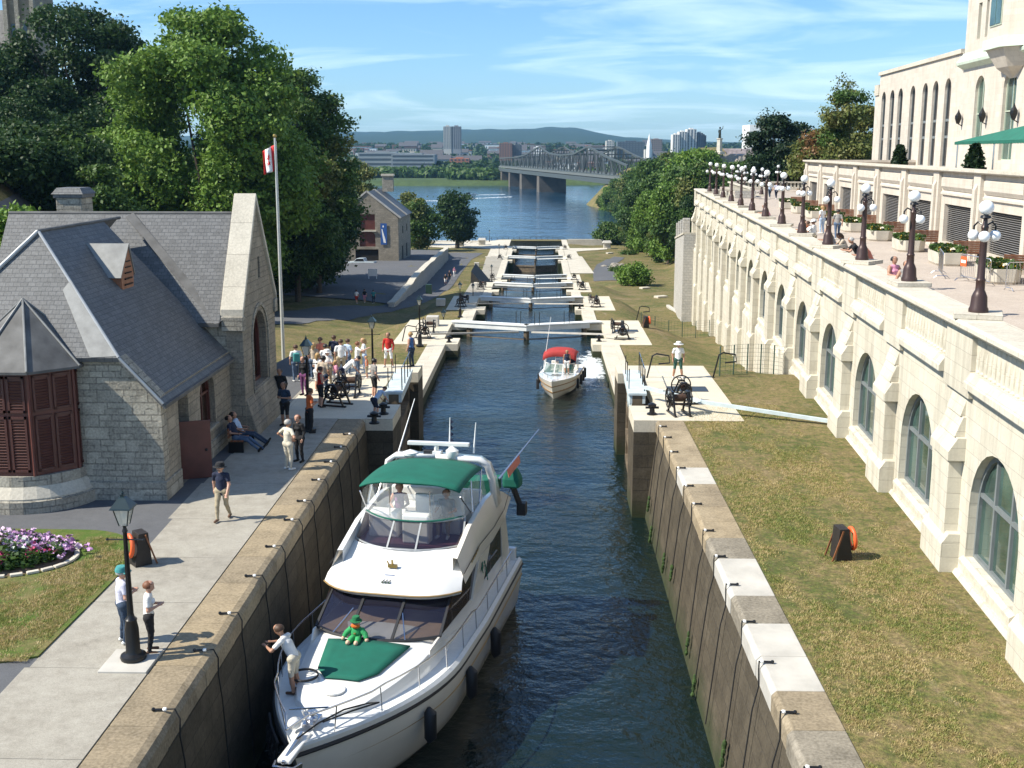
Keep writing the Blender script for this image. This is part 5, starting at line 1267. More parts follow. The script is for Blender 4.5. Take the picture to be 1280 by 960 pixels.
for y in (226,233): MB().box((CX1-.02,y,zb),(CX1+.04,y+1.4,zb+2.6)).build('side_door',tileroof,CM); MB().box((CX1-.02,y+1,zb+5),(CX1+.04,y+1.8,zb+6.4)).build('side_window',glassd,CM)
m=MB(); m.box((xm+.6,CY1-3,zR-.5),(xm+2.8,CY1-1.6,zR+2.6)); c_=m.build('chimney',limestone,CM); m=MB(); m.box((xm+.4,CY1-3.2,zR+2.6),(xm+3,CY1-1.4,zR+3)); m.build('cap',concp,c_)
e=empty('banner',(xm+3.1,CY0-.12,zb+5.3)); tag(e,'blue vertical banner with white figure on the storehouse wall','banner')
MB().box((-.6,-.05,-2),(.6,.0,2)).build('cloth',M('banner_blue',(.02,.09,.30),.7,0,.1),e)
m=MB(); m.slaby([(-.05,-1.6),(.38,-1.7),(.3,-1.0),(-.05,.2),(-.25,1.0),(-.4,.9),(-.3,.0)],-.08,-.052); m.slaby([(-.2,1.25),(.05,1.25),(.05,1.6),(-.2,1.6)],-.08,-.052); m.build('white_figure',whitepaint,e)
# pickup truck
def car(loc,rz,lab,col,pick=True):
    e=empty('pickup_truck' if pick else 'parked_car',loc,rz); tag(e,lab,'truck' if pick else 'car')
    m=MB(); prof=[(-2.5,.35),(2.5,.35),(2.5,.85),(1.4,1.0),(.8,1.55),(-.5,1.6),(-.75,1.0),(-2.5,1.0)]
    m.slaby([(a,b) for a,b in prof],-.88,.88); b=m.build('body',col,e,bevel=.08)
    m=MB(); m.slaby([(1.3,1.02),(.78,1.48),(-.42,1.52),(-.6,1.04)],-.9,.9); m.build('window',glassd,b)
    m=MB(); m.box((-2.4,-.75,1.0),(-.85,.75,1.02)); m.build('bed',rubber,b)
    for x in (-1.55,1.6):
        for y in (-.8,.8): w=MB().tube([(x,y-.1,.36),(x,y+.1,.36)],.36,16).build('wheel',rubber,e); MB().tube([(x,y-.12,.36),(x,y+.12,.36)],.2,12).build('rim',steel,w)
    for y in (-.65,.65): MB().box((2.49,y-.12,.7),(2.53,y+.12,.84)).build('headlight',glob,e)
car(G(453,333,-10.2),R(172),'pale blue-white pickup truck parked in the shade before the storehouse',M('pale_blue_car_paint',(.45,.52,.55),.25,0,.05,coat=.5))
sx,sy,sz=GT(466,350); e=empty('signboard',(sx,sy,sz)); tag(e,'small white signboard in the shade below the pickup truck','sign')
MB().box((-.7,-.05,.6),(.7,.05,1.7)).build('board',whitepaint,e); 
for x in (-.6,.6): MB().bar((x,0,0),(x,0,1.7),.08).build('post',whitepaint,e)
# picnic-style clutter along the left quay
for i,(px,py,z,l) in enumerate(((596,333,-12.7,'white stone block beside the dark shed on the left quay'),(541,407,-3.2,'white box on the left bank at the second gate'),(551,382,-6.4,'white block on the left platform at the third gate'),(700,406,-3.2,'x'))):
    if i==3: continue
    x,y,_=G(px,py,z); tag(MB().box((-.5,-.5,0),(.5,.5,.8)).build('stone_block',concw,loc=(x,y,z),bevel=.05),l,'stone block')
e=empty('lean_to_shed',(-10.6,203,-12.7)); tag(e,'dark sloping-roofed shelter beside the left quay at the fifth gate','shelter')
MB().slaby([(-1.4,0),(1.5,0),(-1.2,3.2)],-5,9).build('roof',M('dark_boards',(.05,.045,.04),.8,0,.3),e)
x,y,z=G(536,357,-9.3); tag(MB().box((-.45,-.4,0),(.45,.4,1.5)).build('litter_bin',M('dark_green_bin',(.015,.045,.03),.5,0,.1),loc=(x,y,Tz(x,y)),bevel=.05),'dark green litter bin on the lawn by the left road','bin')
o=dup(rs); x,y=8.6,93.5; o.location=(x,y,-3.2); tag(o,'small orange life ring on its stand at the second gate platform')
# ------------------------------------------------------------------ bridge
BR=empty('truss_bridge',(0,0,0)); tag(BR,'long grey steel truss bridge on stone piers across the river','bridge')
bx=lambda t:(-24.5+(48.9+24.5)*t, 940+(560-940)*t)     # t 0 at the far shore
bsteel=M('grey_bridge_steel',(.07,.085,.085),.6,.2,.15); ZD=-2.9
dx,dy=bx(1)[0]-bx(0)[0],bx(1)[1]-bx(0)[1]; Lb=math.hypot(dx,dy); nx_,ny_=dy/Lb,-dx/Lb
def bp_(t,off,z): x,y=bx(t); return (x+nx_*off,y+ny_*off,z)
m=MB(); m.bar(bp_(0,0,ZD),bp_(1.05,0,ZD),18,1.2); m.build('deck',M('bridge_deck_grey',(.11,.125,.12),.8,0,.1),BR)
kn=[(0,6.5),(.1,7.2),(.2,7.8),(.3,9.8),(.43,15.4),(.51,11),(.6,10.2),(.70,11),(.79,15.2),(.88,10.5),(1.0,6)]
th=lambda t:interp(t,kn)
for off,nm in ((-8,'truss'),(8,'truss')):
    m=MB(); n=46
    for i in range(n):
        t0,t1=i/n,(i+1)/n; h0,h1=float(th(t0)),float(th(t1))
        m.bar(bp_(t0,off,ZD+h0),bp_(t1,off,ZD+h1),.9,.9); m.bar(bp_(t0,off,ZD),bp_(t0,off,ZD+h0),.55)
        if i%2: m.bar(bp_(t0,off,ZD),bp_(t1,off,ZD+h1),.45)
        else: m.bar(bp_(t0,off,ZD+h0),bp_(t1,off,ZD),.45)
    m.bar(bp_(0,off,ZD+.6),bp_(1.05,off,ZD+.6),.5,1.4); m.build(nm,bsteel,BR)
m=MB(); n=46
for i in range(0,n+1,2): t=i/n; MB().bar(bp_(t,-8,ZD+float(th(t))),bp_(t,8,ZD+float(th(t))),.5).build('cross_brace',bsteel,BR)
m=MB(); 
for off in (-9,9):
    m.bar(bp_(0,off,ZD-2.2),bp_(1.05,off,ZD-2.2),.6,2.4)
m.build('deck_girder',bsteel,BR)
for t in (.03,.13,.26,.43):
    w_=4. if t>.2 else 3
    m=MB(); a=bp_(t,-9,0); b=bp_(t,9,0)
    d=Vector((dx/Lb,dy/Lb,0))*w_
    A=Vector(a);B=Vector(b)
    def ring(k,z): return [(A-d*k).to_tuple()[:2]+(z,),(B-d*k).to_tuple()[:2]+(z,),(B+d*k).to_tuple()[:2]+(z,),(A+d*k).to_tuple()[:2]+(z,)]
    m.loft([ring(1.25,-22),ring(1.15,-16),ring(.95,ZD-3.6),ring(1.1,ZD-3.5)],close=True,cap=True)
    m.build('pier',M('dark_pier_stone',(.10,.09,.075),.9,0,.2,.3),BR)
# wakes and far boat
for i,(pa,pb,w_,l) in enumerate((((568,249),(640,246),3.,'white wake streak crossing the river, farther one'),((532,251),(552,251),2.6,'short white wake streak behind the round tree'),((560,244.5),(632,243),2.,'thin white wake streak behind the speedboat'),)):
    A=G(*pa,-16.95);B=G(*pb,-16.95); m=MB(); g=np.random.default_rng(i); n=40
    for j in range(n):
        t=j/n; x=A[0]+(B[0]-A[0])*t; y=A[1]+(B[1]-A[1])*t; s_=w_*g.uniform(.5,1.2); m.rbox((x,y+g.uniform(-2,2),0),(abs(B[0]-A[0])/n*1.5,s_*2,.05),rz=g.uniform(-.3,.3))
    o=m.build('wake',foam,loc=(0,0,-16.95)); tag(o,l,kind='stuff')
A=G(585,245,-16.9); e=empty('speedboat',A,R(-75)); tag(e,'tiny white speedboat ahead of its wake on the river','boat')
MB().loft([[(-1.2,-4,0),(-1.3,-4,1),(1.3,-4,1),(1.2,-4,0)],[(-1.3,1,0),(-1.4,1,1.2),(1.4,1,1.2),(1.3,1,0)],[(-.05,5,.4),(-.05,5.2,1.5),(.05,5.2,1.5),(.05,5,.4)]],close=True,cap=True).build('hull',hull,e)
MB().box((-.9,-1,1.1),(.9,1.2,2.1)).build('windscreen',glassd,e)
# ------------------------------------------------------------------ rocky bluff with terrace, statue, towers
m=MB(); g=np.random.default_rng(9)
pts=[]; n=26
top=[(842,207),(860,205),(880,203),(900,202),(925,203),(945,205),(962,208)]
rows=[]
for j,zf in enumerate((0,.3,.55,.8,1.)):
    row=[]
    for i in range(n+1):
        px=838+i*(975-838)/n; a,b,c=ray(px,186); t=400/b; zt=8.7+(px>905)*.3+g.uniform(-.3,.3)
        row.append((a*t+g.uniform(-.8,.8),400+zf*6+g.uniform(-2,2)*(0<zf<1),-6+(zt+6)*zf))
    rows.append(row)
rows.append([(p[0],430,p[2]) for p in rows[-1]])
m.loft(rows); tag(m.build('rocky_bluff',rockm),kind='structure')
def at(px,py,Y): a,b,c=ray(px,py); t=Y/b; return (a*t,Y,CH+c*t)
a=at(862,193,412); b=at(903,193,412)
m=MB(); m.loft([[(a[0]-1,406,8.6),(b[0]+1,406,8.6)],[(a[0]+3,412,11.0),(b[0],412,11.3)],[(a[0]+5,422,11.4),(b[0],422,11.6)]]); tag(m.build('grassy_knoll',grass),kind='structure')
ST=at(899,193,404); e=empty('statue',(ST[0],404,9.2)); tag(e,'dark bronze figure on a tall stone pedestal on the bluff','statue')
m=MB(); m.lathe([(1.9,0),(1.9,.8),(1.0,1.0),(.85,4.8),(1.1,5.0),(1.1,5.3)],(0,0,0),4); m.build('pedestal',concp,e)
m=MB(); m.tube([(-.25,0,5.3),(-.2,0,6.6),(0,0,7.2),(0,0,8.2)],[.25,.28,.42,.4],8); m.tube([(.25,0,5.3),(.15,0,6.6),(0,0,7.2)],[.25,.28,.4],8); m.ball((0,0,8.75),.36,8); m.tube([(.3,0,8.1),(.9,0,8.6),(1.0,0,9.4)],[.17,.14,.1],6); m.tube([(-.35,0,8.1),(-.5,.1,7.2)],[.17,.13],6); m.build('figure',M('bronze',(.05,.06,.05),.5,.5,.2),e)
a=at(903,196,408); b=at(958,196,408); e=empty('outdoor_theatre',(0,0,0)); tag(e,'pale stepped stone terrace with seats on top of the bluff','terrace')
m=MB(); 
for j in range(5): m.box((a[0]+j*.4,408+j*2.2,8.0),(b[0]-j*.6,411+j*2.2,8.9+j*.55))
m.build('steps',M('pinkish_seating',(.42,.36,.34),.9,0,.3,.8),e)
m=MB(); m.box((a[0]+2,407,8.4),(a[0]+9,408.2,9.3)); m.build('stage',M('blue_stage',(.08,.12,.18),.7,0,.2),e)
a=at(936,185,460); b=at(957,185,460); e=empty('glass_building',(0,0,0)); tag(e,'white and pale green glass building behind the bluff','building')
m=MB(); m.box((a[0],460,2),(b[0]-4.3,476,19.4)); m.box((a[0]-.1,459.5,17.6),(b[0]-2,476,20.1)); m.build('wall',whitepaint,e); m=MB(); m.box((a[0]+2.2,459,2),(b[0],474,17.4)); m.build('glass_front',M('pale_green_glass',(.25,.42,.38),.15,0,.05,spec=.8),e)
# generic building with real window bands
concb=M('pale_tower_concrete',(.46,.45,.42),.85,0,.08,.05)
def block(name,lab,px0,px1,ytop,ybot,Y,dep,mat,wmat,bays=8,floors=8,cat='building',group=None,roof=None,kindw='grid'):
    a=at(px0,ytop,Y); b=at(px1,ytop,Y); z0=at(px0,ybot,Y)[2]; e=empty(name,(a[0],Y,z0)); tag(e,lab,cat,group); w=b[0]-a[0]; h=a[2]-z0
    MB().box((0,0,-6),(w,dep,h)).build('body',mat,e)
    fh_=h/floors; fine_=(floors*bays if kindw!='band' else floors)<=100
    class _W:
        def box(s,a,b_): MB().box(a,b_).build('window',wmat,e)
    m=_W() if fine_ else MB()
    for f in range(floors):
        if kindw=='band': m.box((w*.03,-.12,f*fh_+fh_*.35),(w*.97,-.02,f*fh_+fh_*.78))
        elif kindw=='grid':
            for i in range(bays): m.box((w*(i+.25)/bays,-.12,f*fh_+fh_*.3),(w*(i+.75)/bays,-.02,f*fh_+fh_*.75))
        else:
            for i in range(bays): m.box((w*(i+.3)/bays,-.12,f*fh_+.1),(w*(i+.7)/bays,-.02,f*fh_+fh_-.3))
    if not fine_: m.build('windows',wmat,e)
    m=MB(); m.box((w*.3,dep*.2,h),(w*.7,dep*.7,h+max(1,h*.05))); m.build('roof_plant',roof or mat,e)
    return e
wdk=M('far_window_glass',(.06,.075,.09),.3,0,.05); wgr=M('grey_far_glass',(.14,.17,.19),.3,0,.05)
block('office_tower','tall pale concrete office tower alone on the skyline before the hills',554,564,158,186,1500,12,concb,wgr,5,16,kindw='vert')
block('office_tower','shaded side wing of the pale office tower',564.2,576,158,186,1500.5,12,M('shaded_concrete_slab',(.24,.25,.27),.8,0,.08,.05),wdk,5,16,kindw='vert')  # darker copy of the tower concrete, the wing's shade put into the colour
for i,(x0,x1,yt) in enumerate(((841,850,168),(849,859,164.5),(859,871,161.5),(871,879,166),(878,883,169))):
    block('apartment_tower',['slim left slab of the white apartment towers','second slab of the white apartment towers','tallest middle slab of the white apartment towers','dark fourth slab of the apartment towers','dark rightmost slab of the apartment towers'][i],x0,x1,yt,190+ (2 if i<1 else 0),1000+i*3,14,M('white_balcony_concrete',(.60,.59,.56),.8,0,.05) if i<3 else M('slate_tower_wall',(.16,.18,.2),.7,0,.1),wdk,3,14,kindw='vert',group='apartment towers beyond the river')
block('museum','long grey-blue office building with dark window bands left of the tower',447,515,191,214,1060,30,M('bluegrey_concrete',(.24,.27,.28),.8,0,.1,.05),wdk,8,4,kindw='band')
block('museum','right wing of the long grey-blue building with dark bands',489,543,193,213,1040,30,MATS['bluegrey_concrete'],wdk,8,4,kindw='band')
block('brick_block','brown brick block beyond the trees left of the bridge',624,640,179,196,1300,20,M('far_brown_brick',(.24,.14,.11),.8,0,.1),wdk,5,7)
block('glass_block','dark office block beside the brown brick one',640,652,181,195,1310,20,M('far_dark_glass',(.09,.11,.13),.4,0,.1),wdk,4,5)
block('white_block','white windowless block above the bridge left end',667,677,184,191,1250,18,whitepaint,wgr,3,2)
block('glass_block','dark blue-grey office block above the bridge trusses',772,806,177,190,1400,24,MATS['far_dark_glass'],wgr,9,5)
block('concrete_block','pale concrete block at the left of the dark blue-grey office',758,768,176,190,1380,20,concb,wgr,3,5)
block('concrete_block','brown office block right of the church spire',814,828,174,192,1500,20,M('far_brown_concrete',(.25,.20,.18),.8,0,.1),wdk,5,7)
block('red_block','red and dark low building among the far shore trees',562,586,198,206,1080,20,M('far_red_brick',(.38,.16,.10),.8,0,.1),wdk,5,2)
e=empty('church',at(811,197,1200)); tag(e,'small white church spire beyond the bridge','church')
MB().box((-4,0,-8),(4,14,8)).build('nave',concb,e); MB().lathe([(2.6,0),(2.6,12),(.05,24)],(0,-1,0),4).build('spire',whitepaint,e)
# scattered houses of the far town
g=np.random.default_rng(21); hp_=[]
hm=[whitepaint,M('far_cream_wall',(.55,.48,.38),.8,0,.1),M('far_grey_wall',(.30,.31,.32),.8,0,.1),MATS['far_brown_brick'],concb,M('far_terracotta_roof',(.33,.14,.08),.8,0,.1),M('far_dark_roof',(.07,.07,.075),.7,0,.1)]
for i in range(10):
    e=empty('town_house'); w=g.uniform(10,22); h=g.uniform(5,9); d=g.uniform(8,14)
    MB().box((-w/2,0,-4),(w/2,d,h)).build('wall',hm[i%5],e)
    m=MB(); 
    if i%2: m.slabx([(-.4,h),(d+.4,h),(d/2,h+3)],-w/2-.4,w/2+.4)
    else: m.box((-w/2-.3,-.3,h),(w/2+.3,d+.3,h+.5))
    m.build('roof',hm[5+(i%2)] if i%3 else hm[6],e)
    m=MB()
    for f in range(int(h/3)):
        for k in range(int(w/3)): m.box((-w/2+1+k*3,-.12,1+f*3),(-w/2+2.3+k*3,-.03,2.4+f*3))
    m.build('windows',wdk,e); hp_.append(e)
hl=['white walled house','cream walled house','grey walled house','brown brick house','pale concrete house']
for i in range(150):
    px=g.uniform(436,830); Y=g.uniform(1150,2900) if i>20 else g.uniform(1100,1300)
    a,b,c=ray(px,186); x=a*Y/b; k=i%10
    o=hp_[k] if i<10 else dup(hp_[k]); s_=g.uniform(.8,1.7); o.location=(x,Y,float(TF(np.array(x),np.array(Y)))); o.scale=(s_,s_,s_*g.uniform(.8,1.3))
    tag(o,hl[k%5]+' in the distant town across the river','house','houses of the distant town')
# far wood belts (uncountable)
def belt(name,n,fx,fy,hh,mats,seed,lab,ls=2.2,clump=9):
    g=np.random.default_rng(seed); x=fx(g,n); y=fy(g,n,x); z=TF(x,y); h=g.uniform(.5,1,n)*hh
    k=clump*4; c=np.repeat(np.stack([x,y,z],1),k,0); u=g.normal(0,1,(n*k,3)); u/=np.linalg.norm(u,axis=1)[:,None]
    hr=np.repeat(h,k)[:,None]; c=c+u*hr*[.55,.55,.5]+np.concatenate([np.zeros((n*k,2)),hr*.5],1)
    nn=u+g.normal(0,.5,(n*k,3)); nn/=np.linalg.norm(nn,axis=1)[:,None]; t=np.cross(nn,g.normal(0,1,(n*k,3))); t/=np.linalg.norm(t,axis=1)[:,None]; b=np.cross(nn,t); s=ls*g.uniform(.5,1.1,(n*k,1))
    V=np.stack([c-t*s,c-b*s,c+t*s,c+b*s],1).reshape(-1,3); o=raw(name,V,np.arange(len(V)).reshape(-1,4),mats); tag(o,lab,'trees',kind='stuff'); return o
belt('far_shore_wood',520,lambda g,n:g.uniform(-230,-10,n),lambda g,n,x:np.where(x>-75,g.uniform(925,1010,n),g.uniform(985,1030,n)),9,leaf_mid,1,'band of green trees along the far shore')
belt('far_shore_wood',260,lambda g,n:g.uniform(-100,-20,n),lambda g,n,x:g.uniform(1030,1120,n),13,leaf_dark,2,'darker trees behind the far shore band')
belt('far_town_trees',1700,lambda g,n:g.uniform(-700,450,n),lambda g,n,x:g.uniform(1100,2900,n),11,leaf_dark,3,'trees spread among the distant town',3.,6)
belt('far_town_trees',300,lambda g,n:g.uniform(40,420,n),lambda g,n,x:g.uniform(930,1150,n),11,leaf_mid,4,'trees on the far shore beyond the bridge',2.4,8)
# parliament tower at the top left
a=at(-14,-30,205); b=at(40,-30,205); e=empty('stone_tower',(a[0],205,-4)); tag(e,'dark gothic stone tower rising behind the trees in the top left corner','tower')
w=b[0]-a[0]
MB().box((2.2,0,0),(w,8,46)).build('body',limestone_tan,e)
m=MB()
for x in (2.2,4.2,w-.6): m.box((x,-.7,0),(x+.7,0,46))
m.build('buttress',limestone,e)
m=MB()
for x in (3.1,5.2): m.box((x,-.05,26),(x+.7,.02,36))
m.build('lancet_window',glassd,e)
m=MB(); m.box((-8,3,0),(2.2,10,33)); m.build('wing',limestone,e); m=MB(); m.slabx([(2.6,33),(10.4,33),(6.5,39)],-8,2.2); m.build('wing_roof',leaddk,e)
# ------------------------------------------------------------------ people (one continuous surface each)
def surfnet(D,org,h):
    nx,ny,nz=D.shape; S=D<0
    cells=np.zeros((nx-1,ny-1,nz-1),np.int8)
    for i in(0,1):
        for j in(0,1):
            for k in(0,1): cells+=S[i:nx-1+i,j:ny-1+j,k:nz-1+k]
    act=(cells>0)&(cells<8); ix=np.argwhere(act); idx=-np.ones(act.shape,np.int64); idx[act]=np.arange(len(ix))
    acc=np.zeros((len(ix),3)); cnt=np.zeros(len(ix))
    cor=[(i,j,k) for i in(0,1) for j in(0,1) for k in(0,1)]
    for a in cor:
        for ax in range(3):
            if a[ax]==1: continue
            b=list(a); b[ax]=1
            da=D[ix[:,0]+a[0],ix[:,1]+a[1],ix[:,2]+a[2]]; db=D[ix[:,0]+b[0],ix[:,1]+b[1],ix[:,2]+b[2]]
            mk=(da<0)!=(db<0); t=np.where(mk,da/(da-db+1e-12),0)
            p=np.array(a,float)[None]+t[:,None]*np.eye(3)[ax][None]
            acc[mk]+=p[mk]; cnt[mk]+=1
    V=(ix+acc/np.maximum(cnt,1)[:,None])*h+org
    Fs=[]
    for ax in range(3):
        o1,o2=[(1,2),(2,0),(0,1)][ax]
        sl0=[slice(None)]*3; sl1=[slice(None)]*3; sl0[ax]=slice(0,-1); sl1[ax]=slice(1,None)
        A=S[tuple(sl0)];B=S[tuple(sl1)]; ed=np.argwhere(A!=B); ed=ed[(ed[:,o1]>0)&(ed[:,o2]>0)&(ed[:,o1]<D.shape[o1]-1)&(ed[:,o2]<D.shape[o2]-1)]
        ins=A[tuple(ed.T)]
        def c(d1,d2): e=ed.copy(); e[:,o1]-=d1; e[:,o2]-=d2; return idx[tuple(e.T)]
        q=np.stack([c(1,1),c(0,1),c(0,0),c(1,0)],1); q[~ins]=q[~ins][:,::-1]; Fs.append(q)
    return V,np.concatenate(Fs)
SK,TO_,SL,FA,HIP,TH,KN,CA,SH,FC=range(10)  # skin, torso, sleeve, forearm, hips, upper leg, knee, calf, shoe, (eyes)
def body(pose,h=.02,fem=False,child=1.,seed=0):
    P={}
    V=lambda *a:np.array(a,float)
    lean=0
    pel=V(0,0,.93); fw=V(0,1,0)
    if pose=='bend': up=V(0,.72,.69)
    elif pose=='lean': up=V(0,.42,.90)
    elif pose=='slouch': pel=V(0,0,.50); up=V(0,-.34,.94)
    elif pose=='sit': pel=V(0,0,.50); up=V(0,-.08,.99)
    elif pose=='helm': pel=V(0,0,.50); up=V(0,.05,.99)
    else: up=V(0,.03,1)
    up=up/np.linalg.norm(up); fr_=V(0,up[2],-up[1])
    ch=pel+up*.36; nk=pel+up*.56; hd=nk+up*.14+fr_*.025+ (V(0,.05,-.03) if pose in('bend',) else 0)
    sw=.175 if not fem else .155; hw=.095 if not fem else .105
    sh=[nk-up*.06+V(s*sw,0,0) for s in(-1,1)]
    hp=[pel+V(s*hw,0,-.03) for s in(-1,1)]
    kn,an=[],[]
    for i,s in enumerate((-1,1)):
        if pose in('stand','fold','hips','lean','bend','point'): k_=V(s*.10,.03,.49); a_=V(s*.11,-.02,.085)
        elif pose=='apart': k_=V(s*.14,.02,.49); a_=V(s*.19,-.02,.085)
        elif pose=='walk': k_=V(s*.09,.10*s+.06,.50); a_=V(s*.09,.24*s-.06,.10)
        elif pose=='slouch': k_=V(s*.12,.42,.46); a_=V(s*.14,.86,.10)
        else: k_=V(s*.14,.44,.50); a_=V(s*.13,.42,.09)
        kn.append(k_);an.append(a_)
    if pose=='bend': hp=[x+V(0,-.12,0) for x in hp]; 
    el,wr=[],[]
    for i,s in enumerate((-1,1)):
        S=sh[i]
        if pose in('stand','apart'): e_=S+V(s*.07,-.03,-.28); w_=e_+V(s*-.01,.10,-.23)
        elif pose=='walk': e_=S+V(s*.06,-.08*s-.02,-.28); w_=e_+V(0,.10-.10*s,-.22)
        elif pose=='fold': e_=S+V(s*.07,.00,-.28); w_=e_+V(-s*.15,.19,.05)
        elif pose=='hips': e_=S+V(s*.22,-.06,-.20); w_=e_+V(-s*.16,.10,-.14)
        elif pose=='point': e_=S+(V(s*.08,.03,-.27) if s<0 else V(.16,.18,-.05)); w_=e_+(V(.12,.17,.06) if s<0 else V(.08,.20,.12))
        elif pose=='lean': e_=S+V(s*.10,.17,-.22); w_=e_+V(-s*.14,.20,.02)
        elif pose=='bend': e_=S+V(s*.05,.06,-.27); w_=e_+V(-s*.02,.14,-.19)
        elif pose=='helm': e_=S+V(s*.08,.10,-.25); w_=e_+V(-s*.05,.24,.04)
        else: e_=S+V(s*.08,.08,-.25); w_=e_+V(-s*.08,.22,-.02)
        el.append(e_);wr.append(w_)
    pr=[]
    def C(a,b,ra,rb,reg,ky=1.): pr.append((a,b,ra,rb,reg,ky))
    C(pel,ch,.135 if not fem else .125,.145 if not fem else .125,TO_,1.25)
    C(ch,nk-up*.07,.15 if not fem else .13,.115,TO_,1.3); C(sh[0]+V(.03,0,0),sh[1]-V(.03,0,0),.07,.07,TO_,1.1)
    if fem: C(ch+V(-.06,.075,.0),ch+V(.06,.075,0),.06,.06,TO_)
    C(hp[0]+V(0,0,.03),hp[1]+V(0,0,.03),.115,.115,HIP,1.05)
    C(nk-up*.04,hd,.052,.05,SK); 
    C(hd+up*.02,hd+up*.085,.082,.092,SK,.92); C(hd+fr_*.03-up*.035,hd+fr_*.04+up*.03,.05,.062,SK)
    C(hd+fr_*.09+up*.0,hd+fr_*.100-up*.012,.012,.018,SK)  # nose
    for s in(-1,1): C(hd+V(s*.088,0,0)+up*.02,hd+V(s*.09,0,0)-up*.012,.018,.014,SK)
    if h<.016:
        for s in(-1,1): C(hd+V(s*.034,0,0)+fr_*.093+up*.028,hd+V(s*.034,0,0)+fr_*.094+up*.028,.010,.010,FC)
        C(hd+fr_*.083-up*.045+V(-.02,0,0),hd+fr_*.083-up*.045+V(.02,0,0),.010,.010,FC)
    for i,s in enumerate((-1,1)):
        mid=sh[i]*.42+el[i]*.58
        C(sh[i],mid,.062,.056,SL); C(mid,el[i],.045,.040,FA if 0 else SL+0 if 0 else 3)
        C(el[i],wr[i],.041,.028,3)
        d=(wr[i]-el[i]); d/=np.linalg.norm(d); c_=wr[i]+d*.05
        C(wr[i],wr[i]+d*.075,.026,.034,SK,1.)
        if h<.016:
            side=np.cross(d,V(0,0,1)) if abs(d[2])<.8 else V(0,1,0); side=side/np.linalg.norm(side); pn=np.cross(side,d)
            for f,(o_,L_) in enumerate(((-.033,.055),(-.011,.07),(.011,.075),(.033,.062))):
                b0=wr[i]+d*.085+side*o_; b1=b0+d*L_*.55; C(b0,b1,.0115,.011,SK); C(b1,b1+(d*.6+pn*.5)*L_*.5,.011,.0095,SK)
            b0=wr[i]+d*.03+side*.035; C(b0,b0+(d*.6+side*.8)*.05,.013,.011,SK)
        else: C(wr[i]+d*.06,wr[i]+d*.14,.030,.018,SK,1.)
        m1=hp[i]*.45+kn[i]*.55
        C(hp[i],m1,.095 if not fem else .1,.075,TH); C(m1,kn[i],.070,.060,KN)
        C(kn[i],kn[i]*.55+an[i]*.45,.058,.056,CA); C(kn[i]*.55+an[i]*.45,an[i],.054,.040,CA)
        fd=V(s*.02,.15,-.045) if pose!='slouch' else V(s*.05,.07,.12)
        C(an[i]+V(0,-.03,-.035),an[i]+fd,.042,.036,SH,1.)
    pts=np.array([p for q in pr for p in (q[0],q[1])]); lo=pts.min(0)-.2; hi=pts.max(0)+.2; lo[2]=-.02
    n=np.ceil((hi-lo)/h).astype(int)+1; ax=[lo[i]+np.arange(n[i])*h for i in range(3)]
    D=np.full(n,1.,'f4')
    def dist(X,Y,Z,q):
        a,b,ra,rb,_,ky=q; ba=b-a; L=max(ba@ba,1e-9)
        px,py,pz=X-a[0],Y-a[1],Z-a[2]
        t=np.clip((px*ba[0]+py*ba[1]+pz*ba[2])/L,0,1)
        dx,dy,dz=px-t*ba[0],(py-t*ba[1])*ky,pz-t*ba[2]
        return np.sqrt(dx*dx+dy*dy+dz*dz)-(ra+(rb-ra)*t)
    for q in pr:
        r=max(q[2],q[3])+.08; l=np.minimum(q[0],q[1])-r; u=np.maximum(q[0],q[1])+r
        s=[slice(max(0,int((l[i]-lo[i])/h)),min(n[i],int((u[i]-lo[i])/h)+2)) for i in range(3)]
        X,Y,Z=np.meshgrid(ax[0][s[0]],ax[1][s[1]],ax[2][s[2]],indexing='ij')
        d=dist(X,Y,Z,q); k=.025 if q[2]>.03 else .006; o=D[s[0],s[1],s[2]]
        hh=np.clip(.5+.5*(o-d)/k,0,1); D[s[0],s[1],s[2]]=o*(1-hh)+d*hh-k*hh*(1-hh)
    V_,F_=surfnet(D,lo,h)
    c=V_[F_].mean(1); best=np.full(len(c),9.); reg=np.zeros(len(c),int)
    for q in pr:
        d=dist(c[:,0],c[:,1],c[:,2],q); mk=d<best; best[mk]=d[mk]; reg[mk]=q[4]
    V_=V_*child
    return V_,F_,reg,hd*child,up,fr_,child
BODY={}
def getbody(pose,h,fem,child):
    k=(pose,h,fem,child)
    if k not in BODY:
        V_,F_,reg,hd,up,fr_,c=body(pose,h,fem,child)
        me=raw('person_body',V_,F_,[MATS['white_paint']]*10,mi=reg,smooth=True)
        BODY[k]=(me.data,hd,up,fr_); bpy.data.objects.remove(me)
    return BODY[k]
SKC=[M('skin_light',(.48,.27,.19),.55,0,.06,8.),M('skin_tanned',(.36,.19,.12),.55,0,.06,8.),M('skin_dark',(.10,.055,.035),.5,0,.06,8.)]
EYE=M('eye_and_lip',(.12,.05,.04),.5,0,0)
HR={'brown':M('hair_brown',(.06,.03,.015),.6,0,.2,20.),'black':M('hair_black',(.012,.01,.009),.5,0,.2,20.),'grey':M('hair_grey',(.35,.34,.32),.6,0,.1,20.),'blond':M('hair_blond',(.35,.22,.09),.6,0,.15,20.),'red':M('hair_auburn',(.16,.06,.025),.6,0,.15,20.)}
def cl(name,c): return M('cloth_'+name,c,.9,0,.16,3.,.9)
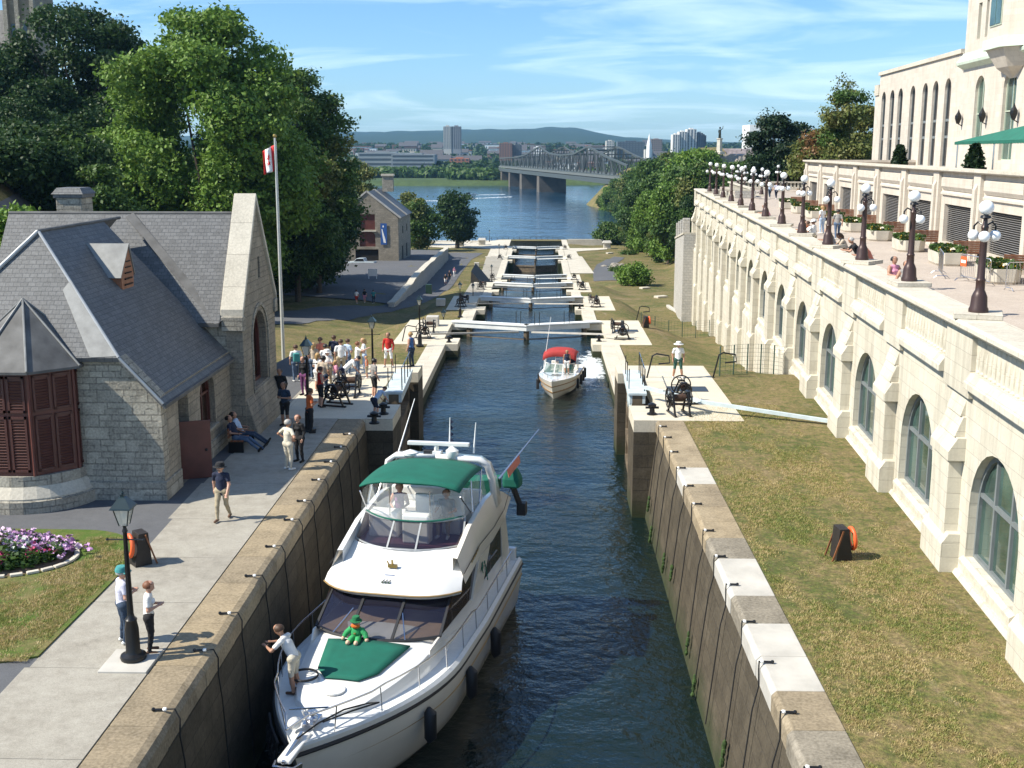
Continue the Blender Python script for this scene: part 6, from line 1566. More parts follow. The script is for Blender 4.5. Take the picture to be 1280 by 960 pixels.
CLO=dict(white=cl('white',(.72,.72,.70)),cream=cl('cream',(.60,.56,.45)),navy=cl('navy',(.012,.018,.045)),black=cl('black',(.012,.012,.014)),jeans=cl('denim',(.07,.11,.18)),dkjeans=cl('dark_denim',(.025,.045,.08)),khaki=cl('khaki',(.36,.30,.20)),lightk=cl('stone',(.50,.46,.37)),red=cl('red',(.45,.02,.015)),orange=cl('orange',(.55,.12,.03)),coral=cl('coral',(.60,.20,.13)),pink=cl('pink',(.60,.25,.35)),purple=cl('purple',(.14,.04,.13)),grey=cl('grey',(.24,.23,.22)),blue=cl('blue',(.06,.14,.32)),lblue=cl('pale_blue',(.38,.48,.62)),green=cl('dark_green',(.03,.09,.07)),lav=cl('pale_lilac',(.52,.52,.62)),teal=cl('teal',(.05,.25,.25)),beige=cl('beige',(.42,.35,.27)))
SHOE=[cl('shoe_black',(.015,.013,.012)),cl('shoe_white',(.65,.65,.63)),cl('shoe_brown',(.10,.05,.03))]
NP=[0]
def person(lab,loc,face,pose='stand',top='white',bot='jeans',hair='brown',skin=0,sleeve='short',legs='long',shoe=0,fem=False,child=1.,hat=None,h=.022,longhair=False,group=None,extra=None,tall=1.,socks=False):
    me,hd,up,fr_=getbody(pose,h,fem,child)
    o=bpy.data.objects.new('person',me); COL.objects.link(o); o.location=loc; o.rotation_euler=(0,0,R(face)); o.scale=(tall*1.13,tall*1.13,tall)
    S=SKC[skin]; A=CLO[top]; B=CLO[bot]
    sl=[S,A,A if sleeve!='none' else S,A if sleeve=='long' else S,B,B,B if legs in('long','shorts') else S,B if legs=='long' else S,SHOE[shoe],EYE]
    if legs=='dress': sl[4]=A; sl[5]=B; sl[6]=S
    for i,m_ in enumerate(sl): o.material_slots[i].link='OBJECT'; o.material_slots[i].material=m_
    tag(o,lab,'person',group)
    hd=np.array(hd); c=hd+(up*.060-fr_*.016)*child
    # hair: shell round the skull, open at the face
    m=MB(); m.ball((0,0,0),(.112*child,.122*child,.118*child),16); v=np.array(m.v); th_=[]
    e1=np.array([1,0,0]); keep=[]
    for f in m.f:
        q=v[list(f)].mean(0)/child
        if q[2]<-.045-(.0 if not longhair else .07): continue
        if q[1]>.045 and q[2]<.058: continue
        keep.append(f)
    m.f=keep; m.m=[0]*len(keep); m.v=[tuple(c+e1*p[0]+fr_*p[1]*1.0+up*p[2]) for p in v]
    if longhair: m.tube([tuple(c-fr_*.05*child),tuple(c-fr_*.085*child-up*.12*child),tuple(c-fr_*.08*child-up*.22*child)],[.085*child,.075*child,.04*child],8)
    m.build('hair',HR[hair],o,smooth=True)
    if hat:
        kind,col=hat; m=MB(); mt=CLO[col]
        prof=[(.124,0),(.122,.05),(.095,.115),(.01,.132)]
        rings=[]
        for r_,z in prof: rings.append([tuple(c+(e1*math.cos(2*pi*k/14)+fr_*math.sin(2*pi*k/14))*r_*child+up*(z+.012)*child) for k in range(14)])
        m.loft(rings,close=True,cap=True)
        br_=.22 if kind=='brim' else .125
        for k in range(14):
            a0,a1=2*pi*k/14,2*pi*(k+1)/14
            if kind=='cap' and not (.2<math.sin((a0+a1)/2)): continue
            rr=br_ if kind=='brim' else .195
            pt=lambda a,r_,z:tuple(c+(e1*math.cos(a)+fr_*math.sin(a))*r_*child+up*z*child)
            m.add([pt(a0,.10,.02),pt(a0,rr,.0),pt(a1,rr,.0),pt(a1,.10,.02)],[(0,1,2,3)])
        m.build('hat',mt,o,smooth=True,solid=.006)
    if extra=='backpack':
        p=hd-up*.42*child-fr_*.20; MB().rbox(tuple(p),(.28,.16,.42),mat=0).build('backpack',CLO['teal'],o,bevel=.05)
    if extra=='belt':
        m=MB(); p=hd-up*.62; m.lathe([(.142,-.02),(.142,.02)],tuple(p),16,sy=.86); m.build('belt',CLO['black'],o)
    if extra=='bag':
        p=hd-up*.70+np.array([.22,0,0]); MB().rbox(tuple(p),(.10,.26,.22)).build('shoulder_bag',CLO['black'],o,bevel=.03)
    if extra=='camera':
        p=hd-up*.30+fr_*.22; MB().rbox(tuple(p),(.13,.07,.09)).build('camera',CLO['black'],o,bevel=.01)
    return o
g0=lambda px,py,z=0.:tuple(G(px,py,z)[:2])+(z,)
QZ=.014
def q(px,py,z=QZ): return g0(px,py,z)
# facing: 0 = away from the camera (+y); 180 = towards the camera; -90 = towards the canal from the left bank
person('man in pale shirt, blue cap and jeans standing behind the near lamp post',q(156,803),-55,'fold','lav','dkjeans','grey',0,'short','long',1,hat=('cap','teal'),h=.0135)
person('woman in white top and black trousers leaning by the near lamp post',(-8.62,23.92,QZ),-75,'fold','white','black','red',0,'short','long',2,fem=True,h=.0135,tall=.93)
person('man in dark blue T-shirt and khaki trousers walking towards the camera on the quay',q(279,650),176,'walk','navy','khaki','black',0,'short','long',2,h=.0135,hat=('cap','black'))
person('man in cream shirt and light trousers standing at the edge of the house shade',q(361,587),-40,'hips','cream','lightk','grey',1,'short','long',1,h=.0135)
person('woman in black jacket beside the man in the cream shirt',q(375,577),150,'stand','black','black','red',0,'long','long',0,fem=True,h=.0135,tall=.96)
person('man sitting on the bench in jeans with legs stretched out, nearer one',(-11.25,41.55,0),-100,'slouch','navy','jeans','black',1,'short','long',0,h=.018)
person('person in pale blue shirt sitting on the bench behind the man in jeans',(-11.25,42.25,0),-85,'slouch','lblue','dkjeans','black',1,'short','long',0,h=.018)
person('man in dark blue shirt and black shorts standing in the shade by the house corner',q(357,532),160,'fold','dkjeans','black','brown',1,'short','shorts',0,h=.018)
person('dark-clothed person just behind the man in black shorts',q(352,512),170,'stand','black','black','black',1,'long','long',0,h=.022)
person('man in orange shirt standing against the lamp post by the crowd',q(388,541),-60,'fold','orange','black','brown',1,'short','long',0,h=.018)
crowd=[
 ('person in white shirt and jeans with a teal backpack, leftmost of the crowd',(371,477),20,'stand','white','jeans','brown',0,'short','long',1,False,1.,None,'backpack',False),
 ('woman in dark top and purple trousers in the crowd',(381,494),150,'stand','black','purple','black',0,'long','long',0,True,1.,None,None,False),
 ('woman in white top and white shorts with beige bag in the crowd',(398,489),-30,'fold','white','white','blond',0,'short','shorts',1,True,1.,None,'bag',True),
 ('tall man in beige shirt and dark trousers in the crowd',(405,496),-20,'stand','beige','dkjeans','black',1,'short','long',0,False,1.05,None,None,False),
 ('woman in red vest and black skirt beside the winch',(401,509),-60,'fold','red','black','brown',0,'none','shorts',0,True,1.,None,'camera',False),
 ('man in white T-shirt and khaki shorts seen from behind in the crowd',(427,472),10,'stand','white','khaki','brown',0,'short','shorts',1,False,1.06,None,None,False),
 ('man in pale shirt and blue jeans farther back in the crowd',(435,468),-40,'fold','lblue','jeans','brown',0,'short','long',1,False,1.,None,None,False),
 ('person in white top carrying an orange bag, jeans, right part of the crowd',(447,472),-70,'point','white','jeans','red',0,'short','long',1,True,1.,None,None,False),
 ('person in white and blue holding a child at the right end of the crowd',(456,467),100,'fold','white','lblue','blond',0,'short','long',1,True,1.,None,None,True),
 ('small child in orange at the feet of the right end of the crowd',(459,473),90,'stand','orange','khaki','blond',0,'none','shorts',1,False,.62,None,None,False),
 ('man in white cap and white shirt in the middle of the crowd',(411,484),160,'fold','white','khaki','grey',0,'short','long',1,False,1.,('cap','white'),None,False),
 ('blond woman in tan top between the lamp post and the tall man',(393,474),-10,'stand','beige','jeans','blond',0,'short','long',1,True,1.,None,None,True),
 ('man in red shirt and white shorts standing behind the open left gate',(486,459),170,'apart','red','white','black',1,'long','shorts',1,False,1.,None,None,False),
 ('man in grey shirt and dark shorts beside the open left gate',(468,497),-60,'stand','grey','black','black',0,'short','shorts',1,False,1.,None,None,False),
 ('boy in pale blue T-shirt and navy shorts crouched at the lock edge',(470,520),-40,'bend','lblue','navy','brown',0,'short','shorts',1,False,.78,None,None,False),
]
crowd+=[
 ('woman in coral top and jeans at the back of the crowd',(402,466),40,'stand','coral','jeans','brown',0,'short','long',1,True,1.,None,None,False),
 ('man in navy shirt and khaki shorts at the back of the crowd',(418,463),-20,'stand','navy','khaki','brown',1,'short','shorts',1,False,1.,None,None,False),
 ('man in white shirt and dark shorts behind the tall beige-shirted man',(408,476),10,'stand','white','navy','black',1,'short','shorts',1,False,1.,None,None,False),
 ('girl in pink dress-like top in the middle of the crowd',(420,488),-60,'stand','pink','white','blond',0,'short','shorts',1,True,.8,None,None,True),
 ('man in grey shirt and jeans near the left end of the crowd',(386,470),60,'fold','grey','jeans','grey',0,'short','long',0,False,1.,None,None,False),
 ('woman in white blouse and navy trousers bending by the winch',(431,486),-70,'bend','white','navy','black',0,'short','long',0,True,1.,None,None,False)]
for lab,(px,py),fc_,po,tp,bt,ha,sk,sv,lg,shx,fm_,ch_,ht,ex_,lh in crowd:
    person(lab,q(px,py,0.0 if py<525 else QZ),fc_,po,tp,bt,ha,sk,sv,lg,shx,fm_,1. if ch_>.9 else ch_,ht,.020,lh,None,ex_,tall=ch_ if ch_>1 else 1)
person('person in blue standing at the far end of the open left gate',(-6.6,58.6,0),60,'stand','blue','dkjeans','blond',0,'none','long',0,True,h=.022)
person('seated person in dark clothes at the back of the crowd, left one',(-11.6,60.2,-.5),0,'sit','navy','black','black',0,'short','long',0,h=.022)
person('seated person in dark clothes at the back of the crowd, right one',(-10.6,60.6,-.5),10,'sit','black','navy','brown',0,'short','long',0,h=.022)
e=empty('park_bench',(-11.1,60.1,-.5)); tag(e,'low bench under the two seated people at the back of the crowd','bench')
MB().box((-1.2,-.3,.38),(1.2,.15,.43)).build('seat',brownw,e); 
for x in (-1,1): MB().box((x-.05,-.25,-.8),(x+.05,.1,.38)).build('leg',iron,e)
person('lock keeper in white hat, white T-shirt and dark green shorts on the right platform',(6.75,55.9,0),178,'apart','white','green','grey',1,'short','shorts',1,hat=('brim','white'),h=.016)
# path walkers
def qt(px,py): x,y,z=GT(px,py); return (x,y,z+.05)
for lab,p,fc_,tp,bt,lg,fm_ in (('woman in white top and red skirt walking on the left road',(446,380),30,'white','red','shorts',True),('woman in black top and pink skirt walking on the left road',(456,379),20,'black','pink','shorts',True),('person in teal shirt walking on the left road beside the woman in pink',(467,380),10,'teal','dkjeans','long',False),
   ('person in pink top far down the left road',(568,346),190,'pink','white','long',True),('person in dark clothes beside the one in pink far down the left road',(562,351),180,'black','black','long',False),('person in white shorts nearest of the far walkers on the left road',(557,356),180,'black','white','shorts',False)):
    person(lab,qt(*p),fc_,'walk',tp,bt,'brown',0,'short',lg,1,fm_,h=.03)
# terrace people
def rail(px,py,off=0.0,zh=7.25):
    a,b,c=ray(px,py); t=(zh-CH)/c; x,y=a*t,b*t; tt,ss=tloc(x,y); x,y,_=TL(1.62,ss+off,0); return (x,y,5.6)
TR=[(947.7,261,'pale pink shirt','pink','black'),(989,281,'orange shirt','orange','brown'),(997.5,283,'white shirt','white','brown'),(1026,293,'grey shirt','grey','grey'),(1044,299,'beige top','beige','brown'),(1053,305,'black and white vest','black','grey'),(1064,311,'coral shirt','coral','brown')]
for i,(px,py,lb,tp,ha) in enumerate(TR):
    person('person in %s leaning over the terrace rail'%lb,rail(px,py+1,0,7.0),90-3.5,'lean',tp,'khaki',ha,1,'short','long',1,h=.022,longhair=i==4)
person('man in white cap leaning on the terrace rail beside the sixth lamp',rail(1009.5,279,0,7.2),60,'stand','white','jeans','brown',1,'short','long',1,hat=('cap','white'),h=.022)
def tp_(px,py): x,y,z=G(px,py,5.6); return (x,y,5.6)
person('woman in white top standing on the terrace with a dark bag',tp_(1027,292),30,'stand','white','lblue','blond',0,'short','long',1,True,h=.022,longhair=True,extra='bag')
person('man in dark shirt and jeans walking on the terrace between the lamps',tp_(1046,299),-10,'walk','grey','jeans','black',1,'short','long',1,h=.022)
person('woman in pink top sitting on the terrace rail',TL(1.0,41.0,5.95),200,'sit','pink','grey','black',1,'none','long',1,True,h=.02)
person('man in grey vest sitting on the terrace rail next to the woman in pink',TL(1.0,39.4,5.95),150,'sit','grey','navy','black',1,'none','long',1,h=.02)
person('person in pale blue shirt and grey cap behind the rail at the right edge',rail(1262,397,0,7.3),100,'stand','lblue','jeans','grey',0,'short','long',1,hat=('cap','grey'),h=.02)
person('person in white and blue walking at the far end of the terrace',tp_(962,248),10,'walk','lblue','dkjeans','brown',0,'short','long',1,h=.03)
person('second walker in pale top at the far end of the terrace',tp_(970,249),10,'walk','lav','navy','brown',0,'short','long',1,h=.03)
# ------------------------------------------------------------------ big cabin cruiser
BA=R(-10.3); BO=(-5.33,23.1,-4.2)
Bt=empty('cabin_cruiser',BO,BA); tag(Bt,'large white flybridge cruiser with green canvas top coming through the near lock','boat')
# local: x = lateral (right in the picture), y = aft from the bow, z = above water
def interp1(v,kn): return float(np.interp(v,[k[0] for k in kn],[k[1] for k in kn]))
def hb(s): return 2.28*(1-(1-min(s/6.2,1))**2.1)*(1-.05*max(0,(s-9)/6))
def sheer(s): return interp1(s,[(0,2.35),(2,2.22),(5,2.02),(9,1.80),(14.6,1.68)])
rows=[]
NS=30
def hullring(u):
    r=[]
    for (s0,k,hz) in ((0,1.,1.),(.05,1.03,.93),(.35,.985,.62),(.9,.90,.33),(1.25,.84,.12),(1.6,.70,-.12),(2.2,.02,-.5)):
        s=s0+(14.6-s0)*u; w=hb(max(0,s-s0*(1-u)))*(k+(1-k)*u*.6)
        z=sheer(s)*hz if hz>0 else hz; r.append((w,s,z))
    return r
rg=[]
for i in range(NS+1):
    u=(i/NS)**1.35; a=hullring(u); rg.append([(-x,y,z) for x,y,z in a]+[(x,y,z) for x,y,z in a[::-1][1:]])
m=MB(); m.loft(rg); m.add(rg[-1],[tuple(range(len(rg[-1])))[::-1]]); hu=m.build('hull',hullsh,Bt,smooth=True,recalc=True)
# rub rail
m=MB()
for sg in (-1,1): m.tube([(sg*(r_[0][0]*-1+.02),r_[0][1],r_[0][2]-.16) for r_ in [[(q_[0],q_[1],q_[2]) for q_ in g_] for g_ in rg]],.05,6)
m.build('rub_rail',rubber,hu)
m=MB()
for sg in (-1,1): m.tube([(sg*-g_[2][0]*1.005,g_[2][1],g_[2][2]+.12) for g_ in rg],.028,5)
m.build('boot_stripe',M('tan_boot_stripe',(.30,.20,.08),.5,0,.1),hu)
# deck with toe rail
dk=[]
for g_ in rg: x,y,z=g_[0]; w=-x; dk.append([(-w,y,z),(-w*.96,y,z+.07),(-w*.93,y,z+.0),(-w*.45,y,z+.05),(0,y,z+.07),(w*.45,y,z+.05),(w*.93,y,z+.0),(w*.96,y,z+.07),(w,y,z)])
m=MB(); m.loft(dk); m.build('deck',deckgrey,Bt,smooth=True,recalc=False)
# fore trunk
def trw(s): return max(.05,(hb(s)-.50)*min(1,(s-1.3)/.8)) if s>1.3 else .04
tk=[]
for s in np.linspace(1.5,6.4,16):
    w=trw(s)*1.0; z0=sheer(s)+.02; h=interp1(s,[(1.5,.06),(2.4,.26),(4,.42),(5.4,.55),(6.4,.62)])
    tk.append([(-w,s,z0),(-w*.93,s,z0+h*.75),(-w*.75,s,z0+h*.96),(-w*.35,s,z0+h*1.06),(0,s,z0+h*1.10),(w*.35,s,z0+h*1.06),(w*.75,s,z0+h*.96),(w*.93,s,z0+h*.75),(w,s,z0)])
m=MB(); m.loft(tk); m.add(tk[0],[tuple(range(9))]); m.build('foredeck_trunk',hull,Bt,smooth=True,recalc=False)
def trz(s,x): 
    w=trw(s); h=interp1(s,[(1.5,.06),(2.4,.26),(4,.42),(5.4,.55),(6.4,.62)]); return sheer(s)+.02+h*(1.10-.14*(min(1,abs(x)/w/.75))**1.6)
# green sun pad
pad=[]
for s in np.linspace(3.05,5.15,10):
    w=interp1(s,[(3.05,.42),(3.5,.78),(5.15,1.12)]); pad.append([(x,s,trz(s,x)+.05) for x in np.linspace(-w,w,9)])
m=MB(); m.loft(pad); m.build('green_foredeck_cover',greencv,Bt,smooth=True,solid=.03)
m=MB(); m.lathe([(.27,0),(.27,.04),(.22,.05),(.01,.05)],(0,2.55,trz(2.55,0)),20); m.build('deck_hatch',hull,Bt)
# lower cabin: raked windshield, dark side glass, white pillars
ZB,ZT=2.62,3.35
def wsb(x): return 5.45-.0+.55*(abs(x)/1.7)**2.2-.15
def wst(x): return 6.95+.55*(abs(x)/1.7)**2.2-.15
xs_=np.linspace(-1.72,1.72,13)
m=MB(); m.loft([[(x,wsb(x),ZB) for x in xs_],[(x*.98,wst(x),ZT) for x in xs_]]); ws=m.build('windshield',tint,Bt,smooth=True)
m=MB()
for x in (-1.72,-.62,.55,1.72): m.bar((x,wsb(x)-.02,ZB),(x*.98,wst(x)-.02,ZT),.07,.05)
m.tube([(x,wsb(x)-.02,ZB) for x in xs_],.045,6); m.tube([(x*.98,wst(x)-.02,ZT) for x in xs_],.045,6); m.build('windshield_frame',rubber,ws)
m=MB(); m.loft([[(x,wsb(x)+.15,ZB-.02) for x in xs_],[(x,7.6,ZB-.06) for x in xs_]]); m.build('dashboard_blind',tan,Bt)
m=MB(); m.box((-1.6,7.6,1.6),(1.6,7.7,3.3)); m.build('saloon_interior',tileroof,Bt)
for x,d_ in ((-1.1,.25),(.9,-.25)): 
    m=MB(); m.bar((x,wsb(x)-.05,ZB+.03),(x+d_*1.2,wsb(x)+.75,ZB+.42),.03); m.build('wiper',steel,ws)
# side walls of the cabin
for sg in (-1,1):
    xw=lambda s:sg*(1.78+.04*min(1,(s-6)/3)); 
    m=MB()
    lo_=lambda s:sheer(s)-.05
    pr_=[(5.3,2.62),(5.3,lo_(5.3)),(14.0,lo_(14)),(14.0,2.15),(12.8,2.2)]
    # lower white side
    m.add([(sg*1.66,5.0,lo_(5)),(sg*1.74,9,lo_(9)),(sg*1.78,14.2,lo_(14)),(sg*1.78,14.2,2.3),(sg*1.80,9.2,2.45),(sg*1.70,5.6,2.64),(sg*1.6,5.2,2.5)],[(0,1,4,5,6),(1,2,3,4)])
    m.build('cabin_side',hullsh,Bt,recalc=False,solid=.05)
    m=MB(); m.add([(sg*1.72,5.9,2.63),(sg*1.80,9.1,2.46),(sg*1.80,10.1,3.55),(sg*1.74,7.3,3.4)],[(0,1,2,3)]); m.build('side_window',glassbr,Bt,solid=.02)
    m=MB(); m.add([(sg*1.82,8.9,2.42),(sg*1.82,10.3,2.40),(sg*1.86,11.3,3.6),(sg*1.86,9.9,3.7)],[(0,1,2,3)]); pl_=m.build('side_pillar',hullsh,Bt,solid=.07)
    m=MB(); m.add([(sg*1.80,10.4,2.38),(sg*1.80,13.3,2.3),(sg*1.80,13.0,3.6),(sg*1.82,11.3,3.6)],[(0,1,2,3)]); m.build('aft_window',glassbr,Bt,solid=.02)
    m=MB(); m.add([(sg*1.82,13.2,1.7),(sg*1.82,14.3,1.7),(sg*1.80,13.6,3.6),(sg*1.80,12.9,3.6)],[(0,1,2,3)]); m.build('aft_pillar',hullsh,Bt,solid=.06)
    if sg>0:
        m=MB()
        for (dy,dz) in ((0,0),(.13,.0),(.065,.12)): m.ball((sg*1.90,9.95+dy,3.02+dz),(.012,.075,.07),10)
        m.bar((sg*1.9,10.02,2.98),(sg*1.9,10.10,2.82),.02,.03)
        for i_ in range(6): m.bar((sg*1.9,10.3+.07*i_,3.12-.13*i_),(sg*1.9,10.36+.07*i_,3.04-.13*i_),.02,.06)
        m.build('shamrock_emblem',greencv,pl_)
# brow / flybridge moulding
br=[]
for sec in ((-.00,3.30,0.),( -.10,3.42,.05),(.10,3.60,.02),(.9,3.86,-.08),(1.35,4.02,-.16),(1.6,4.14,-.20)):
    dy,z,dw=sec; row=[]
    for x in np.linspace(-1,1,17):
        W_=1.92+dw; f=abs(x)**3.6; row.append((x*W_,6.55+dy+f*(.75-.0*(dy>.8)),z-.04*abs(x)**2))
    br.append(row)
m=MB(); m.loft(br); m.build('brow',hull,Bt,smooth=True)
m=MB(); m.tube([(p[0]*1.003,p[1]-.01,p[2]) for p in br[1]],.025,6); m.build('brow_edge_trim',M('tan_boot_stripe',(.3,.2,.08)),Bt)
for sg in (-1,1):
    m=MB()
    up_=[(7.65,4.13),(9.2,4.55),(11.2,4.75),(12.6,4.65),(13.6,4.3)]; dn=[(7.6,3.32),(9.5,3.5),(11.3,3.42),(12.8,3.52),(13.8,3.95)]
    ro=[[(sg*1.92,y,z) for y,z in dn],[(sg*1.98,y,z+.12) for y,z in dn],[(sg*1.74,y,z) for y,z in up_],[(sg*1.60,y+.05,z) for y,z in up_],[(sg*1.6,y+.05,z-.45) for y,z in up_]]
    m.loft(ro); m.build('flybridge_side',hull if sg<0 else hullsh,Bt,smooth=True)  # side away from the sun gets the creamier copy, shade put into its colour
    m=MB(); m.tube([(sg*1.955,y,z+.42) for y,z in dn],.012,5); m.build('moulding_line',rubber,Bt)
m=MB(); m.box((-1.62,8.9,3.9),(1.62,13.7,3.98)); m.box((-1.6,8.3,3.36),(1.6,13.6,3.42)); m.build('flybridge_floor',plum,Bt)
# flybridge windscreen
fb=lambda x:8.05+.75*(abs(x)/1.6)**2.4; ft_=lambda x:8.75+.75*(abs(x)/1.6)**2.4
xs2=np.linspace(-1.6,1.6,13)
m=MB(); m.loft([[(x,fb(x),4.12) for x in xs2],[(x*.95,ft_(x),4.72) for x in xs2]]); fw_=m.build('flybridge_windscreen',tint,Bt,smooth=True)
m=MB(); m.tube([(x*.95,ft_(x),4.73) for x in xs2],.035,6); m.tube([(x,fb(x),4.13) for x in xs2],.03,6)
for x in (-1.6,-.42,.42,1.6): m.bar((x,fb(x)-.02,4.12),(x*.95,ft_(x)-.02,4.72),.05,.03)
m.build('windscreen_frame',trim,fw_)
m=MB(); m.loft([[(x*.95,ft_(x),4.75) for x in xs2],[(x*.9,ft_(x)+.25,5.48) for x in xs2]]); m.build('clear_front_curtain',vinyl,Bt,smooth=True)
m=MB(); m.tube([(x*.92,ft_(x)-.03,4.76) for x in xs2],.028,6); m.build('green_piping',greencv,Bt)
# seats and console
m=MB(); m.box((-.25,9.0,3.98),(.55,9.45,4.85)); m.box((-1.4,9.4,3.98),(-.5,9.9,4.75)); m.build('helm_console',seatw,Bt,bevel=.05)
for x in (.0,.95): 
    m=MB(); m.box((x-.28,10.0,3.98),(x+.28,10.5,4.45)); m.box((x-.28,10.45,4.4),(x+.28,10.6,5.05)); m.build('helm_seat',seatw,Bt,bevel=.06)
m=MB(); m.box((-1.45,11.2,3.98),(1.45,11.9,4.4)); m.box((-1.45,11.8,4.4),(1.45,12.0,4.85)); m.build('rear_bench',seatw,Bt,bevel=.05)
person('helmsman in grey shirt seated at the flybridge wheel of the big cruiser',Vector(Bt.location)+Matrix.Rotation(BA,3,'Z')@Vector((.8,10.15,3.98)),180-11,'helm','grey','khaki','brown',1,'short','long',1,h=.018)
person('woman in dark top seated on the left of the big cruiser flybridge',Vector(Bt.location)+Matrix.Rotation(BA,3,'Z')@Vector((-.75,10.4,3.98)),180,'sit','purple','white','red',0,'none','shorts',1,True,h=.018,longhair=True)
# bimini
bm=[]
for y in np.linspace(8.85,11.75,9):
    f=(y-8.85)/2.9; cz=5.60+.20*math.sin(pi*min(1,f*.6+.25)); bm.append([(x,y+(.12*(abs(x)/1.5)**2 if f<.1 else 0),cz+.10-(.22*(abs(x)/1.5)**3.2)) for x in np.linspace(-1.5,1.5,15)])
m=MB(); m.loft(bm); m.build('green_bimini',greencv,Bt,smooth=True,solid=.05)
for sg in (-1,1):
    for P_,Q_ in (((1.5,9.0,5.48),(1.62,9.9,4.7)),((1.5,10.3,5.6),(1.62,10.0,4.72)),((1.5,11.6,5.6),(1.62,10.9,4.75))): MB().tube([(sg*P_[0],P_[1],P_[2]),(sg*Q_[0],Q_[1],Q_[2])],.022,6).build('canopy_strut',steel,Bt)
for x in (-.6,.6): MB().tube([(x,9.0,5.6),(x,9.0,4.8)],.018,5).build('canopy_strut',steel,Bt)
for sg in (-1,1):
    m=MB(); m.add([(sg*1.52,9.1,4.75),(sg*1.62,11.8,4.75),(sg*1.5,11.7,5.5),(sg*1.48,9.2,5.48)],[(0,1,2,3)]); m.build('clear_side_curtain',vinyl,Bt)
# radar arch
m=MB()
for sg in (-1,1): m.loft([[(sg*1.80,y,4.2) for y in (12.2,12.9)],[(sg*1.72,y,5.1) for y in (12.0,12.55)],[(sg*1.6,y,5.6) for y in (11.9,12.3)],[(sg*1.35,y,5.78) for y in (11.85,12.25)],[(0,y,5.84) for y in (11.8,12.2)]])
m.build('radar_arch',hull,Bt,smooth=True,solid=.14)
m=MB(); m.box((-.2,11.9,5.82),(.15,12.15,6.0)); m.tube([(-.02,12.0,6.0),(-.02,12.0,6.16)],.08,8); m.rbox((.05,12.0,6.22),(1.95,.16,.12),rz=R(3)); m.build('radar',hull,Bt,bevel=.02)
for x,r_ in ((-.85,.24),(.5,.2)): MB().lathe([(r_*.8,0),(r_,.05),(r_,.12 if r_>.22 else .24),(.02,.2 if r_>.22 else .38)],(x,11.95,5.80),16).build('antenna_dome',hull,Bt,smooth=True)
m=MB(); m.box((-.42,11.9,5.82),(-.1,12.1,6.02)); m.build('searchlight',rubber,Bt,bevel=.03)
for p_,q_ in (((-1.45,12.2,5.4),(-1.05,13.2,7.35)),((1.15,12.1,5.95),(1.2,12.2,6.9)),((.35,12.2,5.98),(.35,12.3,7.0))): MB().tube([p_,q_],[.03,.012],6).build('whip_antenna',whitepaint,Bt)
m=MB(); 
for i_ in range(4): m.add([(.35,12.3,6.95-.2*i_),(.47,12.3,6.87-.2*i_),(.36,12.3,6.78-.2*i_)],[(0,1,2)])
m.build('signal_pennant',CLO['navy'],Bt,solid=.01)
MB().tube([(1.75,13.0,4.9),(2.75,14.6,6.2)],[.035,.015],6).build('flag_staff',steel,Bt)
MB().add([(1.95,13.3,5.16),(2.25,13.8,5.50),(2.28,13.8,5.25),(2.0,13.35,4.86)],[(0,1,2,3)]).build('ensign',CLO['coral'],Bt,solid=.02)
# tender with covered outboard on the aft deck
m=MB(); m.loft([[(-1.2,13.2,4.2),(-1.2,13.2,4.5),(-1.2,13.8,4.55),(-1.2,14.0,4.2)],[(.8,13.2,4.2),(.8,13.2,4.7),(.8,14.0,4.7),(.8,14.2,4.2)],[(1.6,13.4,4.3),(1.6,13.4,4.75),(1.6,14.0,4.75),(1.6,14.1,4.3)]],close=True,cap=True); m.build('covered_tender',greencv,Bt,smooth=True)
m=MB(); m.loft([[(x*1.,13.7+y,z) for x,y in ((1.75,-.25),(2.3,-.25),(2.35,.25),(1.75,.25))] for z in (4.45,4.75)]+[[(1.85,13.55,5.1),(2.2,13.55,5.1),(2.2,13.85,5.1),(1.85,13.85,5.1)]],close=True,cap=True); m.build('outboard_cover',greencv,Bt,bevel=.08)
m=MB(); m.bar((2.05,13.75,4.45),(2.25,13.95,3.75),.16); m.rbox((2.3,14.0,3.65),(.3,.34,.42)); m.build('outboard_leg',rubber,Bt,bevel=.03)
# stern
m=MB(); m.box((-2.0,14.4,1.2),(2.0,14.62,2.1)); m.box((-1.7,13.2,1.5),(1.7,14.4,1.62)); m.build('transom',hull,Bt,bevel=.04)
m=MB(); m.prism([(-1.95,14.6),(1.95,14.6),(1.85,15.5),(1.5,15.75),(-1.5,15.75),(-1.85,15.5)],.35,.62); m.build('swim_platform',hull,Bt,bevel=.04)
# guard rails
for sg in (-1,1):
    P_=[(sg*max(.06,hb(s)*.95-.03+.10*(s<2)),s,sheer(s)+ (.72 if s<8 else .62)) for s in np.linspace(.25,13.5,26)]
    m=MB(); m.tube([(0,-.35,sheer(0)+.65)]+P_ if True else P_,.022,6); rl=m.build('guard_rail',steel,Bt)
    for s in (.9,2.2,3.6,5.1,6.6,8.1,9.6,11.1,12.6):
        x=hb(s)*.95; MB().tube([(sg*(x-.02),s+.06,sheer(s)+.05),(sg*(x-.03+.1*(s<2)),s,sheer(s)+.70 if s<8 else sheer(s)+.61)],.016,5).build('stanchion',steel,rl)
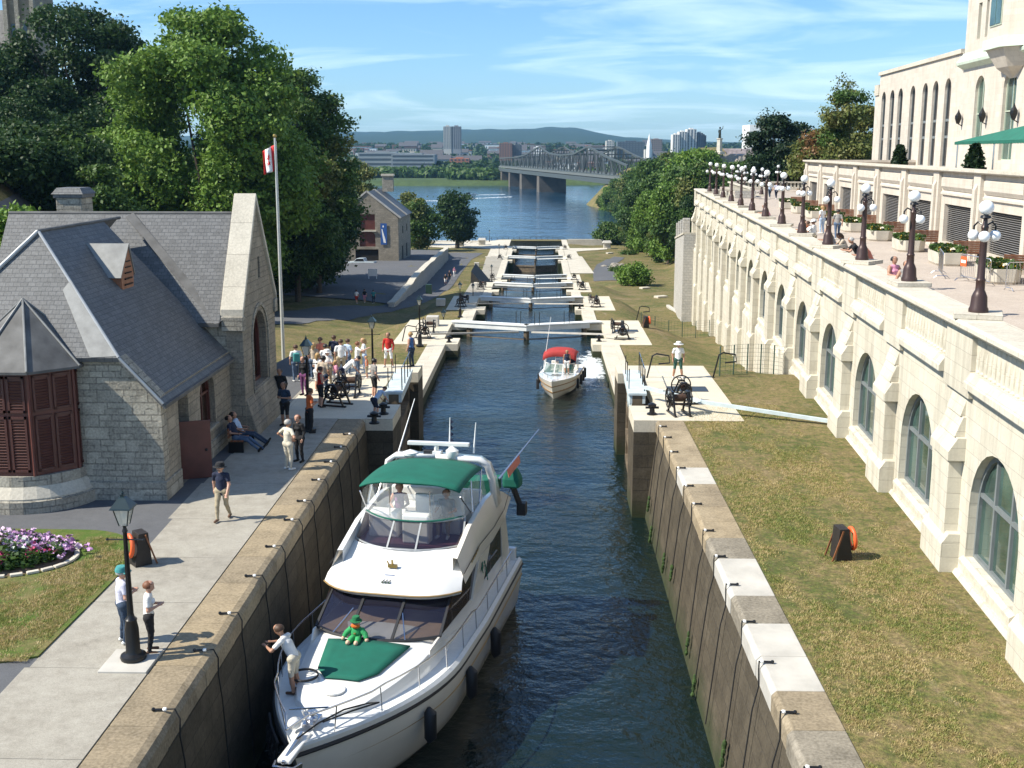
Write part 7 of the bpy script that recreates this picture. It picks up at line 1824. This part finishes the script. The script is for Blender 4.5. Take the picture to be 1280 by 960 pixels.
# pulpit, windlass, anchor, lines
m=MB(); m.box((-.16,-.55,2.30),(.16,.7,2.42)); m.build('bow_pulpit',hull,Bt,bevel=.04)
m=MB(); m.bar((0,-.6,2.36),(0,.5,2.50),.07); m.bar((-.22,-.62,2.22),(.22,-.62,2.22),.07,.14); m.bar((-.22,-.62,2.22),(-.30,-.3,2.18),.05,.12); m.bar((.22,-.62,2.22),(.30,-.3,2.18),.05,.12); m.build('anchor',steel,Bt,bevel=.01)
m=MB(); m.lathe([(.13,0),(.14,.12),(.07,.16),(.10,.28),(.01,.3)],(0,1.1,2.45),12); m.box((-.14,.85,2.42),(.14,1.4,2.5)); m.build('windlass',steel,Bt)
MB().ball((-.28,.75,2.56),(.16,.2,.13),12).build('spotlight',hull,Bt,smooth=True)
m=MB(); m.tube([(.0,.2,2.5),(.25,.9,2.55),(.55,1.7,2.5),(.9,2.4,2.35),(1.2,2.3,2.45),(.8,1.6,2.55),(.3,1.0,2.52)],.022,5); m.build('bow_line',rope,Bt)
m=MB(); m.tube([(.0,.55,3.0),(.0,.9,2.45)],.02,6); m.bar((-.3,.55,3.0),(.45,1.0,2.9),.03); m.build('jack_staff',steel,Bt)
m=MB()
for a_ in range(2): m.torus((-.95,3.05,trz(3.05,-.9)+.08+a_*.03),.33,.018,26,5,0)
m.build('hose_coil',rubber,Bt)
for i_,s in enumerate((3.6,6.4,9.4)):
    MB().tube([(hb(s)+.12,s,sheer(s)-.35),(hb(s)+.16,s,sheer(s)-.5),(hb(s)+.16,s,sheer(s)-1.15),(hb(s)+.12,s,sheer(s)-1.3)],[.04,.16,.16,.04],12).build('fender',rubber,Bt,smooth=True)
m=MB()
for k_ in range(5):
    y=.8+.28*k_; x=-(hb(y)+.16); m.bar((x,y,2.05),(x-.10,y,1.35),.05); m.torus((x-.05,y,1.7),.11,.02,14,5,0,Matrix.Rotation(R(90),4,'Y'))
for z in (2.05,1.4): m.tube([(-(hb(.7)+.16+.05*(z<2)),.7,z),(-(hb(1.4)+.18+.05*(z<2)),1.4,z),(-(hb(2.0)+.16+.05*(z<2)),2.0,z)],.03,6)
m.build('fender_rack',rubber,Bt)
# brow details
m=MB(); m.rbox((-.02,7.35,3.90),(.26,.10,.08),rz=0); m.tube([(-.02,7.35,3.92),(-.02,7.3,4.08)],.03,6); m.bar((-.14,7.35,3.95),(-.16,7.3,4.05),.03); m.build('brow_emblem',gold,Bt)
m=MB(); 
for x in (-.12,-.03,.06): m.tube([(x,6.95,3.66),(x,6.70,3.66)],[.02,.035],8)
m.tube([(-.15,7.05,3.74),(.12,7.05,3.74)],.02,6); m.build('air_horn',steel,Bt)
m=MB()
for i_ in range(5): m.rbox((1.93,8.6+.18*i_,3.72+.03*i_),(.02,.12,.10+.03*(i_%2)),rx=R(20*(i_%3)))
m.build('side_lettering',gold,Bt)
# crew on the foredeck
def bw(x,y,z): return Vector(BO)+Matrix.Rotation(BA,3,'Z')@Vector((x,y,z))
person('man in white T-shirt and white shorts bending over the big cruiser bow rail',bw(-1.12,2.85,sheer(2.8)+.03),75,'lean','white','lightk','brown',1,'short','shorts',2,h=.0125,extra='belt')
# leprechaun-like plush figure on the windscreen ledge (a green-suited doll)
D=empty('plush_doll',bw(-.35,5.18,2.62),BA+R(180)); D.scale=(.85,.85,.85); tag(D,'green-suited stuffed doll with orange beard and green hat sitting before the cruiser windshield','doll')
m=MB(); m.ball((0,-.02,.26),(.20,.16,.24),14); 
for s in (-1,1): m.tube([(s*.15,0,.38),(s*.30,.05,.25),(s*.36,.12,.14)],[.09,.085,.07],10); m.tube([(s*.08,.05,.12),(s*.12,.25,.10),(s*.13,.38,.08)],[.10,.09,.075],10)
m.build('suit',cl('bright_green',(.03,.30,.10)),D,smooth=True)
m=MB(); m.ball((0,.01,.56),(.125,.12,.13),14)
for s in (-1,1): m.ball((s*.38,.15,.10),.065,10); m.ball((s*.13,.43,.10),(.07,.09,.075),10)
m.build('face_and_hands',cl('plush_skin',(.62,.42,.30)),D,smooth=True)
m=MB(); m.ball((0,.07,.50),(.15,.10,.085),12); m.build('beard',cl('plush_orange',(.62,.14,.02)),D,smooth=True)
m=MB(); m.lathe([(.19,0),(.19,.02),(.12,.03),(.115,.14),(.10,.16),(.01,.165)],(0,0,.63),14); m.build('hat',cl('hat_green',(.01,.14,.05)),D,smooth=True)
m=MB(); m.tube([(-.03,.16,.28),(.03,.16,.28)],.03,8); m.build('buckle',gold,D)
# ------------------------------------------------------------------ small cruiser
S_=empty('motor_boat',(.72,69.4,-4.2),R(-8)); S_.scale=(.93,.93,.93); tag(S_,'small white motor boat with red canvas top heading towards the camera','boat')
def sb(s): return 1.36*(1-(1-min(s/4.2,1))**2.0)
rg=[]
for i in range(21):
    u=(i/20)**1.2; r=[]
    for s0,k,z in ((0,1,1.35),(.25,.97,.95),(.6,.88,.5),(.9,.8,.12),(1.4,.03,-.35)):
        s=s0+(8.-s0)*u; w=sb(max(0,s-s0*(1-u)))*k; r.append((w,s,(z-.25*min(1,s/6)) if z>1 else z))
    rg.append([(-x,y,z) for x,y,z in r]+[(x,y,z) for x,y,z in r[::-1][1:]])
m=MB(); m.loft(rg); m.add(rg[-1],[tuple(range(len(rg[-1])))[::-1]]); h2=m.build('hull',hullsh,S_,smooth=True,recalc=True)
m=MB()
for sg in (-1,1): m.tube([(sg*-g_[1][0]*1.01,g_[1][1],g_[1][2]) for g_ in rg],.035,5); m.tube([(sg*-g_[2][0]*1.01,g_[2][1],g_[2][2]) for g_ in rg],.05,5)
m.build('hull_stripe',M('bronze_stripe',(.22,.13,.05),.5,0,.1),h2)
m=MB(); m.loft([[(x*w,y,z+.10*(1-x*x)) for x in np.linspace(-1,1,9)] for w,y,z in [(-g_[0][0],g_[0][1],g_[0][2]) for g_ in rg if g_[0][1]<4.0]]); m.build('foredeck',hull,S_,smooth=True)
m=MB(); m.loft([[(-w,y,z),(-w*.80,y,z+.02),(-w*.78,y,z-.5),(w*.78,y,z-.5),(w*.80,y,z+.02),(w,y,z)] for w,y,z in [(-g_[0][0],g_[0][1],g_[0][2]) for g_ in rg if g_[0][1]>=3.6]]); m.build('cockpit',seatw,S_)
m=MB(); m.rbox((0,2.3,1.36),(.6,.6,.05)); m.build('deck_hatch',tint,S_)
xs3=np.linspace(-1.1,1.1,11); m=MB(); m.loft([[(x,3.5+.5*(abs(x)/1.1)**2.5,1.2) for x in xs3],[(x*.9,4.15+.5*(abs(x)/1.1)**2.5,1.78) for x in xs3]]); w_=m.build('windshield',clearglass('green_tint_glass',(.02,.10,.09),.6),S_,smooth=True)
m=MB(); m.tube([(x*.9,4.15+.5*(abs(x)/1.1)**2.5,1.78) for x in xs3],.03,6)
for x in (-1.1,-.3,.3,1.1): m.bar((x,3.5+.5*(abs(x)/1.1)**2.5,1.2),(x*.9,4.15+.5*(abs(x)/1.1)**2.5,1.78),.06,.04)
m.build('windshield_frame',hull,w_)
rt=[[(x,y,2.62+.16*math.sin(pi*f)-.30*(abs(x)/1.15)**3) for x in np.linspace(-1.15,1.15,13)] for f,y in ((0,4.3),(.25,4.7),(.5,5.1),(.75,5.6),(1,6.1))]
rt=[[(x,y-.18,z-.30) for x,y,z in rt[0]]]+rt
m=MB(); m.loft(rt); m.build('red_bimini',redcv,S_,smooth=True,solid=.04)
for P_,Q_ in [((sg*1.12,4.4,2.35),(sg*1.18,5.3,1.2)) for sg in (-1,1)]+[((sg*1.12,6.0,2.35),(sg*1.18,5.4,1.2)) for sg in (-1,1)]+[((-.3,4.15,1.8),(-.25,4.3,2.5)),((.3,4.15,1.8),(.25,4.3,2.5)),((-.28,4.2,2.15),(.28,4.2,2.15))]: MB().tube([P_,Q_],.022,5).build('canopy_strut',whitepaint,S_)
MB().tube([(-1.15,4.6,1.4),(-.75,5.2,4.9)],[.03,.014],6).build('whip_antenna',whitepaint,S_)
for x in (-.5,.5): m=MB(); m.box((x-.25,5.2,.7),(x+.25,5.7,1.2)); m.box((x-.25,5.65,1.2),(x+.25,5.8,1.75)); m.build('seat',seatw,S_,bevel=.05)
for sg in (-1,1):
    P_=[(sg*max(.05,sb(s)*.93),s,1.75-.05*s) for s in np.linspace(.1,4.6,12)]; m=MB(); m.tube(P_,.016,5)
    for s in (.6,1.6,2.8,4.2): m.tube([(sg*sb(s)*.93,s,1.75-.05*s),(sg*sb(s)*.95,s,1.28)],.012,4)
    m.build('guard_rail',steel,S_)
for sg,ss in ((-1,(2.6,4.6)),(1,(3.2,4.6,6.0,7.2))):
    for s in ss: MB().tube([(sg*(sb(s)+.10),s,1.05),(sg*(sb(s)+.12),s,.98),(sg*(sb(s)+.12),s,.35),(sg*(sb(s)+.1),s,.3)],[.03,.10,.10,.03],10).build('fender',rubber,S_,smooth=True)
sw_=lambda x,y,z:Vector(S_.location)+Matrix.Rotation(R(-9),3,'Z')@Vector((x,y,z))
person('woman in navy and white standing on the foredeck of the small motor boat',sw_(.55,2.9,1.22),170,'stand','navy','white','blond',1,'none','shorts',2,True,h=.02,longhair=True,tall=.86)
person('driver in dark shirt behind the small motor boat windshield',sw_(.5,5.35,.72),170,'helm','navy','khaki','brown',1,'short','long',1,h=.022)
# wash behind the small boat
def wash(name,lab,pts,w,seed,z=-4.19,n=60):
    g=np.random.default_rng(seed); m=MB(); 
    for j in range(n):
        t=g.uniform(0,1)*(len(pts)-1); i=min(int(t),len(pts)-2); f=t-i; x=pts[i][0]*(1-f)+pts[i+1][0]*f; y=pts[i][1]*(1-f)+pts[i+1][1]*f
        m.ball((x+g.normal(0,w*.35),y+g.normal(0,w*.6),z),(g.uniform(.08,.35),g.uniform(.05,.16),.025),6)
    o=m.build(name,foam,smooth=True); tag(o,lab,'wake',kind='stuff')
fmat=bpy.data.materials.new('broken_foam'); fmat.use_nodes=True; nt=fmat.node_tree; b=nt.nodes['Principled BSDF']; b.inputs['Base Color'].default_value=(.75,.8,.82,1); b.inputs['Roughness'].default_value=.6
g_=geo(nt,(1,.55,1)); f=noise(nt,g_,1.6,6,.7); tcn=N(nt,'ShaderNodeTexCoord'); gr=N(nt,'ShaderNodeTexGradient'); gr.gradient_type='SPHERICAL'; nt.links.new(tcn.outputs['Object'],gr.inputs[0])
ad=N(nt,'ShaderNodeMath',operation='MULTIPLY_ADD'); ad.inputs[1].default_value=.42; nt.links.new(gr.outputs[1],ad.inputs[0]); nt.links.new(f,ad.inputs[2])
nt.links.new(ramp(nt,ad.outputs[0],[(.56,0),(.72,.9)]),b.inputs['Alpha'])
def wsheet(lab,x,y,sx,sy,rz):
    o=MB().add([(math.cos(a*pi/12),math.sin(a*pi/12),0) for a in range(24)],[tuple(range(24))]).build('wake',fmat,loc=(x,y,-4.185),rz=R(rz)); o.scale=(sx,sy,1); tag(o,lab,'wake',kind='stuff')
wsheet('white foamy wash at the right wall behind the small motor boat',3.55,80.5,1.15,8.,-3)

# ------------------------------------------------------------------ haze, world, sun, camera
def haze():
    o=MB().box((-6500,-60,-22),(6500,7000,150)).build('haze',None or MATS['white_paint'])
    m=bpy.data.materials.new('haze_air'); m.use_nodes=True; nt=m.node_tree; nt.nodes.clear(); out=nt.nodes.new('ShaderNodeOutputMaterial'); v=nt.nodes.new('ShaderNodeVolumePrincipled')
    v.inputs['Color'].default_value=(.32,.64,1,1); v.inputs['Density'].default_value=HAZE; v.inputs['Anisotropy'].default_value=.2; nt.links.new(v.outputs[0],out.inputs['Volume'])
    o.data.materials.clear(); o.data.materials.append(m); tag(o,'thin blue haze over the river valley','haze',kind='stuff')
HAZE=.00007
haze()
SUN_EL=R(45); sd=Vector((-math.cos(R(15)),-math.sin(R(15)),0)); sdir=Vector((sd.x*math.cos(SUN_EL),sd.y*math.cos(SUN_EL),math.sin(SUN_EL)))
L=bpy.data.lights.new('sun','SUN'); L.energy=5.0; L.angle=R(.53); L.color=(1,.93,.80); lo=bpy.data.objects.new('sun',L); COL.objects.link(lo); lo.rotation_euler=sdir.to_track_quat('Z','Y').to_euler()
w=bpy.data.worlds.new('World'); scene.world=w; w.use_nodes=True; nt=w.node_tree; bg=nt.nodes['Background']; bg.inputs[1].default_value=.082
sky=nt.nodes.new('ShaderNodeTexSky'); sky.sky_type='NISHITA'; sky.sun_disc=False; sky.sun_elevation=SUN_EL; sky.sun_rotation=math.atan2(sdir.x,sdir.y); sky.altitude=60; sky.air_density=1.; sky.dust_density=.35; sky.ozone_density=3.5
tc=nt.nodes.new('ShaderNodeTexCoord'); sp=nt.nodes.new('ShaderNodeSeparateXYZ'); nt.links.new(tc.outputs['Generated'],sp.inputs[0])
def mth(op,a,b=None):
    n=nt.nodes.new('ShaderNodeMath'); n.operation=op
    for i,v in enumerate((a,b)):
        if v is None: continue
        if isinstance(v,bpy.types.NodeSocket): nt.links.new(v,n.inputs[i])
        else: n.inputs[i].default_value=v
    return n.outputs[0]
zc=mth('ADD',mth('MAXIMUM',sp.outputs[2],0.0),.09); cb=nt.nodes.new('ShaderNodeCombineXYZ'); nt.links.new(mth('DIVIDE',sp.outputs[0],zc),cb.inputs[0]); nt.links.new(mth('DIVIDE',sp.outputs[1],zc),cb.inputs[1])
mp=nt.nodes.new('ShaderNodeMapping'); mp.inputs['Rotation'].default_value=(0,0,R(8)); mp.inputs['Scale'].default_value=(.75,1.0,1); mp.inputs['Location'].default_value=(3.1,1.7,0); nt.links.new(cb.outputs[0],mp.inputs[0])
n1=nt.nodes.new('ShaderNodeTexNoise'); n1.inputs['Scale'].default_value=.9; n1.inputs['Detail'].default_value=9; n1.inputs['Roughness'].default_value=.56; n1.inputs['Distortion'].default_value=.9; nt.links.new(mp.outputs[0],n1.inputs['Vector'])
rp=nt.nodes.new('ShaderNodeValToRGB'); rp.color_ramp.elements[0].position=.46; rp.color_ramp.elements[0].color=(0,0,0,1); rp.color_ramp.elements[1].position=.72; rp.color_ramp.elements[1].color=(.8,.8,.8,1); nt.links.new(n1.outputs['Fac'],rp.inputs[0])
mx=nt.nodes.new('ShaderNodeMix'); mx.data_type='RGBA'; nt.links.new(rp.outputs[0],mx.inputs[0]); tn=nt.nodes.new('ShaderNodeMix'); tn.data_type='RGBA'; tn.blend_type='MULTIPLY'; tn.inputs[0].default_value=1; nt.links.new(sky.outputs[0],tn.inputs[6]); tn.inputs[7].default_value=(.76,1.04,1.34,1); nt.links.new(tn.outputs[2],mx.inputs[6]); mx.inputs[7].default_value=(7.4,9.4,10.4,1); nt.links.new(mx.outputs[2],bg.inputs[0])
cam=bpy.data.cameras.new('camera'); cam.sensor_width=36; cam.lens=F/1280*36; cam.clip_start=.3; cam.clip_end=20000
co=bpy.data.objects.new('camera',cam); COL.objects.link(co); co.location=(0,0,CH); co.rotation_euler=(R(90)-PITCH,0,YAW); scene.camera=co
vs=scene.view_settings; vs.view_transform='Standard'; vs.look='None'; vs.gamma=1; vs.use_curve_mapping=False; vs.exposure=.72
scene.render.engine='CYCLES'; scene.cycles.max_bounces=6; scene.cycles.transparent_max_bounces=12; scene.cycles.volume_bounces=0
